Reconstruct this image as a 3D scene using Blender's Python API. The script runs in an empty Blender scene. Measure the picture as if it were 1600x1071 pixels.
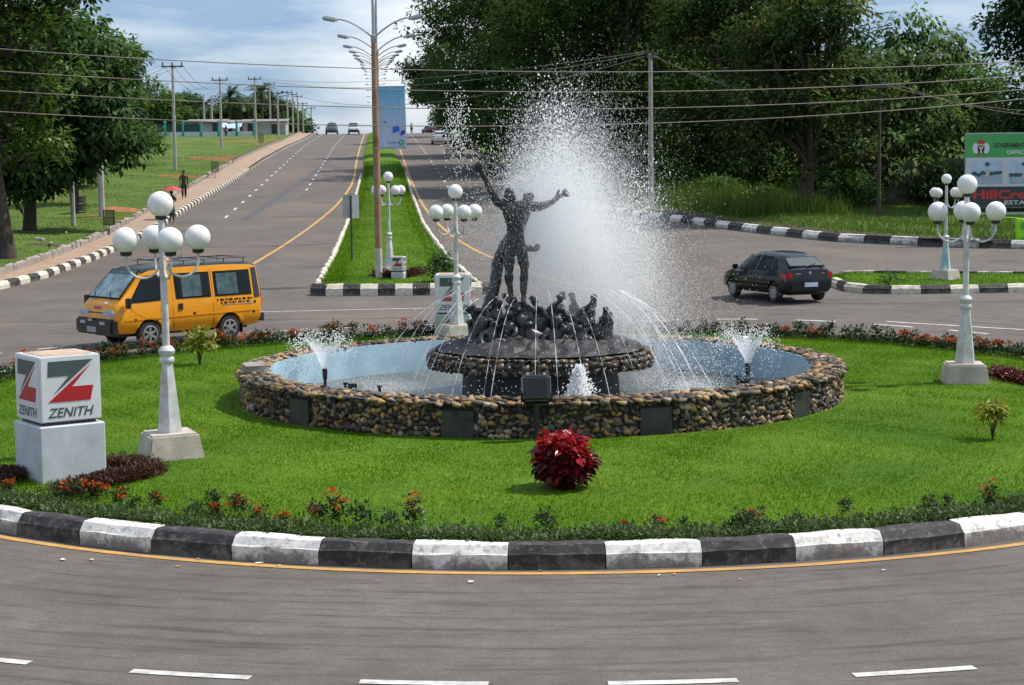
import bpy, bmesh, math, random
import numpy as np
from mathutils import Vector, Matrix, Euler

R = math.radians
sc = bpy.context.scene
COL = sc.collection
rng = np.random.default_rng(7)
random.seed(7)

# ------------------------------------------------------------------ camera
CAM_H = 4.8
FPX = 2870.0                       # focal length in pixels of a 1600 px wide picture
PITCH = math.atan(285.5 / FPX)
ROLL = R(-0.6)
cam_d = bpy.data.cameras.new("camera")
cam = bpy.data.objects.new("camera", cam_d)
COL.objects.link(cam)
cam_d.sensor_width = 36.0
cam_d.lens = 36.0 * FPX / 1600.0
cam_d.clip_start = 0.2
cam_d.clip_end = 8000.0
CAM_M = Matrix.Rotation(math.pi / 2 - PITCH, 3, 'X') @ Matrix.Rotation(ROLL, 3, 'Z')
cam.location = (0, 0, CAM_H)
cam.rotation_euler = CAM_M.to_euler()
sc.camera = cam

# ------------------------------------------------------------------ world
SUN_EL, SUN_AZ = 56.0, 76.0        # azimuth from +Y towards +X
SUN_V = Vector((math.cos(R(SUN_EL)) * math.sin(R(SUN_AZ)), math.cos(R(SUN_EL)) * math.cos(R(SUN_AZ)), math.sin(R(SUN_EL))))
w = bpy.data.worlds.new("World")
sc.world = w
w.use_nodes = True
nt = w.node_tree
for n in list(nt.nodes):
    nt.nodes.remove(n)
def N(tree, typ, **kw):
    n = tree.nodes.new(typ)
    for k, v in kw.items():
        setattr(n, k, v)
    return n
out = N(nt, 'ShaderNodeOutputWorld')
bg = N(nt, 'ShaderNodeBackground')
sky = N(nt, 'ShaderNodeTexSky')
sky.sky_type = 'NISHITA'
sky.sun_disc = False
sky.sun_elevation = R(SUN_EL)
sky.sun_rotation = R(SUN_AZ)
sky.air_density = 1.0
sky.dust_density = 1.2
sky.ozone_density = 1.5
tc = N(nt, 'ShaderNodeTexCoord')
mp = N(nt, 'ShaderNodeMapping')
mp.inputs['Scale'].default_value = (1.0, 1.0, 3.6)
mp.inputs['Location'].default_value = (0.32, 0.1, 0.45)
nz = N(nt, 'ShaderNodeTexNoise')
nz.inputs['Scale'].default_value = 3.4
nz.inputs['Detail'].default_value = 9.0
nz.inputs['Roughness'].default_value = 0.54
nz.inputs['Distortion'].default_value = 0.25
cr = N(nt, 'ShaderNodeValToRGB')
cr.color_ramp.elements[0].position = 0.40
cr.color_ramp.elements[0].color = (0.62, 0.62, 0.62, 1)
cr.color_ramp.elements[1].position = 0.66
cr.color_ramp.elements[1].color = (0.95, 0.95, 0.95, 1)
nz2 = N(nt, 'ShaderNodeTexNoise')
nz2.inputs['Scale'].default_value = 5.0
nz2.inputs['Detail'].default_value = 6.0
mp2 = N(nt, 'ShaderNodeMapping')
mp2.inputs['Scale'].default_value = (1.0, 1.0, 5.0)
mp2.inputs['Location'].default_value = (3.1, 0.4, 1.0)
cr2 = N(nt, 'ShaderNodeValToRGB')
cr2.color_ramp.elements[0].position = 0.41
cr2.color_ramp.elements[0].color = (1.6, 2.7, 4.4, 1)
cr2.color_ramp.elements[1].position = 0.60
cr2.color_ramp.elements[1].color = (6.6, 7.0, 7.4, 1)
mix = N(nt, 'ShaderNodeMix', data_type='RGBA')
L = nt.links.new
L(tc.outputs['Generated'], mp.inputs['Vector'])
L(mp.outputs['Vector'], nz.inputs['Vector'])
L(nz.outputs['Fac'], cr.inputs['Fac'])
L(tc.outputs['Generated'], mp2.inputs['Vector'])
L(mp2.outputs['Vector'], nz2.inputs['Vector'])
L(nz2.outputs['Fac'], cr2.inputs['Fac'])
L(cr.outputs['Color'], mix.inputs['Factor'])
L(sky.outputs['Color'], mix.inputs['A'])
L(cr2.outputs['Color'], mix.inputs['B'])
L(mix.outputs['Result'], bg.inputs['Color'])
bg.inputs['Strength'].default_value = 0.1
L(bg.outputs['Background'], out.inputs['Surface'])

sun_d = bpy.data.lights.new("sun", 'SUN')
sun_d.energy = 3.3
sun_d.angle = R(0.6)
sun_d.color = (1.0, 0.95, 0.87)
sun = bpy.data.objects.new("sun", sun_d)
COL.objects.link(sun)
sun.rotation_euler = SUN_V.to_track_quat('Z', 'Y').to_euler()
sun.location = (30, 10, 60)

vs = sc.view_settings
vs.view_transform = 'Standard'
vs.look = 'None'
vs.exposure = 0.66
vs.gamma = 1.0
vs.use_curve_mapping = False
sc.cycles.max_bounces = 12
sc.cycles.diffuse_bounces = 7
sc.cycles.transmission_bounces = 10
sc.cycles.glossy_bounces = 3
sc.cycles.transparent_max_bounces = 20
sc.cycles.volume_bounces = 5
sc.cycles.use_denoising = True

# ------------------------------------------------------------------ terrain function
HY = [-500, 56, 62, 68, 76, 86, 100, 125, 150, 182, 215, 252, 290, 312, 335, 380, 480, 800, 4000]
HZ = [0, 0, 0.14, 0.42, 0.70, 1.00, 1.52, 2.58, 3.68, 5.08, 6.50, 7.80, 9.05, 9.45, 9.40, 8.4, 5.5, -4, -10]
_hx = np.linspace(-100, 1000, 4401)
_hz = np.interp(_hx, HY, HZ)
_k = np.ones(33) / 33.0
_hz = np.convolve(np.pad(_hz, 16, mode='edge'), _k, mode='valid')

def sstep(t):
    t = np.clip(t, 0, 1)
    return t * t * (3 - 2 * t)
def Gn(x, y):
    x = np.asarray(x, float); y = np.asarray(y, float)
    z = np.interp(y, _hx, _hz)
    z = z + np.where(y > 1000, -(y - 1000) * 0.001, 0)
    return z + 0.30 * sstep((x - 1.0) / 9.0) * sstep((y - 47) / 9.0)
def G(x, y):
    return float(Gn(x, y))
def axis(y):
    return 0.2 - 0.0715 * y
def at(px, py, dz=0.0):
    """point of the ground (raised by dz) that stands at this place of the 1600 x 1071 photograph"""
    d = CAM_M @ Vector(((px - 800) / FPX, (535.5 - py) / FPX, -1.0))
    lo = None
    t = 12.0
    prev = t
    while t < 400:
        if CAM_H + d.z * t < G(d.x * t, d.y * t) + dz:
            a, b = prev, t
            for _ in range(25):
                m = 0.5 * (a + b)
                if CAM_H + d.z * m < G(d.x * m, d.y * m) + dz: b = m
                else: a = m
            return Vector((d.x * b, d.y * b, CAM_H + d.z * b))
        prev = t
        t += 0.8
    return Vector((d.x * 320, d.y * 320, G(d.x * 320, d.y * 320) + dz))
def ray(px, py, y):
    """point at distance y in front of the camera on this line of sight"""
    d = CAM_M @ Vector(((px - 800) / FPX, (535.5 - py) / FPX, -1.0))
    t = y / d.y
    return Vector((d.x * t, y, CAM_H + d.z * t))

# ------------------------------------------------------------------ mesh helpers
class MB:
    def __init__(s):
        s.v = []; s.f = []; s.m = []
    def add(s, vs, fs, mi=0):
        o = len(s.v)
        s.v.extend([tuple(p) for p in vs])
        for f in fs:
            s.f.append(tuple(i + o for i in f)); s.m.append(mi)
        return s
    def box(s, c, d, rz=0.0, taper=1.0, mi=0, rot=None):
        hx, hy, hz = d[0] / 2, d[1] / 2, d[2] / 2
        pts = []
        for z, k in ((-hz, 1.0), (hz, taper)):
            for x, y in ((-hx, -hy), (hx, -hy), (hx, hy), (-hx, hy)):
                pts.append(Vector((x * k, y * k, z)))
        M = rot if rot is not None else Matrix.Rotation(rz, 3, 'Z')
        pts = [M @ p + Vector(c) for p in pts]
        return s.add(pts, [(0, 3, 2, 1), (4, 5, 6, 7), (0, 1, 5, 4), (1, 2, 6, 5), (2, 3, 7, 6), (3, 0, 4, 7)], mi)
    def lathe(s, prof, n=16, c=(0, 0, 0), mi=0, M=None, caps=True, ph=0.0):
        pts = []
        for r, z in prof:
            for i in range(n):
                a = 2 * math.pi * i / n + ph
                p = Vector((r * math.cos(a), r * math.sin(a), z))
                if M is not None: p = M @ p
                pts.append(p + Vector(c))
        fs = []
        for k in range(len(prof) - 1):
            for i in range(n):
                j = (i + 1) % n
                fs.append((k * n + i, k * n + j, (k + 1) * n + j, (k + 1) * n + i))
        if caps:
            fs.append(tuple(range(n - 1, -1, -1)))
            fs.append(tuple((len(prof) - 1) * n + i for i in range(n)))
        return s.add(pts, fs, mi)
    def tube(s, path, rad, n=6, mi=0, caps=True):
        path = [Vector(p) for p in path]
        if not hasattr(rad, '__len__'): rad = [rad] * len(path)
        pts = []
        up = None
        for i, p in enumerate(path):
            if i == 0: t = path[1] - p
            elif i == len(path) - 1: t = p - path[i - 1]
            else: t = path[i + 1] - path[i - 1]
            t.normalize()
            if up is None:
                up = Vector((0, 0, 1)) if abs(t.z) < 0.9 else Vector((1, 0, 0))
            a = t.cross(up)
            if a.length < 1e-4: a = t.cross(Vector((0, 1, 0.3)))
            a.normalize()
            b = a.cross(t); b.normalize()
            up = b
            for k in range(n):
                g = 2 * math.pi * k / n
                pts.append(p + rad[i] * (math.cos(g) * a + math.sin(g) * b))
        fs = []
        for i in range(len(path) - 1):
            for k in range(n):
                j = (k + 1) % n
                fs.append((i * n + k, (i + 1) * n + k, (i + 1) * n + j, i * n + j))
        if caps:
            fs.append(tuple(range(n)))
            fs.append(tuple((len(path) - 1) * n + k for k in range(n - 1, -1, -1)))
        return s.add(pts, fs, mi)
    def sphere(s, c, r, u=16, v=10, mi=0, sc3=(1, 1, 1)):
        prof = [(max(r * math.sin(math.pi * i / v), 1e-4), -r * math.cos(math.pi * i / v)) for i in range(v + 1)]
        M = Matrix.Diagonal(sc3)
        return s.lathe(prof, u, c, mi, M, caps=False)
    def prism(s, poly, a, b, mi=0):
        """poly: 2D outline; a, b: functions mapping (u, v) to 3D for the two ends"""
        n = len(poly)
        pts = [a(*p) for p in poly] + [b(*p) for p in poly]
        fs = [tuple(range(n - 1, -1, -1)), tuple(range(n, 2 * n))]
        for i in range(n):
            j = (i + 1) % n
            fs.append((i, j, n + j, n + i))
        return s.add(pts, fs, mi)
    def mesh(s, name, smooth=False):
        me = bpy.data.meshes.new(name)
        me.from_pydata(s.v, [], s.f)
        if any(s.m):
            me.polygons.foreach_set('material_index', s.m)
        bm = bmesh.new(); bm.from_mesh(me)
        bmesh.ops.recalc_face_normals(bm, faces=bm.faces)
        bm.to_mesh(me); bm.free()
        if smooth:
            me.polygons.foreach_set('use_smooth', [True] * len(me.polygons))
            try:
                me.set_sharp_from_angle(angle=R(40))
            except Exception:
                pass
        me.update()
        return me

def np_mesh(name, v, f, smooth=False):
    v = np.asarray(v, np.float32); f = np.asarray(f, np.int32)
    me = bpy.data.meshes.new(name)
    me.vertices.add(len(v)); me.vertices.foreach_set('co', v.ravel())
    k = f.shape[1]
    me.loops.add(f.size); me.loops.foreach_set('vertex_index', f.ravel())
    me.polygons.add(len(f)); me.polygons.foreach_set('loop_start', np.arange(0, f.size, k, dtype=np.int32))
    try:
        me.polygons.foreach_set('loop_total', np.full(len(f), k, dtype=np.int32))
    except Exception:
        pass
    if smooth:
        me.polygons.foreach_set('use_smooth', np.ones(len(f), bool))
    me.update(calc_edges=True)
    me.validate()
    return me

def tag(o, label=None, cat=None, group=None, kind=None):
    if label: o['label'] = label
    if cat: o['category'] = cat
    if group: o['group'] = group
    if kind: o['kind'] = kind
    return o
def obj(name, me, mat=None, parent=None, loc=None, rz=None, smooth=False):
    if isinstance(me, MB): me = me.mesh(name, smooth)
    if mat is not None and len(me.materials) == 0:
        for m in (mat if isinstance(mat, (list, tuple)) else [mat]):
            me.materials.append(m)
    o = bpy.data.objects.new(name, me)
    COL.objects.link(o)
    if parent is not None: o.parent = parent
    if loc is not None: o.location = loc
    if rz is not None: o.rotation_euler = (0, 0, rz)
    return o
def thing(name, label, cat, loc=(0, 0, 0), rz=0.0, group=None, kind=None):
    o = bpy.data.objects.new(name, None)
    COL.objects.link(o)
    o.empty_display_size = 0.2
    o.location = loc; o.rotation_euler = (0, 0, rz)
    return tag(o, label, cat, group, kind)
def copy_tree(o, parent=None):
    c = o.copy(); COL.objects.link(c); c.parent = parent
    for ch in list(o.children):
        copy_tree(ch, c)
    return c
def struct(name, me, mat, parent=None, smooth=False):
    o = obj(name, me, mat, parent, smooth=smooth)
    if parent is None: o['kind'] = 'structure'
    return o
def bevel(me, w, seg=1, ang=35):
    bm = bmesh.new(); bm.from_mesh(me)
    es = [e for e in bm.edges if len(e.link_faces) == 2 and e.calc_face_angle(0) > R(ang)]
    bmesh.ops.bevel(bm, geom=es, offset=w, segments=seg, affect='EDGES', clamp_overlap=True)
    bm.to_mesh(me); bm.free(); me.update()
    return me
def eval_mesh(o):
    bpy.context.view_layer.update()
    dg = bpy.context.evaluated_depsgraph_get()
    me = bpy.data.meshes.new_from_object(o.evaluated_get(dg))
    return me
def text_mesh(txt, size=1.0, shear=0.0, bold=0.0, depth=0.0, align='CENTER'):
    cu = bpy.data.curves.new('lettering', 'FONT')
    cu.body = txt; cu.size = size; cu.shear = shear; cu.offset = bold; cu.extrude = depth
    cu.align_x = align; cu.align_y = 'CENTER'; cu.resolution_u = 3
    o = bpy.data.objects.new('lettering', cu); COL.objects.link(o)
    me = eval_mesh(o)
    bpy.data.objects.remove(o)
    return me
def fit_mesh(me, x0, x1, y0, y1):
    """scale a flat mesh so that its bounds are this rectangle"""
    n = len(me.vertices); c = np.empty(n * 3, np.float32); me.vertices.foreach_get('co', c); c = c.reshape(-1, 3)
    for k, (a, b) in enumerate(((x0, x1), (y0, y1))):
        lo, hi = c[:, k].min(), c[:, k].max()
        c[:, k] = a + (c[:, k] - lo) / max(hi - lo, 1e-6) * (b - a)
    me.vertices.foreach_set('co', c.ravel()); me.update()
    return me

# ------------------------------------------------------------------ materials
def new_mat(name):
    m = bpy.data.materials.new(name); m.use_nodes = True
    t = m.node_tree
    p = t.nodes.get('Principled BSDF')
    return m, t, p
def ramp(t, fac, stops):
    n = N(t, 'ShaderNodeValToRGB')
    e = n.color_ramp.elements
    while len(e) < len(stops): e.new(0.5)
    for el, (pos, c) in zip(e, stops):
        el.position = pos; el.color = (c[0], c[1], c[2], 1) if len(c) == 3 else c
    t.links.new(fac, n.inputs['Fac'])
    return n.outputs['Color']
def coords(t, rnd=True, scale=(1, 1, 1), kind='Object'):
    tcn = N(t, 'ShaderNodeTexCoord')
    m = N(t, 'ShaderNodeMapping')
    m.inputs['Scale'].default_value = scale
    v = tcn.outputs[kind]
    if rnd:
        oi = N(t, 'ShaderNodeObjectInfo')
        a = N(t, 'ShaderNodeVectorMath', operation='MULTIPLY_ADD')
        a.inputs[1].default_value = (37, 53, 71)
        cb = N(t, 'ShaderNodeCombineXYZ')
        for i in range(3): t.links.new(oi.outputs['Random'], cb.inputs[i])
        t.links.new(cb.outputs[0], a.inputs[0]); t.links.new(v, a.inputs[2])
        v = a.outputs[0]
    t.links.new(v, m.inputs['Vector'])
    return m.outputs['Vector']
def noise(t, vec, scale, detail=5, rough=0.55, dist=0.0):
    n = N(t, 'ShaderNodeTexNoise')
    n.inputs['Scale'].default_value = scale; n.inputs['Detail'].default_value = detail
    n.inputs['Roughness'].default_value = rough; n.inputs['Distortion'].default_value = dist
    t.links.new(vec, n.inputs['Vector'])
    return n.outputs['Fac']
def mixc(t, fac, a, b, blend='MIX'):
    n = N(t, 'ShaderNodeMix', data_type='RGBA', blend_type=blend)
    for sock, val in (('Factor', fac), ('A', a), ('B', b)):
        if isinstance(val, (int, float)): n.inputs[sock].default_value = val
        elif isinstance(val, (tuple, list)): n.inputs[sock].default_value = (*val[:3], 1)
        else: t.links.new(val, n.inputs[sock])
    return n.outputs['Result']
def math_n(t, op, a, b=None, clamp=False):
    n = N(t, 'ShaderNodeMath', operation=op); n.use_clamp = clamp
    for i, val in enumerate((a, b)):
        if val is None: continue
        if isinstance(val, (int, float)): n.inputs[i].default_value = val
        else: t.links.new(val, n.inputs[i])
    return n.outputs[0]
def bump(t, p, h, strength=0.3, dist=0.02):
    b = N(t, 'ShaderNodeBump')
    b.inputs['Strength'].default_value = strength; b.inputs['Distance'].default_value = dist
    t.links.new(h, b.inputs['Height']); t.links.new(b.outputs['Normal'], p.inputs['Normal'])
def sh(c, k):
    return tuple(min(1.0, x * k) for x in c)
def pmat(name, c, rough=0.6, var=0.25, scale=6.0, metal=0.0, bmp=0.0, bscale=None, dirt=None, dirt_amt=0.5, dirt_scale=1.5, spec=None, coat=0.0):
    m, t, p = new_mat(name)
    v = coords(t)
    col = ramp(t, noise(t, v, scale), [(0.3, sh(c, 1 - var)), (0.7, sh(c, 1 + var))])
    if dirt is not None:
        f = ramp(t, noise(t, v, dirt_scale, 8, 0.65), [(0.5 - 0.12, (0, 0, 0)), (0.68, (dirt_amt,) * 3)])
        col = mixc(t, f, col, dirt)
    t.links.new(col, p.inputs['Base Color'])
    p.inputs['Roughness'].default_value = rough
    p.inputs['Metallic'].default_value = metal
    if spec is not None: p.inputs['Specular IOR Level'].default_value = spec
    if coat: p.inputs['Coat Weight'].default_value = coat; p.inputs['Coat Roughness'].default_value = 0.05
    if bmp: bump(t, p, noise(t, v, bscale or scale * 6, 4), bmp)
    return m
def leaf_mat(name, c1, c2, rough=0.42, trans=0.3, patch=None, pscale=0.5, spec=0.25):
    """leaves: one tone for each leaf, picked at random between two, with patches of a second hue"""
    m, t, p = new_mat(name)
    g = N(t, 'ShaderNodeNewGeometry')
    mid = tuple(0.5 * (p_ + q_) for p_, q_ in zip(c1, c2))
    col = ramp(t, g.outputs['Random Per Island'], [(0.0, tuple(0.55 * p_ + 0.45 * q_ for p_, q_ in zip(c1, mid))), (0.8, mid), (1.0, c2)])
    v = coords(t)
    nn = noise(t, v, pscale, 3)
    col = mixc(t, ramp(t, nn, [(0.35, (0.25,) * 3), (0.65, (1, 1, 1))]), sh(c1, 0.9), col)
    if patch is not None:
        f = ramp(t, noise(t, v, pscale * 1.7, 2), [(0.60, (0, 0, 0)), (0.66, (0.85,) * 3)])
        col = mixc(t, f, col, patch)
    t.links.new(col, p.inputs['Base Color'])
    p.inputs['Roughness'].default_value = rough
    p.inputs['Specular IOR Level'].default_value = spec
    tr = N(t, 'ShaderNodeBsdfTranslucent')
    t.links.new(mixc(t, 0.5, col, (c2[0] * 1.2, c2[1] * 1.3, c2[2] * 0.7)), tr.inputs['Color'])
    ms = N(t, 'ShaderNodeMixShader'); ms.inputs[0].default_value = trans
    t.links.new(p.outputs[0], ms.inputs[1]); t.links.new(tr.outputs[0], ms.inputs[2])
    o = t.nodes.get('Material Output')
    t.links.new(ms.outputs[0], o.inputs['Surface'])
    return m

M = {}
# asphalt: worn grey-brown, tyre-polished bands, fine aggregate, cracks and oil spots
def asphalt():
    m, t, p = new_mat('asphalt')
    v = coords(t, False)
    base = ramp(t, noise(t, v, 0.35, 6, 0.6), [(0.3, (0.098, 0.083, 0.072)), (0.7, (0.142, 0.121, 0.105))])
    fine = ramp(t, noise(t, v, 22.0, 5, 0.8), [(0.3, (0.70,) * 3), (0.7, (1.28,) * 3)])
    col = mixc(t, 1.0, base, fine, 'MULTIPLY')
    mid = ramp(t, noise(t, v, 2.6, 6, 0.7), [(0.35, (0.86,) * 3), (0.68, (1.12,) * 3)])
    col = mixc(t, 1.0, col, mid, 'MULTIPLY')
    # streaks that follow the traffic round the island
    sep = N(t, 'ShaderNodeSeparateXYZ'); t.links.new(v, sep.inputs[0])
    dx = math_n(t, 'SUBTRACT', sep.outputs[0], 0.7); dy = math_n(t, 'SUBTRACT', sep.outputs[1], 35.2)
    rr = math_n(t, 'SQRT', math_n(t, 'ADD', math_n(t, 'MULTIPLY', dx, dx), math_n(t, 'MULTIPLY', dy, dy)))
    an = math_n(t, 'ARCTAN2', dy, dx)
    cb = N(t, 'ShaderNodeCombineXYZ')
    t.links.new(math_n(t, 'MULTIPLY', rr, 5.0), cb.inputs[0]); t.links.new(math_n(t, 'MULTIPLY', an, 7.0), cb.inputs[1])
    st = ramp(t, noise(t, cb.outputs[0], 1.0, 7, 0.7), [(0.50, (0, 0, 0)), (0.66, (0.85,) * 3)])
    near = ramp(t, math_n(t, 'MULTIPLY', rr, 0.04), [(0.50, (1, 1, 1)), (0.95, (1, 1, 1)), (1.0, (0, 0, 0))])
    col = mixc(t, mixc(t, 1.0, st, near, 'MULTIPLY'), col, (0.048, 0.044, 0.042))
    # red laterite dust washed over parts of the road
    du = ramp(t, noise(t, v, 0.12, 4, 0.5), [(0.54, (0, 0, 0)), (0.72, (0.42,) * 3)])
    col = mixc(t, du, col, (0.21, 0.150, 0.112))
    cb2 = N(t, 'ShaderNodeVectorMath', operation='ADD')
    t.links.new(v, cb2.inputs[0])
    nzv = N(t, 'ShaderNodeTexNoise'); nzv.inputs['Scale'].default_value = 0.8; t.links.new(v, nzv.inputs['Vector'])
    t.links.new(nzv.outputs['Color'], cb2.inputs[1])
    vo = N(t, 'ShaderNodeTexVoronoi', feature='DISTANCE_TO_EDGE'); vo.inputs['Scale'].default_value = 0.16
    t.links.new(cb2.outputs[0], vo.inputs['Vector'])
    ck = ramp(t, vo.outputs['Distance'], [(0.0, (0.8,) * 3), (0.008, (0, 0, 0))])
    col = mixc(t, mixc(t, 1.0, ck, ramp(t, noise(t, v, 0.5, 3), [(0.58, (0, 0, 0)), (0.68, (0.5,) * 3)]), 'MULTIPLY'), col, (0.03, 0.028, 0.027))
    t.links.new(col, p.inputs['Base Color'])
    p.inputs['Roughness'].default_value = 0.82
    p.inputs['Specular IOR Level'].default_value = 0.3
    bump(t, p, noise(t, v, 45, 3, 0.7), 0.5, 0.01)
    return m
M['asphalt'] = asphalt()
def grass_ground(name, c1, c2, dirt=None, dscale=0.06, dpos=(0.60, 0.66), fine=9.0):
    m, t, p = new_mat(name)
    v = coords(t, False)
    col = ramp(t, noise(t, v, 0.25, 6, 0.6), [(0.3, c1), (0.7, c2)])
    f = ramp(t, noise(t, v, fine, 6, 0.75), [(0.25, (0.55,) * 3), (0.75, (1.4,) * 3)])
    col = mixc(t, 1.0, col, f, 'MULTIPLY')
    if dirt is not None:
        k = ramp(t, noise(t, v, dscale, 7, 0.6), [(dpos[0], (0, 0, 0)), (dpos[1], (0.9,) * 3)])
        col = mixc(t, k, col, dirt)
    t.links.new(col, p.inputs['Base Color'])
    p.inputs['Roughness'].default_value = 0.9
    p.inputs['Specular IOR Level'].default_value = 0.15
    bump(t, p, noise(t, v, 14, 5, 0.7), 0.6, 0.05)
    return m
M['verge'] = grass_ground('verge_grass', (0.060, 0.105, 0.016), (0.105, 0.165, 0.030), (0.26, 0.105, 0.045), 0.055, (0.585, 0.635), 3.0)
M['lawn'] = grass_ground('lawn_grass', (0.042, 0.105, 0.003), (0.102, 0.178, 0.006))
M['blade'] = leaf_mat('grass_blade', (0.046, 0.128, 0.003), (0.152, 0.278, 0.008), 0.7, 0.34, (0.165, 0.215, 0.018), 0.34, 0.05)
M['verge_blade'] = leaf_mat('verge_blade', (0.060, 0.120, 0.014), (0.130, 0.205, 0.035), 0.6, 0.3, None, 0.3)
M['soil'] = pmat('soil', (0.075, 0.050, 0.033), 0.95, 0.4, 8, bmp=0.5)
M['laterite'] = pmat('laterite_soil', (0.30, 0.115, 0.05), 0.95, 0.35, 3, bmp=0.5)
M['sidewalk'] = pmat('paving', (0.34, 0.245, 0.175), 0.85, 0.2, 2.0, bmp=0.2, dirt=(0.26, 0.15, 0.09), dirt_amt=0.6)
M['concrete'] = pmat('concrete', (0.34, 0.30, 0.26), 0.85, 0.25, 3, bmp=0.3, dirt=(0.12, 0.10, 0.08), dirt_amt=0.7)
M['pole_concrete'] = pmat('pole_concrete', (0.36, 0.34, 0.32), 0.85, 0.2, 2, bmp=0.2)
M['mortar'] = pmat('mortar', (0.030, 0.026, 0.022), 0.95, 0.3, 10, bmp=0.3)
M['white_line'] = pmat('white_line_paint', (0.62, 0.61, 0.58), 0.7, 0.10, 8, dirt=(0.22, 0.20, 0.19), dirt_amt=0.75, dirt_scale=5)
M['yellow_line'] = pmat('yellow_line_paint', (0.55, 0.290, 0.055), 0.7, 0.15, 8, dirt=(0.24, 0.17, 0.11), dirt_amt=0.75, dirt_scale=2.2)
def kerb_paint(name, c, worn, amt, low):
    m, t, p = new_mat(name)
    v = coords(t)
    tcn = N(t, 'ShaderNodeTexCoord')
    sep = N(t, 'ShaderNodeSeparateXYZ'); t.links.new(tcn.outputs['Object'], sep.inputs[0])
    wn = noise(t, v, 2.3, 8, 0.65)
    h = math_n(t, 'SUBTRACT', sep.outputs[2], low)
    k = math_n(t, 'ADD', math_n(t, 'MULTIPLY', h, -3.2), math_n(t, 'MULTIPLY', math_n(t, 'SUBTRACT', wn, 0.5), 2.4))
    k = math_n(t, 'ADD', k, math_n(t, 'MULTIPLY', math_n(t, 'SUBTRACT', noise(t, v, 16, 6, 0.75), 0.5), 1.3))
    f = ramp(t, k, [(0.0, (0, 0, 0)), (0.40, (amt,) * 3)])
    base = ramp(t, noise(t, v, 12, 5, 0.7), [(0.3, sh(c, 0.82)), (0.7, sh(c, 1.1))])
    wc = ramp(t, noise(t, v, 5, 7, 0.7), [(0.3, sh(worn, 0.55)), (0.7, sh(worn, 1.25))])
    col = mixc(t, f, base, wc)
    sp = ramp(t, noise(t, v, 9, 8, 0.75), [(0.51, (0, 0, 0)), (0.64, (0.8,) * 3)])
    col = mixc(t, sp, col, wc)
    t.links.new(col, p.inputs['Base Color']); p.inputs['Roughness'].default_value = 0.75
    bump(t, p, noise(t, v, 18, 5, 0.7), 0.45, 0.012)
    return m
M['kerb_white'] = kerb_paint('kerb_white_paint', (0.68, 0.66, 0.62), (0.20, 0.178, 0.150), 0.9, 0.175)
M['kerb_black'] = kerb_paint('kerb_black_paint', (0.022, 0.021, 0.021), (0.15, 0.130, 0.11), 0.8, 0.13)
M['kerb_white2'] = kerb_paint('kerb_cream_paint', (0.62, 0.57, 0.47), (0.33, 0.22, 0.14), 0.75, 0.03)
M['white_metal'] = pmat('white_metal', (0.60, 0.61, 0.61), 0.45, 0.10, 4, dirt=(0.28, 0.24, 0.20), dirt_amt=0.7, dirt_scale=5)
M['lamp_concrete'] = pmat('plinth_concrete', (0.50, 0.45, 0.38), 0.85, 0.15, 5, bmp=0.25, dirt=(0.25, 0.20, 0.15), dirt_amt=0.6)
M['globe'] = pmat('opal_globe', (0.78, 0.78, 0.77), 0.24, 0.04, 3, dirt=(0.56, 0.52, 0.44), dirt_amt=0.45, dirt_scale=4)
M['globe'].node_tree.nodes['Principled BSDF'].inputs['Subsurface Weight'].default_value = 0.35
M['globe'].node_tree.nodes['Principled BSDF'].inputs['Subsurface Radius'].default_value = (0.1, 0.1, 0.1)
M['black'] = pmat('black_plastic', (0.014, 0.014, 0.015), 0.4, 0.2, 5)
M['dark_metal'] = pmat('dark_metal', (0.035, 0.034, 0.033), 0.5, 0.2, 5, dirt=(0.10, 0.06, 0.04), dirt_amt=0.5)
M['galv'] = pmat('galvanised_steel', (0.38, 0.39, 0.40), 0.45, 0.15, 6, metal=0.5)
M['rust'] = pmat('rusty_pole', (0.25, 0.125, 0.065), 0.75, 0.3, 2.5, dirt=(0.30, 0.26, 0.22), dirt_amt=0.7, dirt_scale=1.2)
M['pole_white'] = pmat('pole_white_paint', (0.58, 0.56, 0.52), 0.6, 0.15, 3, dirt=(0.25, 0.15, 0.1), dirt_amt=0.6)
M['bark'] = pmat('bark', (0.060, 0.046, 0.035), 0.95, 0.4, 5, bmp=0.8, bscale=14)
M['sign_white'] = pmat('sign_white', (0.66, 0.67, 0.69), 0.35, 0.04, 3, dirt=(0.45, 0.44, 0.42), dirt_amt=0.35, dirt_scale=2)
M['sign_grey'] = pmat('sign_dark_grey', (0.060, 0.085, 0.085), 0.4, 0.08, 5)
M['sign_red'] = pmat('sign_red', (0.40, 0.012, 0.018), 0.4, 0.08, 5)
M['plinth_grey'] = pmat('pedestal_paint', (0.50, 0.53, 0.57), 0.7, 0.08, 2, dirt=(0.30, 0.30, 0.29), dirt_amt=0.55, dirt_scale=2.2, bmp=0.1)
# ================================================================== the setting
KY = [-600, 56.5, 58, 59.5, 61, 63, 65, 70, 78, 90, 110, 150, 180, 245, 310, 400, 4000]
KX = [-70, -70, -45, -31, -24.5, -20.4, -18.6, -17.7, -17.6, -18.0, -19.4, -21.8, -23.9, -27.4, -32.2, -38.6, -290]
RY = [-600, 69, 70.5, 71.5, 73, 74.5, 77, 80, 88, 97, 105, 115, 130, 150, 215, 310, 400, 4000]
RX = [70, 70, 50, 36, 27, 21.5, 17, 13.8, 10.3, 7.0, 4.8, 3.0, 1.2, -0.2, -4.9, -11.7, -18.1, -275]
def Kx(y): return np.interp(y, KY, KX)
def Rx(y): return np.interp(y, RY, RX)
def Wside(y): return np.interp(y, [60, 66, 110, 150], [1.5, 1.6, 2.0, 2.4])
def Lx(y): return Kx(y) - Wside(y)

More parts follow.
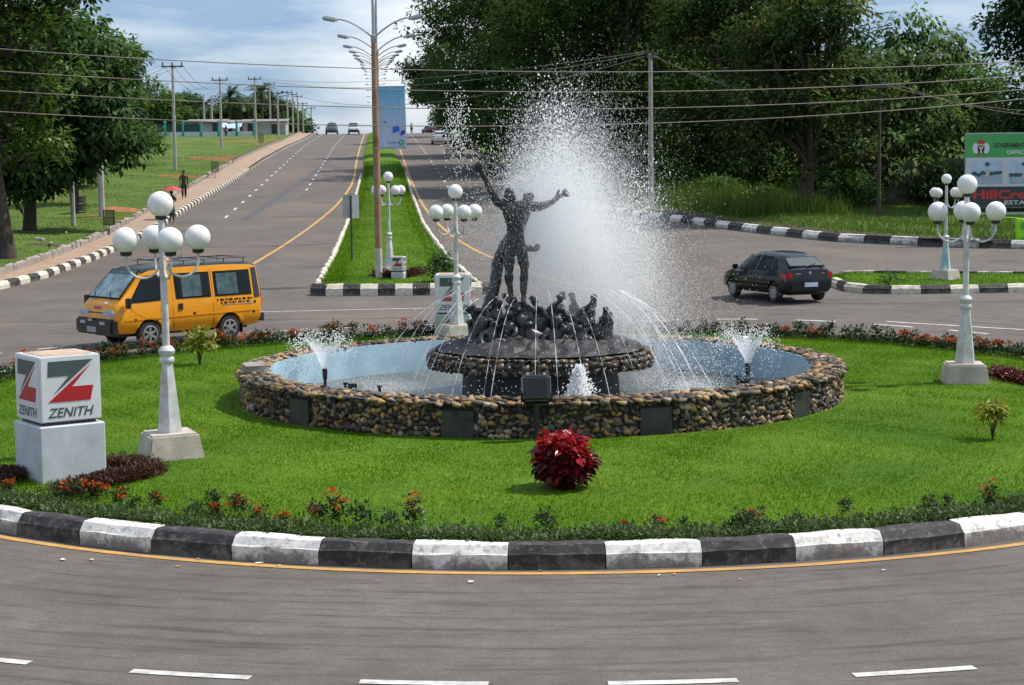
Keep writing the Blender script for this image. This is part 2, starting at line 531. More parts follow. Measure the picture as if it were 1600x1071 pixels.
def ground_sheet():
    ys = np.concatenate([[-400, -150, -60, -30], np.arange(-10, 56, 11), np.arange(56.5, 122, 0.75), np.arange(122, 345, 3.5),
                         [350, 365, 385, 410, 450, 500, 600, 800, 1200, 2000, 3500, 6000]])
    lo = np.array([-3000, -1400, -700, -400, -260, -180, -130, -95, -70, -52, -40, -31, -24, -19, -15, -12, -9.5, -7.5, -6, -4.6, -3.4, -2.4, -1.6, -1.0, -0.5, -0.2, 0.0])
    ro = -lo[::-1]
    rows = []
    for y in ys:
        Lr, Rr = float(Lx(y)), float(Rx(y - 0.35)) + 0.25
        xl = Lr + lo; xr = Rr + ro
        def bumps(x):
            return 0.10 * np.sin(x * 0.37 + 0.11 * y) * np.sin(y * 0.29 + 1.3) + 0.07 * np.sin(x * 0.9 + y * 0.63)
        dl = np.clip(-lo / 4.0, 0, 1); dr = np.clip(ro / 4.0, 0, 1)
        zl = Gn(xl, y) + 0.17 + 0.12 * dl + bumps(xl) * dl
        zr = Gn(xr, y) + 0.21 + 0.10 * dr + bumps(xr) * dr
        xm = np.array([Lr + 0.02, Lr + 1.2, 0.5 * (Lr + Rr), Rr - 1.2, Rr - 0.02])
        zm = Gn(xm, y) - 0.45
        x = np.concatenate([xl, xm, xr]); z = np.concatenate([zl, zm, zr])
        rows.append(np.stack([x, np.full_like(x, y), z], 1))
    V = np.array(rows); nr, nc = V.shape[:2]
    i = np.arange(nr - 1)[:, None] * nc + np.arange(nc - 1)[None, :]
    F = np.stack([i, i + 1, i + 1 + nc, i + nc], -1).reshape(-1, 4)
    return np_mesh('ground', V.reshape(-1, 3), F, True)
struct('ground', ground_sheet(), M['verge'])

def road_sheet():
    ys = np.concatenate([np.arange(-30, 44, 4), np.arange(44, 120, 0.9), np.arange(120, 346, 2.5)])
    rows = []
    for y in ys:
        x = np.linspace(float(Kx(y)) - 0.1, float(Rx(y)) + 0.1, 141)
        rows.append(np.stack([x, np.full_like(x, y), Gn(x, y)], 1))
    V = np.array(rows); nr, nc = V.shape[:2]
    i = np.arange(nr - 1)[:, None] * nc + np.arange(nc - 1)[None, :]
    F = np.stack([i, i + 1, i + 1 + nc, i + nc], -1).reshape(-1, 4)
    return np_mesh('road', V.reshape(-1, 3), F, True)
road = struct('road', road_sheet(), M['asphalt'])

def resample(path, step):
    p = np.array([[q[0], q[1]] for q in path], float)
    d = np.concatenate([[0], np.cumsum(np.hypot(*np.diff(p, axis=0).T))])
    n = max(2, int(round(d[-1] / step)) + 1)
    s = np.linspace(0, d[-1], n)
    return np.stack([np.interp(s, d, p[:, 0]), np.interp(s, d, p[:, 1])], 1)
def smooth_path(path, it=2):
    p = np.array([[q[0], q[1]] for q in path], float)
    for _ in range(it):
        q = [p[0]]
        for a, b in zip(p[:-1], p[1:]):
            q += [0.75 * a + 0.25 * b, 0.25 * a + 0.75 * b]
        q.append(p[-1]); p = np.array(q)
    return p
def strip(path, width, dz, step=0.8, name='strip', across=1):
    p = resample(path, step)
    t = np.gradient(p, axis=0); t /= np.linalg.norm(t, axis=1)[:, None]
    n = np.stack([-t[:, 1], t[:, 0]], 1)
    cols = []
    for k in np.linspace(-0.5, 0.5, across + 1):
        q = p + n * (width * k)
        cols.append(np.stack([q[:, 0], q[:, 1], Gn(q[:, 0], q[:, 1]) + dz], 1))
    V = np.stack(cols, 1); nr, nc = V.shape[:2]
    i = np.arange(nr - 1)[:, None] * nc + np.arange(nc - 1)[None, :]
    F = np.stack([i, i + nc, i + 1 + nc, i + 1], -1).reshape(-1, 4)
    return np_mesh(name, V.reshape(-1, 3), F)

# ---- painted lines: each line or dash is a piece of the road
CX, CY, RXI, RYI = 0.7, 35.2, 12.9, 14.0
def island(a, d=0.0):
    return ((RXI + d) * math.sin(a) + CX, CY - (RYI + d) * math.cos(a))     # a = 0 faces the camera
def island_path(a0, a1, d=0.0, n=80):
    return [island(a0 + (a1 - a0) * i / n, d) for i in range(n + 1)]
obj('yellow_line', strip(island_path(-math.pi, math.pi, 0.20, 200), 0.13, 0.008, 0.5), M['yellow_line'], road)
ring = resample(island_path(-math.pi, math.pi, 4.72, 400), 0.05)
Lr = len(ring) * 0.05
ja = int(np.argmin(np.abs(ring[:, 0] + 1.38) + (ring[:, 1] > CY) * 100)) * 0.05
pos = ja % 2.29
k0 = int((Lr / 2) / 0.05)
while pos < Lr - 1.5:
    i0 = int(pos / 0.05); seg = ring[i0:i0 + 25]
    if len(seg) > 4:
        obj('lane_dash', strip(seg, 0.13, 0.008, 0.4), M['white_line'], road)
    pos += 2.29
def offs_line(off, y0, y1, step=2.0):
    return [(axis(y) + off, y) for y in np.arange(y0, y1 + 0.01, step)]
for off, y0, y1, ln, gap in ((-8.9, 104, 300, 1.9, 4.6), (-5.3, 130, 300, 1.9, 4.6), (4.8, 118, 290, 2.0, 4.8)):
    y = y0
    while y < y1:
        obj('lane_dash', strip([(axis(y) + off, y), (axis(y + ln) + off, y + ln)], 0.16, 0.012, 0.9), M['white_line'], road)
        y += ln + gap
yl = [at(*p) for p in ((330, 452), (385, 420), (450, 380), (500, 344), (530, 318), (553, 285))]
yl = [(p.x, p.y) for p in yl] + offs_line(-2.25, 170, 312, 20)
obj('yellow_line', strip(smooth_path(yl), 0.17, 0.012, 0.8), M['yellow_line'], road)
yr = [at(*p) for p in ((960, 462), (860, 437), (760, 402), (700, 366), (664, 328), (645, 290))]
yr = [(p.x, p.y) for p in yr] + offs_line(2.25, 175, 312, 20)
obj('yellow_line', strip(smooth_path(yr), 0.17, 0.012, 0.8), M['yellow_line'], road)
for a, b in (((405, 488), (900, 476)), ((1385, 503), (1640, 518))):
    p, q = at(*a), at(*b)
    obj('white_line', strip([(p.x, p.y), (q.x, q.y)], 0.12, 0.008, 0.7), M['white_line'], road)
# darker repair patches and a long dark seam up the hill
seam = [at(*p) for p in ((380, 345), (430, 312), (480, 277), (515, 250))]
M['seam'] = pmat('tar_seam', (0.07, 0.072, 0.078), 0.8, 0.2, 3)
obj('tar_seam', strip(smooth_path([(p.x, p.y) for p in seam]), 0.45, 0.007, 0.8), M['seam'], road)

# ---- kerb blocks
def kerb_mesh(name, ln, h=0.29, d=0.30, lip=0.09, seed=0):
    rg = random.Random(seed)
    prof = [(0.0, -0.08), (0.0, h * 0.62), (0.025, h * 0.66), (lip, h * 0.97), (lip + 0.05, h), (d, h), (d, -0.08)]
    n = 5
    mb = MB(); pts = []
    for i in range(n):
        x = -ln / 2 + ln * i / (n - 1)
        for y, z in prof:
            k = 0.011 if z > 0 else 0
            pts.append((x, y + rg.uniform(-k, k), z + rg.uniform(-k, k)))
    m = len(prof); fs = []
    for i in range(n - 1):
        for j in range(m):
            fs.append((i * m + j, i * m + (j + 1) % m, (i + 1) * m + (j + 1) % m, (i + 1) * m + j))
    fs.append(tuple(range(m))); fs.append(tuple((n - 1) * m + j for j in range(m - 1, -1, -1)))
    mb.add(pts, fs)
    return mb.mesh(name)
def kerb_run(parent, path, ln, mats, dz=0.0, h=0.29, d=0.30, inward=1, start=0.0, limit=10**6, jit=0.012, first=0):
    """blocks along a path; inward = 1: the block lies to the left of the walking direction"""
    p = resample(path, 0.05)
    meshes = []
    for k, mm in enumerate(mats):
        row = []
        for s_ in range(3):
            me = kerb_mesh('kerb_block', ln - 0.016, h, d, 0.09 * h / 0.29, s_ + 10 * k); me.materials.append(mm); row.append(me)
        meshes.append(row)
    i = int(start / 0.05); st = int(round(ln / 0.05)); c = 0
    while i + st < len(p) and c < limit:
        a, b = p[i], p[i + st]
        mid = 0.5 * (a + b); t = b - a
        rz = math.atan2(t[1], t[0]) + (0 if inward == 1 else math.pi)
        me = meshes[(c + first) % len(mats)][random.randrange(3)]
        o = bpy.data.objects.new('kerb_block', me); COL.objects.link(o); o.parent = parent
        za, zb = G(*a), G(*b)
        if inward != 1: za, zb = zb, za
        o.location = (mid[0], mid[1], 0.5 * (za + zb) + dz + random.uniform(-jit, jit) * 0.6)
        sl = math.atan2(zb - za, float(np.hypot(*t)))
        o.rotation_euler = (random.uniform(-0.02, 0.02), -sl, rz + random.uniform(-0.012, 0.012))
        c += 1; i += st
    return i * 0.05
def kerb_root(name, label):
    o = bpy.data.objects.new(name, None); COL.objects.link(o); o['kind'] = 'structure'; o['label'] = label
    o.empty_display_size = 0.3
    return o
ik = kerb_root('island_kerb', 'black and white kerb blocks round the fountain island')
full = island_path(-math.pi, math.pi, 0.0, 600)
rp = resample(full, 0.05)
jf = int(np.argmin(np.abs(rp[:, 0] + 0.07) + (rp[:, 1] > CY) * 100)) * 0.05
LN = 1.15
st = jf - LN * int(jf / LN)
kerb_run(ik, full, LN, [M['kerb_black'], M['kerb_white']], start=st, first=(int(jf / LN)) % 2)

# ---- island lawn
def lawn_mesh():
    rows = []
    na, nrad = 144, 14
    for j in range(nrad + 1):
        f = j / nrad
        row = []
        for i in range(na):
            a = 2 * math.pi * i / na
            ox, oy = island(a, -0.28)
            ix, iy = 0.55 + 5.55 * math.sin(a), 35.5 - 5.55 * math.cos(a)
            x, y = ox + (ix - ox) * f, oy + (iy - oy) * f
            z = 0.21 + 0.05 * sstep(f * 2.5) + 0.012 * math.sin(3 * x + y) * math.sin(2.3 * y)
            row.append((x, y, G(x, y) * (1 - f) + z))
        rows.append(row)
    V = np.array(rows); nr, nc = V.shape[:2]
    F = []
    for j in range(nrad):
        for i in range(na):
            k = (i + 1) % na
            F.append((j * na + i, j * na + k, (j + 1) * na + k, (j + 1) * na + i))
    return np_mesh('lawn', V.reshape(-1, 3), F, True)
lawn = struct('lawn', lawn_mesh(), M['lawn'])
def lawn_z(x, y):
    return 0.255 + 0 * x

def blades(name, P, mat, h=(0.04, 0.08), wd=0.008, lean=0.5, parent=None, seed=1):
    """one bent blade of two triangles at each root point P (n, 3)"""
    rg = np.random.default_rng(seed)
    n = len(P)
    a = rg.uniform(0, 2 * np.pi, n); H = rg.uniform(h[0], h[1], n); ln = rg.uniform(0.1, 1, n) * lean * H
    la = rg.uniform(0, 2 * np.pi, n)
    side = np.stack([np.cos(a), np.sin(a), 0 * a], 1) * (wd * rg.uniform(0.7, 1.4, n))[:, None]
    tip = np.stack([np.cos(la) * ln, np.sin(la) * ln, H], 1)
    V = np.stack([P - side, P + side, P + tip], 1).reshape(-1, 3)
    F = np.arange(3 * n).reshape(-1, 3)
    o = obj(name, np_mesh(name, V, F), mat, parent)
    return o
n = 420000
a = rng.uniform(0, 2 * np.pi, n); f = np.sqrt(rng.uniform(0.0, 1, n))
x = CX + (RXI - 0.75) * f * np.sin(a); y = CY - (RYI - 0.75) * f * np.cos(a)
ok = (np.hypot(x - 0.55, y - 35.5) > 5.9)
# patchy: mown grass grows thicker in places
dens = 0.62 + 0.38 * np.sin(x * 1.1 + 0.7 * np.sin(y * 0.8)) * np.sin(y * 0.9 + 1.1 * np.sin(x * 0.5))
ok &= rng.uniform(0, 1, n) < np.clip(dens + 0.2, 0.35, 1)
x, y = x[ok], y[ok]
P = np.stack([x, y, Gn(x, y) * 0.5 + 0.235 + 0.02], 1)
tag(blades('lawn_grass', P, M['blade'], (0.02, 0.05), 0.006, 0.7, seed=3), 'short bright green mown grass covering the fountain island', 'grass', kind='stuff')

# ---- pavement, low border wall and kerb on the left of the hill road
def side_strip():
    ys = np.concatenate([np.arange(57.5, 120, 0.75), np.arange(120, 330, 3.0)])
    V = []; F = []
    for y in ys:
        for k in np.linspace(0, 1, 4):
            x = float(Kx(y)) - 0.20 - k * (float(Wside(y)) - 0.2)
            V.append((x, y, G(x, y) + 0.20))
    nc = 4
    for r in range(len(ys) - 1):
        for c in range(nc - 1):
            i = r * nc + c
            F.append((i, i + nc, i + nc + 1, i + 1))
    return np_mesh('pavement', V, F)
struct('pavement', side_strip(), M['sidewalk'])
lk = kerb_root('roadside_kerb', 'black and white kerb blocks along the pavement up the hill')
kp = [(float(Kx(y)), y) for y in np.arange(57.5, 160, 0.5)]
end = kerb_run(lk, kp, 0.85, [M['kerb_white2'], M['kerb_black']], h=0.27, d=0.26, inward=1)
def kerb_far(path_fn, y0, y1, ln, mats, parent, inward, h=0.27, d=0.26):
    """the far blocks of a kerb, too small to pick apart"""
    for c in range(2):
        mb = MB(); y = y0; k = 0
        while y < y1:
            if k % 2 == c:
                a = Vector((float(path_fn(y)), y)); b = Vector((float(path_fn(y + ln)), y + ln))
                mx, my = 0.5 * (a.x + b.x), 0.5 * (a.y + b.y)
                mb.box((mx - inward * d / 2, my, G(mx, my) + h / 2 - 0.03), (d, ln - 0.02, h), rz=-math.atan2(b.x - a.x, b.y - a.y))
            y += ln; k += 1
        o = obj('kerb_block', mb, mats[c], parent); o['kind'] = 'stuff'
kerb_far(Kx, 160.2, 300, 0.95, [M['kerb_white2'], M['kerb_black']], lk, 1)
# grey border wall of separate stones between pavement and grass
bw = thing('border_wall', 'low grey broken concrete edging between the pavement and the grass bank', 'wall')
p = resample([(float(Lx(y)), y) for y in np.arange(58, 170, 0.5)], 0.05)
i = 0
vari = []
for s_ in range(4):
    mb = MB(); mb.box((0, 0, 0.11), (0.95, 0.20, 0.46)); me = mb.mesh('edging_stone'); bevel(me, 0.03); 
    for v_ in me.vertices:
        v_.co += Vector((random.uniform(-.02, .02), random.uniform(-.02, .02), random.uniform(-.03, .03)))
    me.materials.append(M['concrete']); vari.append(me)
while i + 20 < len(p):
    a, b = p[i], p[i + 20]; t = b - a
    o = bpy.data.objects.new('edging_stone', random.choice(vari)); COL.objects.link(o); o.parent = bw
    o.location = (0.5 * (a[0] + b[0]), 0.5 * (a[1] + b[1]), G(*(0.5 * (a + b))) + random.uniform(0.09, 0.17) - (0.1 if random.random() < 0.12 else 0))
    o.rotation_euler = (random.uniform(-.06, .06), -math.atan2(G(*b) - G(*a), 1.0), math.atan2(t[1], t[0]) + random.uniform(-.03, .03))
    i += 20
mb = MB()
for y in np.arange(170.5, 300, 1.0):
    xx = float(Lx(y)); mb.box((xx, y, G(xx, y) + 0.22), (0.2, 0.98, 0.5), rz=0.07)
o = obj('edging_stone', mb, M['concrete'], bw); o['kind'] = 'stuff'

# ---- median strip
ml = [at(*q) for q in ((489, 463), (500, 440), (520, 405), (541, 355), (555, 310), (566, 270))]
mr = [at(*q) for q in ((770, 463), (735, 440), (698, 405), (662, 355), (645, 310), (634, 270))]
MLy = [q.y for q in ml] + [185, 312, 345]; MLx = [q.x for q in ml] + [axis(185) - 1.75, axis(312) - 1.75, axis(345) - 1.75]
MRy = [q.y for q in mr] + [185, 312, 345]; MRx = [q.x for q in mr] + [axis(185) + 1.75, axis(312) + 1.75, axis(345) + 1.75]
def mlx(y): return np.interp(y, MLy, MLx)
def mrx(y): return np.interp(y, MRy, MRx)
MY0 = MLy[0]
def median_mesh():
    ys = np.concatenate([np.arange(MY0 + 0.15, 130, 0.8), np.arange(130, 345, 3.0)])
    V = []; F = []; nc = 7
    for y in ys:
        a, b = float(mlx(y)), float(mrx(y))
        for k in range(nc):
            f = k / (nc - 1); x = a + 0.1 + (b - a - 0.2) * f
            e = 0.0 if 0 < k < nc - 1 else -0.13
            V.append((x, y, G(x, y) + 0.20 + e + 0.05 * math.sin(math.pi * f)))
    for r in range(len(ys) - 1):
        for c in range(nc - 1):
            i = r * nc + c
            F.append((i, i + 1, i + nc + 1, i + nc))
    return np_mesh('median', V, F, True)
struct('median', median_mesh(), M['lawn'])
def med_pts(n, y0, y1, seed):
    rg = np.random.default_rng(seed)
    y = y0 + (y1 - y0) * rg.uniform(0, 1, n) ** 1.6
    f = rg.uniform(0.04, 0.96, n)
    a, b = mlx(y), mrx(y); x = a + (b - a) * f
    return np.stack([x, y, Gn(x, y) + 0.20], 1)
tag(blades('median_grass', med_pts(60000, MY0 + 0.4, 170, 5), M['blade'], (0.05, 0.13), 0.013, 0.6, seed=6), 'green grass growing on the median strip', 'grass', kind='stuff')
mk = kerb_root('median_kerb', 'black and white kerb across the nose of the median with white stones up its sides')
kerb_run(mk, [(ml[0].x - 0.1, MY0 + 0.15), (ml[0].x + 0.3, MY0 - 0.08), (0.5 * (ml[0].x + mr[0].x), MY0 - 0.15), (mr[0].x - 0.3, MY0 - 0.08), (mr[0].x + 0.2, MY0 + 0.15)],
         0.62, [M['kerb_white2'], M['kerb_black']], h=0.40, d=0.3, inward=1, start=0.0, first=1)
mb = MB(); mb.sphere((0, 0, 0.08), 0.16, 8, 5, sc3=(0.8, 1.5, 0.9)); stone_me = mb.mesh('edge_stone', True); stone_me.materials.append(M['kerb_white2'])
for fn, sgn in ((mlx, -1), (mrx, 1)):
    y = MY0 + 0.5
    while y < 150:
        x = float(fn(y))
        o = bpy.data.objects.new('edge_stone', stone_me); COL.objects.link(o); o.parent = mk
        o.location = (x, y, G(x, y) + 0.02); s_ = random.uniform(0.8, 1.15); o.scale = (s_, s_, s_)
        dx = float(fn(y + 1)) - x
        o.rotation_euler = (0, 0, -math.atan2(dx, 1) + random.uniform(-.15, .15))
        y += random.uniform(0.85, 1.1) * (1 if y < 100 else 1.5)

# ---- splitter island on the right
sf = [at(*q) for q in ((1296, 446), (1318, 455), (1350, 459), (1420, 460), (1500, 459), (1600, 457))]
sfp = [(q.x, q.y) for q in sf]; sfp += [(sfp[-1][0] + 14, sfp[-1][1] - 0.6)]
sb_ = [at(*q) for q in ((1296, 441), (1320, 432), (1450, 433), (1600, 434))]
sbp = [(q.x, q.y) for q in sb_]; sbp += [(sbp[-1][0] + 14, sbp[-1][1] - 0.3)]
def split_mesh():
    a = resample(sfp, 0.4); nn = 60
    a = resample(sfp, 0.01)[np.linspace(0, len(resample(sfp, 0.01)) - 1, nn).astype(int)]
    rb = resample(sbp, 0.01); b = rb[np.linspace(0, len(rb) - 1, nn).astype(int)]
    V = []; F = []; nc = 5
    for i in range(nn):
        for k in range(nc):
            q = a[i] + (b[i] - a[i]) * (k / (nc - 1))
            V.append((q[0], q[1] + (0.2 if k == 0 else 0), G(*q) + (0.18 if 0 < k < nc - 1 else 0.14)))
    for i in range(nn - 1):
        for k in range(nc - 1):
            j = i * nc + k; F.append((j, j + nc, j + nc + 1, j + 1))
    return np_mesh('traffic_island', V, F, True)
struct('traffic_island', split_mesh(), M['lawn'])
sk = kerb_root('traffic_island_kerb', 'black and white kerb blocks round the grass traffic island')
kerb_run(sk, sfp, 0.95, [M['kerb_white2'], M['kerb_black']], h=0.27, d=0.26, inward=1)
kerb_run(sk, sbp[::-1], 1.2, [M['kerb_white2'], M['kerb_black']], h=0.22, d=0.24, inward=1)
ra, rb = resample(sfp, 0.05), resample(sbp, 0.05)
nn = 16000
u = rng.uniform(0, 1, nn); k = rng.uniform(0.06, 0.94, nn)
qa = ra[(u * (len(ra) - 1)).astype(int)]; qb = rb[(u * (len(rb) - 1)).astype(int)]
q = qa + (qb - qa) * k[:, None]
tag(blades('traffic_island_grass', np.stack([q[:, 0], q[:, 1], Gn(q[:, 0], q[:, 1]) + 0.16], 1), M['blade'], (0.05, 0.12), 0.013, 0.6, seed=8), 'green grass on the traffic island beside the junction', 'grass', kind='stuff')

# ---- kerb and footpath on the far right side
rk = kerb_root('far_kerb', 'long black and white kerb blocks in front of the trees')
ys = np.arange(140, 69.2, -0.25)
kerb_run(rk, smooth_path([(float(Rx(y)), y) for y in ys], 1), 1.3, [M['kerb_white'], M['kerb_black']], h=0.36, d=0.3, inward=1, dz=0.0)
kerb_far(lambda y: Rx(y) + 0.3, 141, 290, 1.3, [M['kerb_white2'], M['kerb_black']], rk, 1)
struct('footpath', strip(smooth_path([(float(Rx(y)) + 1.3, y) for y in np.arange(76, 140, 1.0)], 1), 1.7, 0.33, 0.8, across=3), M['soil'])

# ---- grass on the banks beside the road
def bank_pts(n, side, y0, y1, depth, seed):
    rg = np.random.default_rng(seed)
    y = y0 + (y1 - y0) * rg.uniform(0, 1, n) ** 1.3
    d = depth * rg.uniform(0, 1, n) ** 1.1 + 0.25
    if side < 0:
        x = Lx(y) - d; dd = np.clip(d / 4, 0, 1); z = Gn(x, y) + 0.17 + 0.12 * dd
    else:
        x = Rx(y) + d; dd = np.clip(d / 4, 0, 1); z = Gn(x, y) + 0.21 + 0.10 * dd
    z = z + (0.10 * np.sin(x * 0.37 + 0.11 * y) * np.sin(y * 0.29 + 1.3) + 0.07 * np.sin(x * 0.9 + y * 0.63)) * dd
    return np.stack([x, y, z - 0.02], 1)
tag(blades('bank_grass', bank_pts(90000, -1, 62, 190, 40, 11), M['verge_blade'], (0.04, 0.12), 0.020, 0.9, seed=12), 'rough green grass on the bank beside the pavement', 'grass', kind='stuff')
tag(blades('roadside_grass', bank_pts(60000, 1, 71, 130, 22, 13), M['verge_blade'], (0.10, 0.32), 0.022, 0.8, seed=14), 'bright rough grass under the trees behind the long kerb', 'grass', kind='stuff')
tall = bank_pts(9000, 1, 92, 125, 8, 15); tall = tall[(tall[:, 0] - Rx(tall[:, 1])) > 2.6]
tag(blades('tall_grass', tall, M['verge_blade'], (0.6, 1.5), 0.03, 0.5, seed=16), 'tall pale green weeds beside the concrete pole behind the footpath', 'grass', kind='stuff')
# ================================================================== the fountain
FX, FY = 0.55, 35.5
GR = 0.25                                   # lawn level at the wall
fountain = thing('fountain', 'round stone-walled fountain basin with pale blue lining in the middle of the lawn', 'fountain', (FX, FY, 0))
def stone_mat():
    m, t, p = new_mat('wall_stone')
    g = N(t, 'ShaderNodeNewGeometry'); oi = N(t, 'ShaderNodeObjectInfo')
    r = math_n(t, 'FRACT', math_n(t, 'ADD', math_n(t, 'MULTIPLY', g.outputs['Random Per Island'], 1.0), math_n(t, 'MULTIPLY', oi.outputs['Random'], 7.31)))
    col = ramp(t, r, [(0.0, (0.045, 0.039, 0.034)), (0.30, (0.10, 0.080, 0.062)), (0.50, (0.20, 0.140, 0.085)), (0.66, (0.36, 0.245, 0.125)), (0.82, (0.48, 0.265, 0.090)), (0.92, (0.42, 0.355, 0.27)), (1.0, (0.12, 0.11, 0.105))])
    v = coords(t)
    col = mixc(t, 1.0, col, ramp(t, noise(t, v, 14, 6, 0.7), [(0.3, (0.62,) * 3), (0.7, (1.25,) * 3)]), 'MULTIPLY')
    # dark runs of algae, left over from splashing water
    tcn = N(t, 'ShaderNodeTexCoord'); 
    wp = N(t, 'ShaderNodeNewGeometry')
    st = ramp(t, noise(t, wp.outputs['Position'], 0.55, 4, 0.6), [(0.42, (0, 0, 0)), (0.62, (0.72,) * 3)])
    col = mixc(t, st, col, mixc(t, 1.0, col, (0.30, 0.28, 0.24), 'MULTIPLY'))
    t.links.new(col, p.inputs['Base Color']); p.inputs['Roughness'].default_value = 0.75
    bump(t, p, noise(t, v, 30, 5, 0.7), 0.5, 0.01)
    return m
M['stone'] = stone_mat()
def pool_mat():
    m, t, p = new_mat('pool_plaster')
    v = coords(t, False)
    col = ramp(t, noise(t, v, 1.6, 6, 0.6), [(0.3, (0.23, 0.36, 0.45)), (0.7, (0.35, 0.48, 0.56))])
    sep = N(t, 'ShaderNodeSeparateXYZ'); t.links.new(v, sep.inputs[0])
    k = math_n(t, 'ADD', math_n(t, 'MULTIPLY', sep.outputs[2], -4.0), math_n(t, 'MULTIPLY', noise(t, v, 3, 6), 1.6))
    col = mixc(t, ramp(t, k, [(-0.0, (0, 0, 0)), (0.35, (0.75,) * 3)]), col, (0.22, 0.24, 0.19))
    t.links.new(col, p.inputs['Base Color']); p.inputs['Roughness'].default_value = 0.6
    return m
M['pool'] = pool_mat()
def water_mat():
    m, t, p = new_mat('basin_water')
    v = coords(t, False)
    col = ramp(t, noise(t, v, 0.7, 5, 0.6), [(0.35, (0.055, 0.065, 0.060)), (0.68, (0.19, 0.175, 0.145))])
    t.links.new(col, p.inputs['Base Color'])
    p.inputs['Roughness'].default_value = 0.08; p.inputs['IOR'].default_value = 1.33
    h = math_n(t, 'ADD', noise(t, v, 5.0, 5, 0.65, 0.6), math_n(t, 'MULTIPLY', noise(t, v, 18.0, 3), 0.4))
    bump(t, p, h, 0.55, 0.06)
    return m
M['basin_water'] = water_mat()
M['granite'] = pmat('dark_granite', (0.017, 0.016, 0.017), 0.45, 0.3, 3, dirt=(0.09, 0.085, 0.08), dirt_amt=0.5, dirt_scale=3)
M['wet_rock'] = pmat('wet_black_rock', (0.016, 0.016, 0.018), 0.62, 0.5, 4, bmp=0.9, bscale=9)
M['bronze'] = pmat('dark_bronze', (0.017, 0.016, 0.017), 0.34, 0.5, 5, bmp=0.7, bscale=11, dirt=(0.055, 0.052, 0.050), dirt_amt=0.5, dirt_scale=6)

ZT = GR + 0.60
mb = MB()
n = 96; RO, RI = 5.74, 5.24
prof = [(RO, 0.0), (RO, ZT - 0.06), (RO - 0.08, ZT), (RI + 0.03, ZT), (RI + 0.03, ZT - 0.25)]
mb.lathe(prof, n, caps=False)
obj('wall', mb, M['mortar'], fountain)
mb = MB(); mb.lathe([(RI + 0.025, ZT + 0.012), (RI, ZT + 0.01), (RI - 0.03, 0.6), (RI - 0.06, 0.02)], n, caps=False)
obj('basin_lining', mb, M['pool'], fountain, smooth=True)
mb = MB(); mb.lathe([(RI - 0.01, 0.22), (3.0, 0.2201), (0.5, 0.22)], n, caps=True)
obj('water', mb, M['basin_water'], fountain)

# stones
bmi = bmesh.new(); bmesh.ops.create_icosphere(bmi, subdivisions=1, radius=0.5)
ico_v = np.array([v.co[:] for v in bmi.verts]); ico_f = np.array([[v.index for v in f.verts] for f in bmi.faces]); bmi.free()
rg = np.random.default_rng(21)
stone_v = []; stone_f = []
stone_me = []
for s_ in range(14):
    bh = bmesh.new()                                 # a sharp-edged shard: the hull of a few scattered points
    for q in rg.uniform(-1, 1, (10, 3)):
        bh.verts.new(q / np.abs(q).max() * rg.uniform(0.75, 1.0))
    hl = bmesh.ops.convex_hull(bh, input=bh.verts)
    bmesh.ops.delete(bh, geom=list({e_ for e_ in hl['geom_interior'] + hl['geom_unused'] if isinstance(e_, bmesh.types.BMVert)}), context='VERTS')
    bmesh.ops.triangulate(bh, faces=bh.faces); bmesh.ops.recalc_face_normals(bh, faces=bh.faces); bh.verts.index_update()
    v = np.array([q.co[:] for q in bh.verts]); fv_ = np.array([[q.index for q in f_.verts] for f_ in bh.faces]); bh.free()
    v = v / (v.max(0) - v.min(0)); v -= 0.5 * (v.max(0) + v.min(0))
    stone_v.append(v); stone_f.append(fv_)
    me = np_mesh('stone', v, fv_); me.materials.append(M['stone']); stone_me.append(me)
stones = []
PLQ = [R(q) for q in (-80, -47.5, -14.7, 18.3, 51.5, 84.5, 118, 151, 184, 217, 250)]
def near_plq(a):
    return min(abs((a - q + math.pi) % (2 * math.pi) - math.pi) for q in PLQ)
for row in range(8):
    z = GR - 0.03 + row * 0.084
    a = rg.uniform(0, 0.02)
    while a < 2 * math.pi:
        wd = rg.uniform(0.07, 0.145)
        if not (near_plq(a) < 0.053 and z < GR + 0.50):
            hh = rg.uniform(0.08, 0.135)
            stones.append((a, RO + 0.005 + rg.uniform(-0.02, 0.025), z + rg.uniform(-0.03, 0.03), wd * 1.18, rg.uniform(0.09, 0.14), hh, rg.uniform(-0.5, 0.5), 0))
        a += wd / RO
for ring_i in range(5):
    r0 = RI + 0.085 + ring_i * 0.118
    a = rg.uniform(0, 0.02)
    while a < 2 * math.pi:
        wd = rg.uniform(0.10, 0.19)
        stones.append((a, r0 + rg.uniform(-0.03, 0.03), ZT + 0.01 - (0.035 if ring_i == 4 else 0) + rg.uniform(-0.012, 0.022), wd * 1.15, rg.uniform(0.13, 0.19), rg.uniform(0.07, 0.11), rg.uniform(-0.6, 0.6), 1))
        a += wd / r0
def stone_xf(s_):
    a, r, z, sx, sy, sz, tw, k = s_
    p = Vector((r * math.sin(a), -r * math.cos(a), z))
    e = Euler((0, tw, 0) if k == 0 else (rg.uniform(-.15, .15), rg.uniform(-.15, .15), tw), 'XYZ').to_matrix()
    Rm = Matrix.Rotation(a, 3, 'Z') @ e
    return p, Rm, (sx, sy, sz)
def shows(s_):
    a, r, z, sx, sy, sz, tw, k = s_
    if abs((a + math.pi) % (2 * math.pi) - math.pi) > 1.45: return 0
    c = math.cos(a)
    d = FY - r * c
    return sx * (sz * max(0.25, c) + (0.12 * sy if k else 0)) / d
order = sorted(range(len(stones)), key=lambda i: -shows(stones[i]))
big = set(order[:300])
SV = []; SF = []; o_ = 0
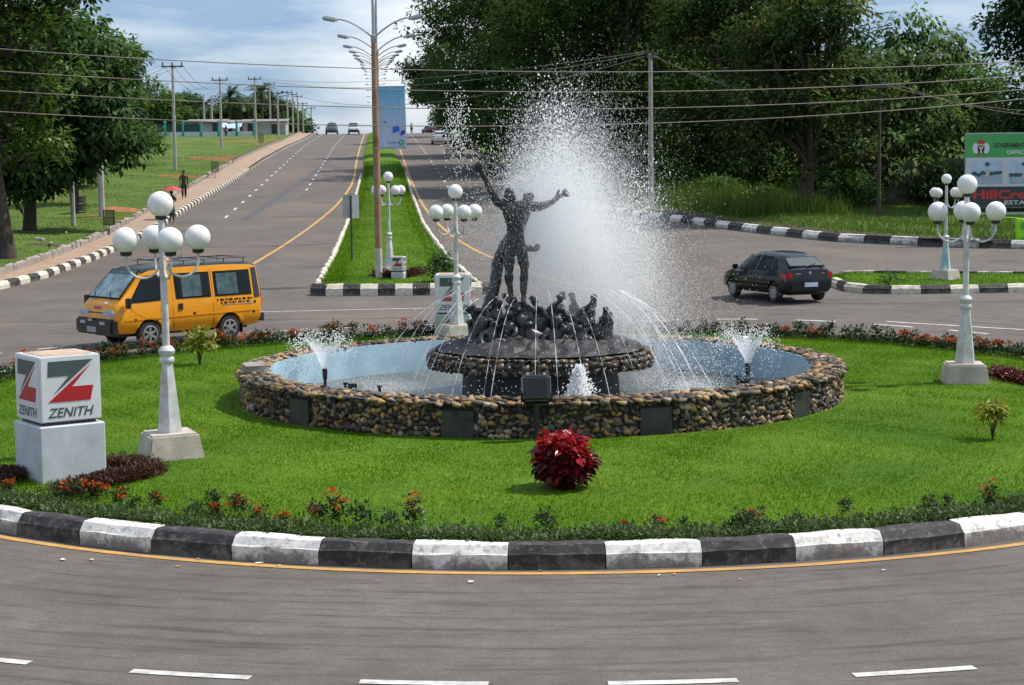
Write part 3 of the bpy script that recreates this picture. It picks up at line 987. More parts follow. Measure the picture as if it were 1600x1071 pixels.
for i, s_ in enumerate(stones):
    p, Rm, scl = stone_xf(s_)
    k = int(rg.integers(14))
    if i in big:
        o = bpy.data.objects.new('stone', stone_me[k]); COL.objects.link(o); o.parent = fountain
        o.location = p; o.rotation_euler = Rm.to_euler(); o.scale = scl
    else:
        v = (stone_v[k] * np.array(scl)) @ np.array(Rm).T + np.array(p)
        SV.append(v); SF.append(stone_f[k] + o_); o_ += len(v)
o = obj('stone', np_mesh('stones', np.concatenate(SV), np.concatenate(SF)), M['stone'], fountain); o['kind'] = 'stuff'
for q in PLQ:
    mb = MB(); pts = []
    for i in range(5):
        a = q - 0.048 + 0.096 * i / 4
        for rr in (RO - 0.02, RO + 0.045):
            for z in (GR - 0.12, GR + 0.46):
                pts.append((rr * math.sin(a), -rr * math.cos(a), z))
    fs = []
    for i in range(4):
        b = i * 4
        fs += [(b + 2, b + 6, b + 7, b + 3), (b + 1, b + 3, b + 7, b + 5), (b, b + 1, b + 5, b + 4), (b, b + 4, b + 6, b + 2)]
    fs += [(0, 2, 3, 1), (16, 17, 19, 18)]
    mb.add(pts, fs); obj('plaque', mb, M['granite'], fountain)
# a loose flat slab standing on the rim at the left
a = R(-76); mb = MB(); mb.box((0, 0, 0), (0.42, 0.36, 0.17)); me = mb.mesh('rim_slab'); bevel(me, 0.03)
for v_ in me.vertices: v_.co += Vector((random.uniform(-.02, .02), random.uniform(-.02, .02), random.uniform(-.02, .02)))
o = obj('rim_slab', me, M['concrete'], fountain, (5.55 * math.sin(a), -5.55 * math.cos(a), ZT + 0.13), 0.3)
# centre pedestal and the stone-edged disc
mb = MB(); mb.lathe([(1.55, 0.1), (1.50, 0.80), (1.62, 0.88)], 40, caps=True); obj('pedestal', mb, M['wet_rock'], fountain, smooth=True)
DR, DZ = 2.2, 1.10
mb = MB(); mb.lathe([(1.4, DZ - 0.27), (DR - 0.1, DZ - 0.26), (DR - 0.03, DZ - 0.2), (DR - 0.03, DZ - 0.05), (DR - 0.1, DZ), (0.4, DZ + 0.01)], 64, caps=True)
disc = obj('disc', mb, M['mortar'], fountain)
SV = []; SF = []; o_ = 0
for row in range(3):
    a = 0
    while a < 2 * math.pi:
        wd = rg.uniform(0.10, 0.18)
        if row < 2: s_ = (a, DR - 0.03, DZ - 0.20 + row * 0.11, wd * 1.15, 0.10, rg.uniform(0.11, 0.16), rg.uniform(-.5, .5), 0)
        else: s_ = (a, DR - 0.13 + rg.uniform(-.03, .03), DZ + 0.01, wd * 1.15, 0.2, 0.09, rg.uniform(-.5, .5), 1)
        p, Rm, scl = stone_xf(s_)
        k = int(rg.integers(14))
        v = (stone_v[k] * np.array(scl)) @ np.array(Rm).T + np.array(p); SV.append(v); SF.append(stone_f[k] + o_); o_ += len(v)
        a += wd / DR
M['stone_wet'] = M['stone'].copy(); M['stone_wet'].name = 'wet_stone'
for nd in M['stone_wet'].node_tree.nodes:
    if nd.type == 'VALTORGB' and len(nd.color_ramp.elements) == 7:
        for el in nd.color_ramp.elements: el.color = tuple(c_ * 0.42 for c_ in el.color[:3]) + (1,)
M['stone_wet'].node_tree.nodes['Principled BSDF'].inputs['Roughness'].default_value = 0.35
o = obj('stone', np_mesh('disc_stones', np.concatenate(SV), np.concatenate(SF)), M['stone_wet'], disc); o['kind'] = 'stuff'
# pipes and lights standing in the water
for px_, py_, hh in ((-1.9, -3.6, 0.30), (-3.05, -1.2, 0.34), (-3.9, 1.1, 0.12), (4.0, 1.3, 0.16), (1.2, -4.2, 0.2)):
    mb = MB(); mb.lathe([(0.035, 0.1), (0.03, 0.22 + hh), (0.05, 0.23 + hh), (0.05, 0.27 + hh)], 8)
    mb.box((0.14, 0.0, 0.30), (0.15, 0.12, 0.13), rz=0.4); mb.box((0.07, 0, 0.27), (0.14, 0.03, 0.03))
    obj('underwater_light', mb, M['black'], fountain, (px_, py_, 0))

# ------------------------------------------------------------------ figures grown from skeletons
def skin_mesh(verts, edges, radii, sub=1, root=0):
    me = bpy.data.meshes.new('figure')
    me.from_pydata([tuple(v) for v in verts], edges, [])
    o = bpy.data.objects.new('figure', me); COL.objects.link(o)
    md = o.modifiers.new('skin', 'SKIN'); md.use_smooth_shade = True; md.branch_smoothing = 0.4
    sv = me.skin_vertices[0].data
    for i, r_ in enumerate(radii):
        sv[i].radius = r_ if hasattr(r_, '__len__') else (r_, r_)
        sv[i].use_root = (i == root)
    if sub:
        s_ = o.modifiers.new('sub', 'SUBSURF'); s_.levels = sub; s_.render_levels = sub
    res = eval_mesh(o)
    bpy.data.objects.remove(o)
    return res
class Fig:
    def __init__(s): s.v = []; s.e = []; s.r = []
    def pt(s, p, r_, link=None):
        s.v.append(Vector(p)); s.r.append(r_); i = len(s.v) - 1
        if link is not None: s.e.append((link, i))
        return i
    def chain(s, link, pts):
        for p, r_ in pts: link = s.pt(p, r_, link)
        return link
    def fist(s, link, c, d, k=1.0):
        """a closed hand: palm with knuckles and a thumb laid across"""
        c = Vector(c); d = Vector(d).normalized(); side = d.cross(Vector((0, 1, 0.2))).normalized()
        p = s.pt(c, 0.062 * k, link)
        q = s.pt(c + d * 0.09 * k, 0.070 * k, p)
        s.pt(c + d * 0.15 * k, 0.045 * k, q)
        s.pt(c + d * 0.07 * k + side * 0.075 * k, 0.032 * k, q)
    def hand(s, link, c, d, k=1.0, side=None):
        c = Vector(c); d = Vector(d).normalized()
        side = side or d.cross(Vector((0, 1, 0.0))).normalized()
        p = s.pt(c, 0.050 * k, link); q = s.pt(c + d * 0.08 * k, (0.055 * k, 0.04 * k), p)
        for j, (u, ln) in enumerate(((-1.2, 0.10), (-0.4, 0.125), (0.4, 0.12), (1.2, 0.09))):
            a = s.pt(c + d * (0.13 * k) + side * (0.036 * k * u), 0.016 * k, q)
            s.pt(c + d * (0.13 + ln) * k + side * (0.065 * k * u) + Vector((0, 0.02 * k, -0.01 * k)), 0.011 * k, a)
        a = s.pt(c + d * 0.04 * k + side * 0.09 * k, 0.019 * k, p)
        s.pt(c + d * 0.10 * k + side * 0.125 * k, 0.014 * k, a)
    def mesh(s, sub=1, root=0): return skin_mesh(s.v, s.e, s.r, sub, root)

def rough(me, seed, k=0.016):
    from mathutils import noise as mn
    for v_ in me.vertices:
        q = v_.co * 7.0 + Vector((seed, 0, 0)); q2 = v_.co * 17.0
        v_.co += v_.normal * (k * mn.noise(q) * 1.6 + k * 0.7 * mn.noise(q2))
    return me
statue = thing('statue', 'dark bronze statue of a man with one fist raised above a crowd of reaching figures', 'statue', (FX, FY, 0.06))
# rock mound
mb = MB(); rgm = random.Random(4)
na, nr = 64, 16
pts = []
for j in range(nr):
    f = j / (nr - 1)
    for i in range(na):
        a = 2 * math.pi * i / na
        rr = (DR - 0.22) * (1 - f) + 0.05
        z = DZ + 0.02 + 0.52 * (f ** 0.9) + 0.32 * max(0, (f - 0.62) / 0.38) ** 0.8 + (rgm.uniform(-0.035, 0.05) if 0 < j else 0)
        pts.append((rr * math.cos(a) - 0.42 * f ** 2 + rgm.uniform(-.05, .05) * (1 - f), rr * math.sin(a) + rgm.uniform(-.05, .05) * (1 - f), z))
fs = [(j * na + i, j * na + (i + 1) % na, (j + 1) * na + (i + 1) % na, (j + 1) * na + i) for j in range(nr - 1) for i in range(na)]
fs.append(tuple((nr - 1) * na + i for i in range(na))); fs.append(tuple(range(na - 1, -1, -1)))
mb.add(pts, fs); obj('rock_mound', mb.mesh('rock_mound'), M['wet_rock'], statue)
f = Fig()
pel = f.pt((-0.46, 0, 3.10), (0.20, 0.16))
wai = f.pt((-0.47, -0.02, 3.34), (0.185, 0.145), pel)
che = f.pt((-0.46, -0.02, 3.62), (0.245, 0.17), wai)
upc = f.pt((-0.45, 0.02, 3.82), (0.22, 0.15), che)
nk = f.pt((-0.50, 0.04, 3.96), 0.085, upc)
hd = f.chain(nk, [((-0.545, 0.06, 4.04), 0.115), ((-0.575, 0.07, 4.13), 0.125), ((-0.59, 0.06, 4.21), 0.085)])
f.pt((-0.60, -0.06, 4.05), 0.05, nk + 1)                                       # jaw
sh_ = f.chain(upc, [((-0.66, 0.0, 3.87), 0.135), ((-0.80, 0.0, 3.93), 0.115), ((-0.88, 0.0, 4.10), 0.088), ((-0.95, 0, 4.24), 0.078), ((-1.03, 0, 4.38), 0.066), ((-1.08, 0, 4.48), 0.048)])
f.fist(sh_, (-1.105, 0, 4.52), (-0.35, -0.1, 1), 1.55)
sh_ = f.chain(upc, [((-0.24, 0.0, 3.88), 0.135), ((-0.09, 0.0, 3.84), 0.115), ((0.06, 0, 3.83), 0.088), ((0.16, 0, 3.875), 0.078), ((0.27, 0, 3.94), 0.064), ((0.34, 0, 3.985), 0.045)])
f.hand(sh_, (0.375, 0, 4.01), (0.85, 0, 0.5), 0.92)
f.chain(pel, [((-0.57, 0, 2.98), 0.135), ((-0.59, -0.02, 2.80), 0.125), ((-0.60, -0.04, 2.60), 0.09), ((-0.59, 0.0, 2.40), 0.085), ((-0.575, 0.02, 2.18), 0.055), ((-0.57, 0.0, 2.05), 0.06), ((-0.57, -0.17, 1.99), 0.05)])
f.chain(pel, [((-0.34, 0, 2.98), 0.135), ((-0.31, -0.03, 2.80), 0.12), ((-0.30, -0.05, 2.58), 0.088), ((-0.31, 0.0, 2.38), 0.085), ((-0.32, 0.02, 2.16), 0.055), ((-0.32, 0.0, 2.02), 0.06), ((-0.30, -0.17, 1.96), 0.05)])
obj('standing_figure', rough(f.mesh(2), 5), M['bronze'], statue)
# a second figure crouches close behind the first: broad shoulder, trailing robe, small raised fist
f = Fig()
b0 = f.pt((-0.72, 0.18, 2.98), (0.17, 0.15))
f.chain(b0, [((-0.82, 0.16, 2.85), 0.14), ((-0.82, 0.14, 2.62), 0.13), ((-0.86, 0.10, 2.38), 0.12), ((-0.92, 0.06, 2.12), 0.13), ((-1.00, 0.02, 1.86), 0.17), ((-1.08, 0, 1.6), 0.2)])
b1 = f.chain(b0, [((-0.55, 0.22, 3.2), (0.19, 0.15)), ((-0.36, 0.22, 3.55), (0.22, 0.16)), ((-0.28, 0.20, 3.82), (0.20, 0.15))])
f.chain(b1, [((-0.22, 0.18, 3.96), 0.085), ((-0.20, 0.16, 4.03), 0.12), ((-0.19, 0.14, 4.12), 0.10)])
e = f.chain(b0, [((-0.35, 0.10, 3.04), 0.075), ((-0.17, 0.05, 3.03), 0.062), ((-0.09, 0.02, 3.01), 0.05)])
f.fist(e, (-0.05, 0, 3.01), (0.35, 0, 1), 0.85)
obj('crouching_figure', rough(f.mesh(2), 6), M['bronze'], statue)
# the crowd at their feet
crowd = [(-1.13, -0.35, 1.80, -0.10, 0.12), (-0.82, -0.15, 1.92, 0.02, 0.0), (-0.32, -0.55, 1.82, -0.13, 0.30), (-0.02, -0.62, 1.80, -0.05, 0.30), (0.22, -0.45, 1.82, 0.08, 0.30),
         (0.52, -0.60, 1.68, -0.10, 0.20), (0.85, -0.30, 1.76, 0.12, 0.34), (1.08, -0.55, 1.62, 0.12, 0.26), (0.30, 0.45, 1.80, 0.1, 0.3), (-0.55, 0.6, 1.78, -0.1, 0.3), (-0.62, -0.65, 1.70, 0.05, 0.1), (0.62, 0.35, 1.8, 0.05, 0.3), (-1.25, -0.1, 1.55, -0.1, 0.0), (-0.95, -0.75, 1.58, 0.06, 0.0), (-0.2, -0.95, 1.58, -0.05, 0.0), (0.25, -0.95, 1.56, 0.08, 0.12), (0.68, -0.9, 1.50, 0.0, 0.0), (1.22, -0.2, 1.55, 0.1, 0.2), (0.95, 0.1, 1.68, 0.05, 0.3)]
for i, (cx_, cy_, cz_, lean, arm) in enumerate(crowd):
    f = Fig(); s1 = 1 if i % 2 else -1
    b = f.pt((0, 0, -0.55), (0.20, 0.17))
    c1 = f.pt((lean * 0.2, 0, -0.22), (0.19, 0.14), b)
    c2 = f.pt((lean * 0.5, -0.02, -0.03), (0.155, 0.11), c1)
    hn = f.chain(c2, [((lean * 0.7, -0.03, 0.06), 0.055), ((lean * 0.9, -0.06, 0.14), 0.085), ((lean, -0.05, 0.22), 0.07)])
    if arm > 0.05:
        e = f.chain(c2, [((0.13 * s1, -0.05, 0.02), 0.07), ((0.10 * s1 + lean * 0.5, -0.08, 0.16), 0.055), ((lean * 1.2, -0.10, arm), 0.045)])
        f.fist(e, (lean * 1.4, -0.10, arm + 0.05), (lean, 0, 1), 0.95)
    e = f.chain(c2, [((-0.16 * s1, -0.08, -0.06), 0.065), ((-0.2 * s1, -0.17, -0.22), 0.052), ((-0.10 * s1, -0.24, -0.30), 0.04)])
    f.hand(e, (-0.08 * s1, -0.26, -0.31), (0.3 * s1, -0.6, -0.2), 0.8)
    o = obj('crowd_figure', rough(f.mesh(1), i), M['bronze'], statue, (cx_, cy_, cz_ - 0.06), random.uniform(-.5, .5)); o.scale = (1.15, 1.12, 0.90)
f = Fig(); b = f.pt((-0.95, -0.2, 1.55), 0.12)                                    # a hand thrust out at the left
e = f.chain(b, [((-1.12, -0.3, 1.68), 0.075), ((-1.24, -0.34, 1.75), 0.06), ((-1.32, -0.36, 1.82), 0.045)])
f.fist(e, (-1.35, -0.37, 1.86), (-0.6, -0.1, 1), 1.0); obj('reaching_arm', f.mesh(1), M['bronze'], statue)

# ------------------------------------------------------------------ moving water
def drop_mat():
    m, t, p = new_mat('water_drops')
    p.inputs['Base Color'].default_value = (0.97, 0.975, 0.98, 1); p.inputs['Roughness'].default_value = 0.25
    tr = N(t, 'ShaderNodeBsdfTranslucent'); tr.inputs['Color'].default_value = (0.985, 0.99, 0.995, 1)
    ms = N(t, 'ShaderNodeMixShader'); ms.inputs[0].default_value = 0.72
    tp = N(t, 'ShaderNodeBsdfTransparent'); m2 = N(t, 'ShaderNodeMixShader'); m2.inputs[0].default_value = 0.30
    t.links.new(p.outputs[0], ms.inputs[1]); t.links.new(tr.outputs[0], ms.inputs[2])
    t.links.new(ms.outputs[0], m2.inputs[1]); t.links.new(tp.outputs[0], m2.inputs[2])
    t.links.new(m2.outputs[0], t.nodes.get('Material Output').inputs['Surface'])
    return m
M['drops'] = drop_mat()
TET = np.array([[1, 1, 1], [1, -1, -1], [-1, 1, -1], [-1, -1, 1]], float) * 0.7
TETF = np.array([[0, 1, 2], [0, 3, 1], [0, 2, 3], [1, 3, 2]])
OCT = np.array([[1, 0, 0], [-1, 0, 0], [0, 1, 0], [0, -1, 0], [0, 0, 1], [0, 0, -1]], float)
OCTF = np.array([[0, 2, 4], [2, 1, 4], [1, 3, 4], [3, 0, 4], [2, 0, 5], [1, 2, 5], [3, 1, 5], [0, 3, 5]])
def drops(P, r, T, TF, stretch=1.0, seed=0):
    rg = np.random.default_rng(seed)
    n = len(P)
    a = rg.uniform(0, 2 * np.pi, n); c, s_ = np.cos(a), np.sin(a)
    V = T[None, :, :] * r[:, None, None]
    V = np.stack([V[..., 0] * c[:, None] - V[..., 1] * s_[:, None], V[..., 0] * s_[:, None] + V[..., 1] * c[:, None], V[..., 2] * stretch], -1)
    V = V + P[:, None, :]
    F = TF[None] + (np.arange(n) * len(T))[:, None, None]
    return V.reshape(-1, 3), F.reshape(-1, TF.shape[1])
def join(parts):
    VV = []; FF = []; o = 0
    for v, f in parts:
        VV.append(v); FF.append(f + o); o += len(v)
    return np.concatenate(VV), np.concatenate(FF)
rg = np.random.default_rng(33)
def jet(n, p0, v0, spread, wind, tmin=0.0, tmax=1.0, zmin=0.2, src=0.1):
    """drops thrown up from p0 at v0 (m/s), caught at random moments of their flight"""
    a0 = rg.uniform(0, 2 * np.pi, n); r0 = src * np.sqrt(rg.uniform(0, 1, n))
    p0 = np.array(p0) + np.stack([r0 * np.cos(a0), r0 * np.sin(a0), 0 * a0], 1); v = np.array(v0) + rg.normal(0, 1, (n, 3)) * np.array(spread)
    tf = (v[:, 2] + np.sqrt(np.maximum(v[:, 2] ** 2 + 2 * 9.8 * (p0[:, 2] - zmin), 0))) / 9.8
    t = tf * rg.uniform(tmin, tmax, n)
    P = p0 + v * t[:, None]; P[:, 2] -= 4.9 * t ** 2
    P[:, :2] += 0.5 * np.array(wind)[None, :2] * (t ** 2)[:, None]
    return P
parts = []
# tall jet left of the statue, only its upper drops are seen
P = jet(520, (-1.62, 0.6, 0.6), (0.0, 0, 10.0), (0.12, 0.12, 0.35), (0.1, 0, 0), 0.30, 0.70); parts.append(drops(P, rg.uniform(0.006, 0.014, len(P)), OCT, OCTF, 1.4, 1))
P = jet(320, (1.75, 0.6, 0.6), (0.05, 0, 8.4), (0.16, 0.13, 0.5), (0.5, 0, 0), 0.25, 0.8); parts.append(drops(P, rg.uniform(0.009, 0.02, len(P)), OCT, OCTF, 1.2, 2))
# the broad plume behind and right of the statue
for k in range(9):
    a = 2 * math.pi * k / 9
    p0 = (-0.22 + 0.42 * math.cos(a), 0.5 + 0.45 * math.sin(a), 1.5)
    P = jet(850, p0, (0.20 * math.cos(a) + 0.05, 0.2 * math.sin(a), 8.3), (0.36, 0.36, 0.8), (1.05, 0.1, 0), 0.15, 0.98, 0.3)
    parts.append(drops(P, rg.uniform(0.004, 0.009, len(P)), OCT, OCTF, 1.8, 10 + k))
# scattered drops left of it, falling over the statue
P = jet(3000, (-0.15, 0.4, 1.6), (-0.42, 0, 7.2), (0.60, 0.5, 0.9), (0.0, 0, 0), 0.15, 0.97, 0.4); parts.append(drops(P, rg.uniform(0.005, 0.012, len(P)), OCT, OCTF, 1.5, 30))
P = jet(700, (0.3, 0.5, 1.6), (-0.1, 0, 8.9), (0.35, 0.3, 0.45), (0.3, 0, 0), 0.25, 0.75, 0.4); parts.append(drops(P, rg.uniform(0.010, 0.022, len(P)), OCT, OCTF, 1.2, 31))
V, F = join(parts)
o = obj('fountain_spray', np_mesh('fountain_spray', V, F), M['drops'], None, (FX, FY, 0)); tag(o, 'bright scattered water drops of the tall fountain plume beside the statue', 'water', kind='stuff')
# fine spray: tiny drops that drift to the right as they fall
n = 165000
P = jet(n, (-0.10, 0.6, 1.2), (0.02, 0, 7.7), (0.32, 0.36, 0.95), (1.55, 0.1, 0), 0.20, 1.0, 0.3, 0.75)
P2 = jet(36000, (-0.05, 0.5, 1.4), (-0.2, 0, 6.4), (0.75, 0.4, 1.0), (0.5, 0, 0), 0.2, 1.0, 0.3, 0.6)
P = np.concatenate([P, P2])
me = bpy.data.meshes.new('fine_spray'); me.vertices.add(len(P)); me.vertices.foreach_set('co', P.astype(np.float32).ravel()); me.update()
o = obj('fine_spray', me, M['drops'], None, (FX, FY, 0))
ng = bpy.data.node_groups.new('fine_drops', 'GeometryNodeTree')
ng.interface.new_socket('Geometry', in_out='INPUT', socket_type='NodeSocketGeometry'); ng.interface.new_socket('Geometry', in_out='OUTPUT', socket_type='NodeSocketGeometry')
gi = N(ng, 'NodeGroupInput'); go = N(ng, 'NodeGroupOutput'); ip = N(ng, 'GeometryNodeInstanceOnPoints'); ic = N(ng, 'GeometryNodeMeshIcoSphere'); sm = N(ng, 'GeometryNodeSetMaterial')
ic.inputs['Radius'].default_value = 1.0; ic.inputs['Subdivisions'].default_value = 1; sm.inputs['Material'].default_value = M['drops']
rv = N(ng, 'FunctionNodeRandomValue', data_type='FLOAT_VECTOR'); rv.inputs[0].default_value = (0.0022, 0.0022, 0.0050); rv.inputs[1].default_value = (0.0046, 0.0046, 0.0125)
for a_, b_ in ((ic.outputs['Mesh'], sm.inputs['Geometry']), (sm.outputs['Geometry'], ip.inputs['Instance']), (gi.outputs[0], ip.inputs['Points']), (rv.outputs[0], ip.inputs['Scale']), (ip.outputs['Instances'], go.inputs[0])): ng.links.new(a_, b_)
md = o.modifiers.new('drops', 'NODES'); md.node_group = ng
tag(o, 'fine white spray drifting beside the statue above the basin', 'water', kind='stuff')
# soft mist hanging in the plume
def mist_mat():
    m, t, p = new_mat('mist_volume')
    t.nodes.remove(p)
    pv = N(t, 'ShaderNodeVolumePrincipled')
    pv.inputs['Color'].default_value = (1.0, 1.0, 1.0, 1)
    pv.inputs['Anisotropy'].default_value = 0.0
    tcn = N(t, 'ShaderNodeTexCoord')
    ln = N(t, 'ShaderNodeVectorMath', operation='LENGTH'); t.links.new(tcn.outputs['Object'], ln.inputs[0])
    fall = math_n(t, 'SUBTRACT', 1.0, ln.outputs['Value'], True)
    nz_ = noise(t, coords(t, False, (1, 1, 1)), 2.2, 3, 0.5)
    d = math_n(t, 'MULTIPLY', math_n(t, 'POWER', fall, 1.5), math_n(t, 'MULTIPLY', math_n(t, 'SUBTRACT', nz_, 0.22, True), 3.0))
    t.links.new(math_n(t, 'MULTIPLY', d, 0.9), pv.inputs['Density'])
    t.links.new(pv.outputs[0], t.nodes.get('Material Output').inputs['Volume'])
    return m
M['mist'] = mist_mat()
mb = MB(); mb.sphere((0, 0, 0), 1.0, 24, 14)
o = obj('mist', mb, M['mist'], None, (FX + 1.05, FY + 0.6, 2.6), smooth=True); o.scale = (1.95, 1.6, 3.2); o.rotation_euler = (0, R(-13), 0)
tag(o, 'soft white mist hanging beside the statue over the basin', 'mist', kind='stuff')

# thin streams that arch out from the centre and fall into the basin
def stream(a, r1, vz, seed):
    rs = random.Random(seed)
    z0, r0 = 2.15, 0.95
    tf = (vz + math.sqrt(vz * vz + 2 * 9.8 * (z0 - 0.2))) / 9.8
    vr = (r1 - r0) / tf
    path = []; rad = []
    n = 26
    for i in range(n):
        t = tf * (0.30 + 0.70 * i / (n - 1))
        r = r0 + vr * t
        path.append((r * math.sin(a), -r * math.cos(a), z0 + vz * t - 4.9 * t * t)); rad.append(max(0.0012, 0.0062 * rs.uniform(0.0, 1.7) * (1.25 - 0.5 * i / n)))
    mb = MB(); mb.tube(path, rad, 4)
    return mb
for k in range(22):
    a = R(-108 + 216 * k / 21) + random.uniform(-0.05, 0.05)
    o = obj('water_stream', stream(a, random.uniform(2.75, 3.5), random.uniform(1.0, 2.2), k), M['drops'], None, (FX, FY, 0))
    tag(o, 'thin stream of water arching from the statue mound down into the basin', 'water stream', 'thin streams round the statue mound')
n = 26000                                                                          # splashes where they land
a = rg.uniform(-2, 2, n); r = rg.normal(3.1, 0.35, n)
P = np.stack([r * np.sin(a), -r * np.cos(a), 0.23 + np.abs(rg.normal(0, 0.08, n))], 1)
P = P[rg.uniform(0, 1, n) < 0.5]
b = np.stack([rg.uniform(-3.2, 3.8, 1500), rg.uniform(-4, 1.0, 1500), rg.uniform(0.4, 1.6, 1500)], 1)
P = np.concatenate([P, b])
V, F = drops(P, rg.uniform(0.004, 0.012, len(P)), TET, TETF, 1.0, 50)
o = obj('splash', np_mesh('splash', V, F), M['drops'], None, (FX, FY, 0)); tag(o, 'low splashing drops on the basin water round the stone disc', 'water', kind='stuff')

def film_mat():
    m, t, p = new_mat('water_film')
    p.inputs['Base Color'].default_value = (0.88, 0.91, 0.95, 1); p.inputs['Roughness'].default_value = 0.1
    tr = N(t, 'ShaderNodeBsdfTranslucent'); tr.inputs['Color'].default_value = (0.88, 0.91, 0.95, 1)
    tp = N(t, 'ShaderNodeBsdfTransparent')
    a = N(t, 'ShaderNodeMixShader'); a.inputs[0].default_value = 0.5
    b = N(t, 'ShaderNodeMixShader'); b.inputs[0].default_value = 0.55
    t.links.new(p.outputs[0], a.inputs[1]); t.links.new(tr.outputs[0], a.inputs[2])
    t.links.new(a.outputs[0], b.inputs[1]); t.links.new(tp.outputs[0], b.inputs[2])
    t.links.new(b.outputs[0], t.nodes.get('Material Output').inputs['Surface'])
    return m
M['film'] = film_mat()
def cone_jet(x, y, label, seed, h0=0.62, big=1.0):
    rs = np.random.default_rng(seed)
    t_ = thing('cone_jet', label, 'water jet', (FX + x, FY + y, 0))
    mb = MB(); mb.lathe([(0.035, 0.12), (0.03, h0 - 0.22), (0.045, h0 - 0.2), (0.055, h0 - 0.02), (0.06, h0), (0.045, h0 + 0.01)], 10)
    obj('nozzle', mb, M['black'], t_)
    mb = MB(); na = 22; pts = []; nl = 7                                            # the thin funnel of water
    for j in range(nl):
        f = j / (nl - 1)
        for i in range(na):
            a = 2 * math.pi * i / na
            r = (0.045 + 0.27 * f ** 1.15 * big) * (1 + rs.uniform(-0.06, 0.06) * (1 + 2 * f))
            pts.append((r * math.cos(a), r * math.sin(a), h0 + 0.56 * f * big + rs.uniform(-0.05, 0.05) * f))
    fs = [(j * na + i, j * na + (i + 1) % na, (j + 1) * na + (i + 1) % na, (j + 1) * na + i) for j in range(nl - 1) for i in range(na) if not (j == nl - 2 and rs.uniform() < 0.5)]
    mb.add(pts, fs); me = mb.mesh('water_funnel', True); obj('water_funnel', me, M['film'], t_)
    n = 1500
    a = rs.uniform(0, 2 * np.pi, n); tt = rs.uniform(0.35, 1.0, n); vz = rs.normal(3.5, 0.25, n); vr = rs.normal(1.05, 0.16, n)
    tl = tt * (vz + np.sqrt(vz ** 2 + 2 * 9.8 * (h0 - 0.2))) / 9.8
    keep = rs.uniform(0, 1, n) < np.where(tt < 0.72, 1, 0.35)
    P = np.stack([vr * tl * np.cos(a) - 0.12 * tl, vr * tl * np.sin(a), h0 + vz * tl - 4.9 * tl ** 2], 1)[keep]
    V, F = drops(P, rs.uniform(0.005, 0.016, len(P)), OCT, OCTF, 1.1, seed)
    o = obj('water_drops', np_mesh('water_drops', V, F), M['drops'], t_); o['kind'] = 'stuff'
cone_jet(-4.35, 1.5, 'black nozzle throwing a funnel of water near the loose slab on the rim', 71)
cone_jet(4.25, 1.7, 'black nozzle throwing a funnel of water in the bare blue side of the basin', 72)
# short foaming bubbler near the front rim
t_ = thing('bubbler_jet', 'short foaming white bubbler on a black nozzle just inside the front rim', 'water jet', (FX + 0.62, FY - 3.6, 0))
mb = MB(); mb.lathe([(0.035, 0.12), (0.035, 0.60), (0.05, 0.61), (0.05, 0.70)], 10); obj('nozzle', mb, M['black'], t_)
n = 2600
hh = rg.uniform(0, 1, n) ** 1.2
P = np.stack([rg.normal(0, 1, n) * (0.03 + 0.11 * (1 - hh)), rg.normal(0, 1, n) * (0.03 + 0.11 * (1 - hh)), 0.66 + 0.58 * hh - 0.1 * rg.uniform(0, 1, n)], 1)
V, F = drops(P, rg.uniform(0.006, 0.02, n), OCT, OCTF, 1.3, 73); o = obj('foam', np_mesh('foam', V, F), M['drops'], t_); o['kind'] = 'stuff'
# ================================================================== lamps, signs, poles and wires
def lamp_post(loc, rz, label, s=1.0, dirty=False, lean=0.0):
    t_ = thing('globe_lamp', label, 'lamp', loc, rz, 'five-globe lamps')
    t_.scale = (s, s, s); t_.rotation_euler = (0, lean, rz)
    mb = MB(); mb.box((0, 0, 0.10), (0.90, 0.90, 0.56), taper=0.80); me = mb.mesh('plinth'); bevel(me, 0.03, 2)
    obj('plinth', me, M['lamp_concrete'], t_)
    mb = MB(); mb.lathe([(0.205, 0.36), (0.20, 0.42), (0.095, 1.40), (0.10, 1.43)], 6, ph=0.3); obj('shaft', mb, M['pole_teal'] if dirty else M['white_metal'], t_)
    mb = MB(); mb.lathe([(0.10, 1.41), (0.115, 1.44), (0.105, 1.49), (0.085, 1.51), (0.12, 1.55), (0.125, 1.60), (0.09, 1.65), (0.06, 1.67)], 18); obj('collar', mb, M['white_metal'], t_, smooth=True)
    mb = MB(); mb.lathe([(0.055, 1.64), (0.052, 2.9), (0.048, 3.56)], 12); obj('pole', mb, M['white_metal'], t_, smooth=True)
    def globe(parent, c):
        g = MB(); g.sphere((c[0], c[1], c[2] + 0.19), 0.19, 24, 16); o = obj('globe', g, M['globe'], parent, smooth=True)
        k = MB(); k.lathe([(0.05, -0.045), (0.085, -0.03), (0.09, 0.012), (0.04, 0.03)], 14, c); obj('cap', k, M['black'], o, smooth=True)
    globe(t_, (0, 0, 3.57))
    for i in range(4):
        a = math.pi / 2 * i
        d = Vector((math.cos(a), math.sin(a), 0))
        path = []
        for j in range(15):
            g = math.pi * j / 14
            path.append(Vector((0, 0, 2.93)) + d * (0.045 + 0.245 * (1 - math.cos(g))) + Vector((0, 0, -0.25 * math.sin(g))))
        path.append(path[-1] + Vector((0, 0, 0.09)))
        m_ = MB(); m_.tube(path, 0.019, 7)
        arm = obj('arm', m_, M['white_metal'], t_, smooth=True)
        globe(arm, path[-1] + Vector((0, 0, 0.04)))
    return t_
M['pole_teal'] = pmat('peeling_teal_paint', (0.50, 0.55, 0.56), 0.6, 0.15, 4, dirt=(0.10, 0.32, 0.36), dirt_amt=0.85, dirt_scale=3)
def on_lawn(px, py):
    return at(px, py, GR)
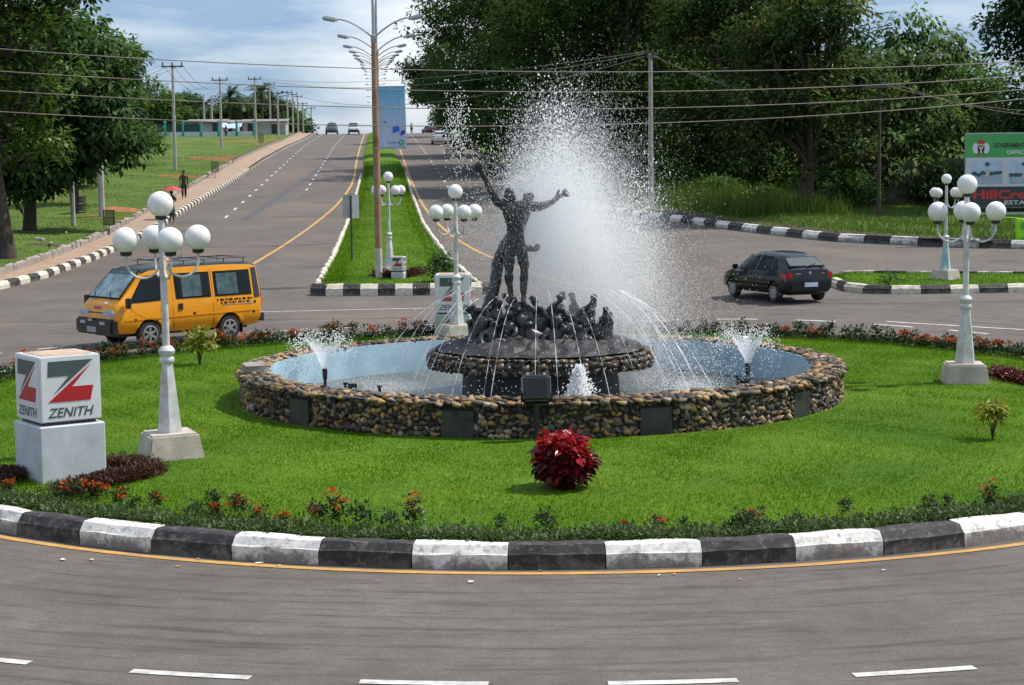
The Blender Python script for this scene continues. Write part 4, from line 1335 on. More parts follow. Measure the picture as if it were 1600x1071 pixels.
p = on_lawn(267, 714); lamp_post(p, R(23), 'white five-globe lamp between the sign cube and the fountain', 1.045, lean=R(-0.7))
p = on_lawn(1507, 598); lamp_post(p, R(-7), 'white five-globe lamp on the lawn beside the dark red hedge', 1.055)
lamp_post((-1.40, 46.7, GR), R(25), 'white five-globe lamp in front of the sign cube behind the statue', 1.0)
p = at(609, 432, 0.2); lamp_post(p, R(33), 'white five-globe lamp on the median beside the small sign cube', 0.97)
p = at(1477, 437, 0.16); lamp_post(p, R(40), 'five-globe lamp with peeling teal shaft on the grass traffic island', 0.90, dirty=True)

# ---- sign cubes with the Z logo
ZG = [(0.02, 1), (1, 1), (0.12, 0.19), (0.47, 0.63), (0.0, 0.63)]
ZR = [(0.95, 0.885), (0.0, 0.0), (0.93, 0.0), (1.0, 0.36), (0.53, 0.36)]
def flat(poly, y, name):
    mb = MB(); mb.prism(poly, lambda u, v: (u, y + 0.003, v), lambda u, v: (u, y - 0.004, v)); return mb.mesh(name)
ZTXT = text_mesh('ZENITH', 0.3, 0.28, 0.004)
def sign_cube(loc, rz, label, s=0.93, h=0.95, ped=0.81, pw=1.0, poster=False):
    t_ = thing('sign_cube', label, 'sign', loc, rz, 'sign cubes')
    mb = MB(); mb.box((0, 0, ped / 2 - 0.05), (pw * s / 0.93, pw * s / 0.93, ped + 0.1)); me = mb.mesh('pedestal'); bevel(me, 0.02, 1); pd = obj('pedestal', me, M['plinth_grey'], t_)
    mb = MB(); mb.box((0, 0, ped + 0.025), (s * 0.86, s * 0.86, 0.06)); obj('joint', mb, M['dark_metal'], t_)
    mb = MB(); mb.box((0, 0, ped + 0.05 + h / 2), (s, s, h)); me = mb.mesh('cube'); bevel(me, 0.012, 2); cb = obj('cube', me, M['sign_white'], t_)
    mb = MB(); mb.box((0, 0, ped + 0.05 + h + 0.004), (s * 0.8, s * 0.8, 0.012)); obj('top_panel', mb, M['rust_tray'], cb)
    for k in range(4):
        e = bpy.data.objects.new('logo_panel', flat([(-s * 0.47, 0), (s * 0.47, 0), (s * 0.47, h * 0.97), (-s * 0.47, h * 0.97)], 0, 'logo_panel'))
        COL.objects.link(e); e.data.materials.append(M['sign_white']); e.parent = t_
        Mx = Matrix.Rotation(k * math.pi / 2, 4, 'Z') @ Matrix.Translation((0, -s / 2 - 0.001, ped + 0.05 + h * 0.015))
        e.matrix_local = Mx
        def put(poly): return [((u - 0.5) * s * 0.74, h * 0.29 + v * h * 0.62) for u, v in poly]
        for poly, mt in ((ZG, M['sign_grey']), (ZR, M['sign_red'])):
            o = obj('logo', flat(put(poly), -0.006, 'logo'), mt, e)
        me = ZTXT.copy(); fit_mesh(me, -s * 0.39, s * 0.37, h * 0.055, h * 0.20); o = obj('lettering', me, M['sign_grey'], e, (0, -0.0095, 0)); o.rotation_euler = (math.pi / 2, 0, 0)
    if poster:
        w_ = pw * s / 0.93 / 2
        o = obj('poster', flat([(-w_ * 0.9, ped * 0.1), (w_ * 0.9, ped * 0.1), (w_ * 0.9, ped * 0.95), (-w_ * 0.9, ped * 0.95)], -w_ - 0.004, 'poster'), M['poster_green'], pd)
        el = [(-w_ * 0.25 + 0.17 * math.cos(a), ped * 0.45 + 0.24 * math.sin(a)) for a in np.linspace(0, 2 * math.pi, 18, endpoint=False)]
        obj('printed_face', flat(el, -w_ - 0.012, 'printed_face'), M['poster_brown'], pd)
    return t_
M['rust_tray'] = pmat('dusty_tray', (0.45, 0.33, 0.24), 0.8, 0.2, 3)
M['poster_green'] = pmat('poster_green', (0.30, 0.42, 0.30), 0.4, 0.3, 3)
M['poster_brown'] = pmat('poster_brown', (0.22, 0.11, 0.075), 0.4, 0.4, 6)
c = on_lawn(76, 756); hw = 0.5
a = R(36); off = Matrix.Rotation(a, 2) @ Vector((hw, hw))
sign_cube((c.x + off.x - 0.10, c.y + off.y, GR), a, 'big white cube with red and grey Z logo on grey pedestal by the dark hedge')
sign_cube((-1.52, 47.95, GR - 0.03), R(-2), 'white Z logo cube with a portrait poster on its pedestal behind the statue', 0.90, 0.98, 0.60, 0.95, True)
c = at(623, 437, 0.2); sign_cube((c.x, c.y, c.z), R(-8), 'small white Z logo cube on the median nose', 0.47, 0.5, 0.28, 0.92)

# ---- floodlight
def floodlight(loc, rz, label):
    t_ = thing('floodlight', label, 'floodlight', loc, rz)
    mb = MB(); mb.tube([(0, 0, -0.1), (0, 0, 0.60)], 0.045, 10); obj('post', mb, M['black'], t_, smooth=True)
    mb = MB(); mb.tube([(-0.25, 0, 0.80), (-0.25, 0, 0.59), (0.25, 0, 0.59), (0.25, 0, 0.80)], 0.014, 6); obj('bracket', mb, M['black'], t_)
    mb = MB(); mb.box((0, 0, 0), (0.50, 0.20, 0.50)); me = mb.mesh('housing')
    for v_ in me.vertices:
        if v_.co.y < 0: v_.co.x *= 0.86; v_.co.z *= 0.80
    bevel(me, 0.035, 3); o = obj('housing', me, M['black_gloss'], t_, (0, 0, 0.86), smooth=False); o.rotation_euler = (R(-14), 0, 0)
    for i in range(5):
        m_ = MB(); m_.box((-0.13 + i * 0.065, -0.115, 0), (0.012, 0.03, 0.30)); obj('fin', m_, M['black_gloss'], o)
    for x_ in (-0.14, 0.14):
        m_ = MB(); m_.box((x_, 0.02, 0.245), (0.045, 0.06, 0.05)); obj('clip', m_, M['galv'], o)
    m_ = MB(); m_.box((0, 0.106, 0), (0.40, 0.012, 0.40)); obj('lens', m_, M['lens'], o)
M['black_gloss'] = pmat('black_housing', (0.012, 0.012, 0.013), 0.28, 0.2, 4)
M['lens'] = pmat('lamp_glass', (0.25, 0.27, 0.28), 0.1, 0.1, 3)
p = on_lawn(839, 690); floodlight(p, R(4), 'black floodlight on a short post facing the fountain behind the red bush')

# ---- street lights up the median
SL_ARM = 9.15
def street_light(y, k):
    x = ray(590, 300, y).x
    t_ = thing('street_light', SLAB[k], 'street light', (x, y, G(x, y) + 0.15), -0.07, 'street lights along the median')
    t_.rotation_euler = (0, R(random.uniform(-0.5, 0.5) if k else -0.35), -0.07)
    mb = MB(); mb.lathe([(0.135, -0.2), (0.13, 1.15)], 10); obj('painted_base', mb, M['pole_white'], t_, smooth=True)
    mb = MB(); mb.lathe([(0.125, 1.15), (0.115, 6.0), (0.085, SL_ARM - 0.6)], 10); obj('pole', mb, M['rust'] if k < 2 else M['galv'], t_, smooth=True)
    mb = MB(); mb.lathe([(0.085, SL_ARM - 0.6), (0.10, SL_ARM - 0.58), (0.10, SL_ARM - 0.35), (0.055, SL_ARM - 0.33), (0.045, SL_ARM + 2.6)], 10); obj('mast', mb, M['galv'], t_, smooth=True)
    for s_ in (-1, 1):
        mb = MB(); path = [(s_ * (0.05 + 1.25 * f), 0, SL_ARM - 0.42 + 0.66 * (1 - (1 - f) ** 1.7)) for f in np.linspace(0, 1, 9)]
        mb.tube(path, 0.032, 6); a_ = obj('arm', mb, M['galv'], t_, smooth=True)
        mb = MB(); mb.box((0, 0, 0), (0.62, 0.24, 0.12), taper=0.7); me = mb.mesh('lamp_head'); bevel(me, 0.03, 2)
        h_ = obj('lamp_head', me, M['galv'], a_, (s_ * 1.55, 0, SL_ARM + 0.27)); h_.rotation_euler = (0, -s_ * R(12), 0)
        mb = MB(); mb.box((0, 0, 0), (0.40, 0.18, 0.06)); g_ = obj('lamp_glass', mb, M['lens'], a_, (s_ * 1.60, 0, SL_ARM + 0.20)); g_.rotation_euler = (0, -s_ * R(12), 0)
SLAB = ['tall rusty double-armed street light carrying the blue banner', 'rusty double-armed street light next behind the banner pole'] + ['grey double-armed street light farther up the median'] * 20
for k in range(18):
    street_light(66.6 + 19.5 * k, k)
# banner on the first one
def banner_mat():
    m, t, p_ = new_mat('banner_print')
    tcn = N(t, 'ShaderNodeTexCoord'); sep = N(t, 'ShaderNodeSeparateXYZ'); t.links.new(tcn.outputs['Object'], sep.inputs[0])
    v = coords(t, False)
    col = ramp(t, math_n(t, 'MULTIPLY', sep.outputs[2], 0.45), [(0.0, (0.42, 0.50, 0.66)), (0.40, (0.36, 0.47, 0.64)), (0.75, (0.20, 0.42, 0.62)), (1.0, (0.10, 0.36, 0.56))])
    st = N(t, 'ShaderNodeMapping'); st.inputs['Scale'].default_value = (5, 1, 0.5); t.links.new(v, st.inputs['Vector'])
    col = mixc(t, ramp(t, noise(t, st.outputs['Vector'], 1.6, 3), [(0.5, (0, 0, 0)), (0.7, (0.3,) * 3)]), col, (0.60, 0.66, 0.78))
    t.links.new(col, p_.inputs['Base Color']); p_.inputs['Roughness'].default_value = 0.55
    return m
bx0 = ray(593, 233, 66.4); bw_, bh_ = 0.97, 2.24
bn = thing('banner', 'light blue hanging banner with dark blue shapes on the rusty street light', 'banner', (bx0.x, bx0.y, bx0.z), -0.05)
V = []; F = []
nx_, nz_ = 12, 20
for j in range(nz_ + 1):
    for i in range(nx_ + 1):
        u, v_ = i / nx_, j / nz_
        V.append((u * bw_ + 0.012 * math.sin(v_ * 5), 0.018 * math.sin(u * 17 + v_ * 2.5) * (1 - 0.6 * v_), v_ * bh_))
for j in range(nz_):
    for i in range(nx_):
        q = j * (nx_ + 1) + i; F.append((q, q + 1, q + nx_ + 2, q + nx_ + 1))
me = np_mesh('cloth', V, F, True); cl = obj('cloth', me, banner_mat(), bn)
md = cl.modifiers.new('thick', 'SOLIDIFY'); md.thickness = 0.006; md.offset = 0
M['ban_blue'] = pmat('print_blue', (0.02, 0.11, 0.55), 0.5, 0.1, 3); M['ban_navy'] = pmat('print_navy', (0.012, 0.03, 0.32), 0.5, 0.1, 3); M['ban_green'] = pmat('print_green', (0.03, 0.28, 0.14), 0.5, 0.2, 8)
obj('printed_shape', flat([(0.50, 0.56), (0.74, 0.65), (0.72, 0.78), (0.64, 0.86), (0.60, 0.80), (0.49, 0.78)], -0.028, 'printed_shape'), M['ban_blue'], cl)
obj('printed_shape', flat([(0.76, 0.46), (0.94, 0.56), (0.90, 0.68), (0.79, 0.61)], -0.028, 'printed_shape'), M['ban_navy'], cl)
obj('printed_shape', flat([(0.14, 0.95), (0.30, 0.93), (0.29, 0.95), (0.20, 0.98)], -0.028, 'printed_shape'), M['ban_navy'], cl)
obj('printed_logo', flat([(0.79 + 0.095 * math.cos(a), 0.22 + 0.095 * math.sin(a)) for a in np.linspace(0, 6.28, 20, endpoint=False)], -0.028, 'printed_logo'), M['ban_green'], cl)
obj('printed_logo', flat([(0.79 + (0.055 if k % 2 else 0.025) * math.cos(a), 0.22 + (0.055 if k % 2 else 0.025) * math.sin(a)) for k, a in enumerate(np.linspace(0.3, 6.58, 6, endpoint=False))], -0.036, 'printed_logo'), M['sign_white'], cl)
me = text_mesh('Powered by', 0.1, 0, 0.001); fit_mesh(me, 0.32, 0.66, 0.18, 0.25); o = obj('lettering', me, M['black'], cl, (0, -0.03, 0)); o.rotation_euler = (math.pi / 2, 0, 0)
for z_ in (0.02, bh_ - 0.02):
    mb = MB(); mb.tube([(-0.16, 0, z_), (bw_ + 0.02, 0, z_)], 0.018, 6); obj('rod', mb, M['galv'], bn)

# ---- grey sign seen from the back
p = at(550, 408, 0.2)
t_ = thing('road_sign', 'grey folded road sign seen from behind on the edge of the median', 'sign', p, 0.1)
hz = G(p.x, p.y)
mb = MB(); mb.tube([(0, 0, -0.2), (0, 0, 2.62)], 0.04, 8); obj('post', mb, M['dark_metal'], t_)
mb = MB(); mb.box((-0.16, 0.05, 2.18), (0.34, 0.025, 0.95), rz=0.1); obj('panel', mb, M['galv'], t_)
mb = MB(); mb.box((0.17, 0.10, 2.18), (0.34, 0.025, 0.95), rz=0.55); obj('panel', mb, M['sign_back'] if 'sign_back' in M else M['galv'], t_)

# ---- utility poles on the left
def pole(px, ptop, D, label, arm=True, conc=True, w_=0.16, n_ins=3, group=None, wide=1.0, rot=0.0):
    b = ray(px, 300, D); g = G(b.x, D) + 0.15; top = ray(px, ptop, D).z
    h = top - g
    t_ = thing('utility_pole', label, 'utility pole', (b.x, D, g), rot, group)
    mb = MB(); mb.lathe([(w_, -0.4), (w_ * 0.62, h)], 8); obj('post', mb, M['pole_concrete'] if conc else M['bark'], t_, smooth=True)
    if arm:
        mb = MB(); mb.box((0, -0.12, h - 0.18), (1.8 * wide, 0.10, 0.12)); ca = obj('crossarm', mb, M['dark_metal'], t_)
        for i in range(n_ins):
            x_ = (-0.8 + 1.6 * i / max(n_ins - 1, 1)) * wide
            mb = MB(); mb.lathe([(0.03, h - 0.12), (0.07, h - 0.02), (0.05, h + 0.06), (0.07, h + 0.10), (0.03, h + 0.2)], 8, (x_, -0.12, 0)); obj('insulator', mb, M['dark_metal'], ca)
    return Vector((b.x, D, top))
PG = 'utility poles beside the hill road'
A1 = pole(275, 101, 155, 'concrete utility pole with crossarm standing on the open grass bank by the walkers', group=PG)
A2 = pole(348, 123, 205, 'concrete utility pole with crossarm next up the hill from the one by the walkers', group=PG)
A3 = pole(402, 122, 250, 'slim utility pole with crossarm before the pale tarpaulin', group=PG)
A4 = pole(425, 130, 285, 'slim utility pole with crossarm beyond the pale tarpaulin', group=PG)
for px_, pt_, D_ in ((437, 144, 270), (452, 143, 300), (460, 146, 318), (468, 150, 330), (476, 161, 345), (489, 168, 370)):
    pole(px_, pt_, D_, 'far utility pole near the crest of the hill', group=PG, w_=0.17)
pole(322, 148, 285, 'short plain pole of a pair by the fence', False, group=PG, w_=0.2); pole(334, 149, 285, 'short plain pole of a pair by the fence', False, group=PG, w_=0.2)
pole(241, 155, 230, 'thin dark pole beside the teal fence behind the tree', False, False, 0.09)
pole(158, 120, 103, 'pale concrete pole rising into the dark leaves by the laterite heap', False, True, 0.2)
pole(113, 150, 96, 'leaning grey pole beside the black basket under the dark tree', False, True, 0.13)
B1 = pole(1017, 84, 99, 'tall concrete pole with tilted crossarm behind the footpath near the spray', True, True, 0.17, 3, wide=0.7, rot=1.0)
B2 = pole(1373, 130, 92, 'dark slim pole in front of the pale-leaved tree', True, False, 0.12, 3, wide=1.1, rot=0.4)

def wire(pts, rad, label, group, mat='wire'):
    o = obj('power_line', MB().tube(pts, rad, 4), M[mat]); tag(o, label, 'power line', group); return o
M['wire'] = pmat('weathered_wire', (0.20, 0.165, 0.14), 0.6, 0.2, 2)
M['wire_dark'] = pmat('dark_wire', (0.07, 0.075, 0.08), 0.6, 0.2, 2)
WL = ['topmost long wire crossing in front of the junction', 'second highest long wire crossing in front of the junction', 'third highest long wire crossing in front of the junction', 'lowest long wire crossing in front of the junction']
WP = [((0, 77), (200, 90), (400, 101), (590, 108), (800, 112), (1017, 113.5), (1300, 107), (1600, 97)),
      ((0, 112), (160, 121), (400, 133), (590, 140), (800, 144.5), (1017, 144), (1300, 135), (1600, 119)),
      ((0, 142), (250, 157), (420, 163), (590, 168), (800, 171), (1017, 169.5), (1300, 160), (1600, 140)),
      ((0, 175), (250, 187), (420, 193), (590, 197), (750, 198), (1017, 193), (1300, 179), (1600, 155))]
for wl, wp in zip(WL, WP):
    P = np.array([ray(a_, b_, 57.0)[:] for a_, b_ in wp])
    cx_ = np.polyfit(P[:, 0], P[:, 2], 3)
    xs = np.linspace(-40, 40, 60)
    inn = np.clip(xs, -17, 17)
    zz = np.polyval(cx_, inn) + (xs - inn) * np.where(xs > 0, np.polyval(np.polyder(cx_), 17), np.polyval(np.polyder(cx_), -17))
    wire([(x_, 57.0, z_) for x_, z_ in zip(xs, zz)], 0.014, wl, 'long wires crossing the junction')
def sag(a, b, s_, n=14):
    a, b = Vector(a), Vector(b)
    return [a.lerp(b, i / n) + Vector((0, 0, -4 * s_ * (i / n) * (1 - i / n))) for i in range(n + 1)]
for a, b, s_ in ((A1, A2, 1.6), (A2, A3, 1.5), (A3, A4, 1.0)):
    for dx in (-0.8, 0, 0.8):
        wire(sag(a + Vector((dx, 0, 0)), b + Vector((dx, 0, 0)), s_), 0.018, 'sagging dark wire between the utility poles on the grass bank', 'wires between the bank poles', 'wire_dark')
for dx in (-0.8, 0, 0.8):
    wire(sag(A1 + Vector((dx, 0, 0)), Vector((-30 + dx, 100, 9.2)), 1.2), 0.018, 'sagging dark wire from the nearest bank pole into the trees', 'wires into the left trees', 'wire_dark')
for dz, s_ in ((0, 1.2), (-0.15, 2.4), (0.1, 0.8)):
    wire(sag(B1 + Vector((-0.3, 0, dz)), A3 + Vector((dz * 4, 0, 0)), s_ * 1.3, 24), 0.018, 'wire running across the hill road from the tall concrete pole near the spray', 'wires from the right pole', 'wire')
for dx in (0, 0.6):
    wire(sag(B1 + Vector((0, 0, 0)), B2 + Vector((-0.4 + dx, 0, 0.0)), 1.2), 0.014, 'slack wire between the concrete pole and the slim dark pole', 'wires between the right poles', 'wire_dark')
    wire(sag(B2 + Vector((dx, 0, 0)), Vector((34, 84, 8.0 - dx)), 1.4), 0.014, 'slack wire from the slim dark pole toward the billboard', 'wires toward the billboard', 'wire')

# ---- billboard on the right
BD = 77.0
b0 = ray(1507, 325, BD)
hb = ray(1507, 209, BD).z - b0.z
bb = thing('billboard', 'large green, white and black estate billboard on grey posts', 'billboard', (b0.x, BD, b0.z), R(-4))
S = BD / FPX
def brect(x0, y0, x1, y1, dep, name, mat, parent):
    f_ = [((x0 - 1507) * S, (325 - y1) * S), ((x1 - 1507) * S, (325 - y1) * S), ((x1 - 1507) * S, (325 - y0) * S), ((x0 - 1507) * S, (325 - y0) * S)]
    return obj(name, flat(f_, dep, name), mat, parent)
M['bb_green'] = pmat('billboard_green', (0.055, 0.33, 0.085), 0.5, 0.08, 2); M['bb_white'] = pmat('billboard_white', (0.50, 0.54, 0.57), 0.5, 0.05, 2)
M['bb_dark'] = pmat('billboard_dark', (0.020, 0.035, 0.034), 0.5, 0.15, 2); M['bb_red'] = pmat('billboard_red', (0.45, 0.035, 0.04), 0.5, 0.1, 4)
M['bb_text'] = pmat('billboard_black', (0.02, 0.02, 0.03), 0.5, 0.1, 4); M['bb_pale'] = pmat('billboard_pale_green', (0.55, 0.75, 0.58), 0.5, 0.1, 4)
M['ph_sky'] = pmat('photo_sky', (0.38, 0.50, 0.62), 0.4, 0.12, 3); M['ph_tree'] = pmat('photo_trees', (0.035, 0.07, 0.085), 0.4, 0.5, 6); M['ph_road'] = pmat('photo_road', (0.30, 0.38, 0.46), 0.4, 0.15, 4); M['ph_house'] = pmat('photo_house', (0.48, 0.46, 0.44), 0.4, 0.2, 6)
XR = 1700
brect(1507, 209, XR, 326, 0.06, 'back_panel', M['galv'], bb)
gp = brect(1508, 211, XR - 1, 247, 0, 'header_panel', M['bb_green'], bb)
wp_ = brect(1508, 247.3, XR - 1, 292.5, 0, 'photo_panel', M['bb_white'], bb)
dp = brect(1508, 292.8, XR - 1, 325, 0, 'name_panel', M['bb_dark'], bb)
for x0 in (1518, 1575, 1632):
    brect(x0, 253, x0 + 46, 288, -0.01, 'printed_photo', M['ph_sky'], wp_)
    brect(x0, 276, x0 + 46, 288, -0.018, 'printed_road', M['ph_road'], wp_)
    brect(x0 + 22, 267, x0 + 30, 276, -0.026, 'printed_house', M['ph_house'], wp_)
    rs = random.Random(x0)
    for q in range(7):
        cx_ = x0 + 3 + q * 6.5; cy_ = 272 + rs.uniform(-1, 3) if q != 3 else 258
        poly = [((cx_ + (4 + rs.uniform(-1, 1.4)) * math.cos(a) - 1507) * S, (325 - cy_ + (3 + rs.uniform(-1, 1)) * math.sin(a)) * S) for a in np.linspace(0, 6.28, 9, endpoint=False)]
        obj('printed_trees', flat(poly, -0.034 - 0.001 * q, 'printed_trees'), M['ph_tree'], wp_)
def btext(txt, x0, x1, y0, y1, mat, parent, bold=0.01, shear=0):
    me = text_mesh(txt, 1.0, shear, bold); fit_mesh(me, (x0 - 1507) * S, (x1 - 1507) * S, (325 - y1) * S, (325 - y0) * S)
    o = obj('lettering', me, mat, parent, (0, -0.012, 0)); o.rotation_euler = (math.pi / 2, 0, 0)
btext('GOVERNMENT', 1550, 1598, 225, 232.5, M['bb_text'], gp, 0.03); btext('OFFICIAL', 1570, 1612, 236.5, 242.5, M['bb_pale'], gp, 0.02)
btext('HillCrest', 1520, 1621, 297.5, 312, M['bb_red'], dp, 0.035); btext('ESTATE', 1568, 1616, 314, 320.5, M['bb_white'], dp, 0.02)
# crest: red eagle over a black shield with a white Y, held by two white horses on a green mound
def bpoly(pts, dep, mat, name='crest'):
    obj(name, flat([((x_ - 1507) * S, (325 - y_) * S) for x_, y_ in pts], dep, name), mat, gp)
def ell(cx_, cy_, rx_, ry_, n=12): return [(cx_ + rx_ * math.cos(a), cy_ + ry_ * math.sin(a)) for a in np.linspace(0, 6.28, n, endpoint=False)]
bpoly(ell(1523, 233, 5, 8.5), -0.010, M['sign_white']); bpoly(ell(1539, 233, 5, 8.5), -0.010, M['sign_white'])
bpoly([(1521, 241), (1541, 241), (1539, 244), (1523, 244)], -0.012, pmat('crest_mound', (0.16, 0.20, 0.06), 0.5, 0.3, 9))
bpoly([(1525.5, 229), (1536.5, 229), (1536, 237), (1531, 242), (1526, 237)], -0.018, M['bb_text'])
bpoly([(1527, 229.3), (1529, 229.3), (1531, 233), (1533, 229.3), (1535, 229.3), (1532, 235), (1532, 241), (1530, 241), (1530, 235)], -0.026, M['sign_white'])
bpoly([(1525, 221.5), (1529, 220.5), (1531, 219), (1533, 220.5), (1537, 221.5), (1536, 225), (1531, 226.5), (1526, 225)], -0.018, M['bb_red']); bpoly(ell(1531, 227.3, 4.5, 1.0), -0.02, pmat('crest_wreath', (0.5, 0.42, 0.12), 0.5, 0.3, 9))
for x_ in (1509, 1551, 1640, 1695):
    lx = (x_ - 1507) * S
    mb = MB(); gz_ = G(b0.x + lx, BD) - b0.z - 0.1
    mb.box((lx, 0.13, (hb + gz_) / 2), (0.10, 0.10, hb - gz_)); obj('post', mb, M['galv'], bb)
mb = MB(); mb.box(((XR - 1507) * S / 2, 0.10, -0.25), ((XR - 1507) * S, 0.05, 0.09)); obj('rail', mb, M['galv'], bb)
q0 = ray(1585.5, 389, 76.0); t_ = thing('cloth_banner', 'lime green cloth banner tied below the billboard', 'banner', (q0.x, 76.0, q0.z))
M['lime'] = pmat('lime_cloth', (0.28, 0.66, 0.02), 0.6, 0.1, 3)
V = []; F = []
for j in range(9):
    for i in range(17):
        u, v_ = i / 16, j / 8
        V.append((u * 2.6 + 0.05 * (1 - v_) * (1 - u), 0.03 * math.sin(u * 9 + v_ * 3), (v_ * 1.30 - 0.12 * math.sin(math.pi * u)) + 0.0))
for j in range(8):
    for i in range(16):
        q = j * 17 + i; F.append((q, q + 1, q + 18, q + 17))
o = obj('cloth', np_mesh('cloth', V, F, True), M['lime'], t_); md = o.modifiers.new('thick', 'SOLIDIFY'); md.thickness = 0.008
obj('printed_logo', flat(ell(0.40, 0.95, 0.18, 0.16, 16), -0.055, 'printed_logo'), M['bb_green'], o)
for zz in (0.02, 1.28):
    mb = MB(); mb.tube([(-0.95, 0.05, zz + 0.06), (0, 0, zz)], 0.012, 4); obj('string', mb, M['lime'], t_)

# ---- walls behind the trees on the right
M['old_wall'] = pmat('stained_render', (0.22, 0.18, 0.145), 0.9, 0.25, 1.2, dirt=(0.07, 0.06, 0.05), dirt_amt=0.7, dirt_scale=0.7, bmp=0.2)
t_ = thing('perimeter_wall', 'stained brown perimeter wall behind the trees beside the billboard', 'wall', (0, 0, 0))
for i in range(8):
    x_ = 22 + i * 4.0; y_ = 101 - i * 0.5
    mb = MB(); mb.box((x_, y_, G(x_, y_) + 1.35), (3.7, 0.22, 2.5), rz=-0.12); obj('panel', mb, M['old_wall'], t_)
    mb = MB(); mb.box((x_ - 2.0, y_ + 0.24, G(x_, y_) + 1.42), (0.36, 0.36, 2.75), rz=-0.12); obj('pier', mb, M['old_wall'], t_)
t_ = thing('vent_block_wall', 'grey wall of pierced blocks with an orange bracket half hidden behind spray', 'wall', (ray(1040, 300, 122).x, 122, G(11, 122)))
M['block'] = pmat('vent_block', (0.20, 0.19, 0.175), 0.9, 0.2, 3); M['orange'] = pmat('orange_paint', (0.55, 0.22, 0.02), 0.6, 0.15, 4)
for i in range(6):
    mb = MB(); mb.box((0.02, 0, 0.35 + i * 0.62), (3.6, 0.2, 0.16)); obj('course', mb, M['block'], t_)
for i in range(12):
    for j in range(5):
        mb = MB(); mb.box((-1.65 + i * 0.3, 0, 0.66 + j * 0.62), (0.12, 0.16, 0.46)); obj('block', mb, M['block'], t_)
mb = MB(); mb.prism([(2.0, 1.7), (2.95, 1.7), (2.95, 1.95), (2.55, 2.0), (2.3, 2.4), (2.2, 3.0), (2.0, 3.0)], lambda u, v: (u, -0.1, v), lambda u, v: (u, 0.1, v)); obj('bracket', mb, M['orange'], t_)
mb = MB(); mb.box((2.6, 0.35, 1.9), (2.2, 0.2, 3.4)); obj('wall_panel', mb, M['old_wall'], t_)

# ---- far fence, stalls and tarpaulin on the crest of the left bank
fz = lambda x_, y_: G(x_, y_) + 0.28
M['teal'] = pmat('teal_paint', (0.03, 0.27, 0.24), 0.6, 0.15, 2); M['net'] = pmat('dark_green_net', (0.025, 0.06, 0.055), 0.8, 0.3, 1.5)
FYY = 268.0
fn = thing('teal_fence', 'teal-posted fence with dark netting on a low pale wall across the bank', 'fence')
xs = [ray(px_, 210, FYY).x for px_ in (200, 229, 258, 286, 314, 342, 370, 397)]
for i, x_ in enumerate(xs):
    z_ = fz(x_, FYY)
    mb = MB(); mb.lathe([(0.19, z_ - 0.4), (0.17, z_ + 2.0), (0.26, z_ + 2.05), (0.2, z_ + 2.3)], 8, (x_, FYY, 0)); obj('post', mb, M['teal'], fn)
    if i < len(xs) - 1:
        x2 = xs[i + 1]; z2 = fz(x2, FYY)
        mb = MB(); mb.box(((x_ + x2) / 2, FYY, (z_ + z2) / 2 + 0.15), (x2 - x_ - 0.4, 0.25, 1.1)); obj('low_wall', mb, M['bb_white'], fn)
        if i < 4: mb = MB(); mb.box(((x_ + x2) / 2, FYY + 0.05, (z_ + z2) / 2 + 1.25), (x2 - x_ - 0.4, 0.06, 1.1)); obj('netting', mb, M['net'], fn)
M['stall'] = pmat('stall_wall', (0.42, 0.42, 0.41), 0.8, 0.15, 0.8, dirt=(0.2, 0.17, 0.14), dirt_amt=0.6); M['roof_tin'] = pmat('tin_roof', (0.22, 0.20, 0.19), 0.6, 0.3, 1)
def stall(px, D, wd, h, label):
    x_ = ray(px, 210, D).x; z_ = fz(x_, D)
    t_ = thing('market_stall', label, 'stall', (x_, D, z_))
    mb = MB(); mb.box((0, 0, h / 2 - 0.3), (wd, 3, h + 0.6)); obj('wall', mb, M['stall'], t_)
    mb = MB(); mb.box((0, -0.2, h + 0.1), (wd + 0.6, 3.8, 0.12), rot=Matrix.Rotation(R(6), 3, 'X')); obj('roof', mb, M['roof_tin'], t_)
    for k in (-0.3, 0.25):
        mb = MB(); mb.box((wd * k, -1.52, h * 0.45), (wd * 0.16, 0.06, h * 0.8)); obj('doorway', mb, M['black'], t_)
stall(325, 276, 5.5, 2.1, 'grey stall with tin roof behind the fence and the pair of poles'); stall(415, 280, 6.5, 2.0, 'pale stall with tin roof next to the tarpaulin'); stall(352, 282, 4.0, 1.9, 'small stall half hidden behind the tarpaulin')
tx = ray(366, 205, 272).x
t_ = thing('tarpaulin', 'pale blue tarpaulin stretched as an awning beside the stalls', 'tarpaulin', (tx, 270, fz(tx, 270)))
V = []; F = []
for j in range(7):
    for i in range(11):
        u, v_ = i / 10, j / 6
        V.append((-1.5 + 3.0 * u, -1.4 + 1.8 * v_, 1.25 + 0.75 * v_ - 0.18 * math.sin(math.pi * u) + 0.06 * math.sin(u * 15)))
for j in range(6):
    for i in range(10):
        q = j * 11 + i; F.append((q, q + 1, q + 12, q + 11))
o = obj('cloth', np_mesh('cloth', V, F, True), pmat('tarp_cloth', (0.40, 0.50, 0.66), 0.7, 0.12, 2), t_); md = o.modifiers.new('thick', 'SOLIDIFY'); md.thickness = 0.02
for sx in (-1.4, 1.4):
    mb = MB(); mb.tube([(sx, -1.35, -0.3), (sx, -1.35, 1.28)], 0.04, 6); obj('post', mb, M['bark'], t_)

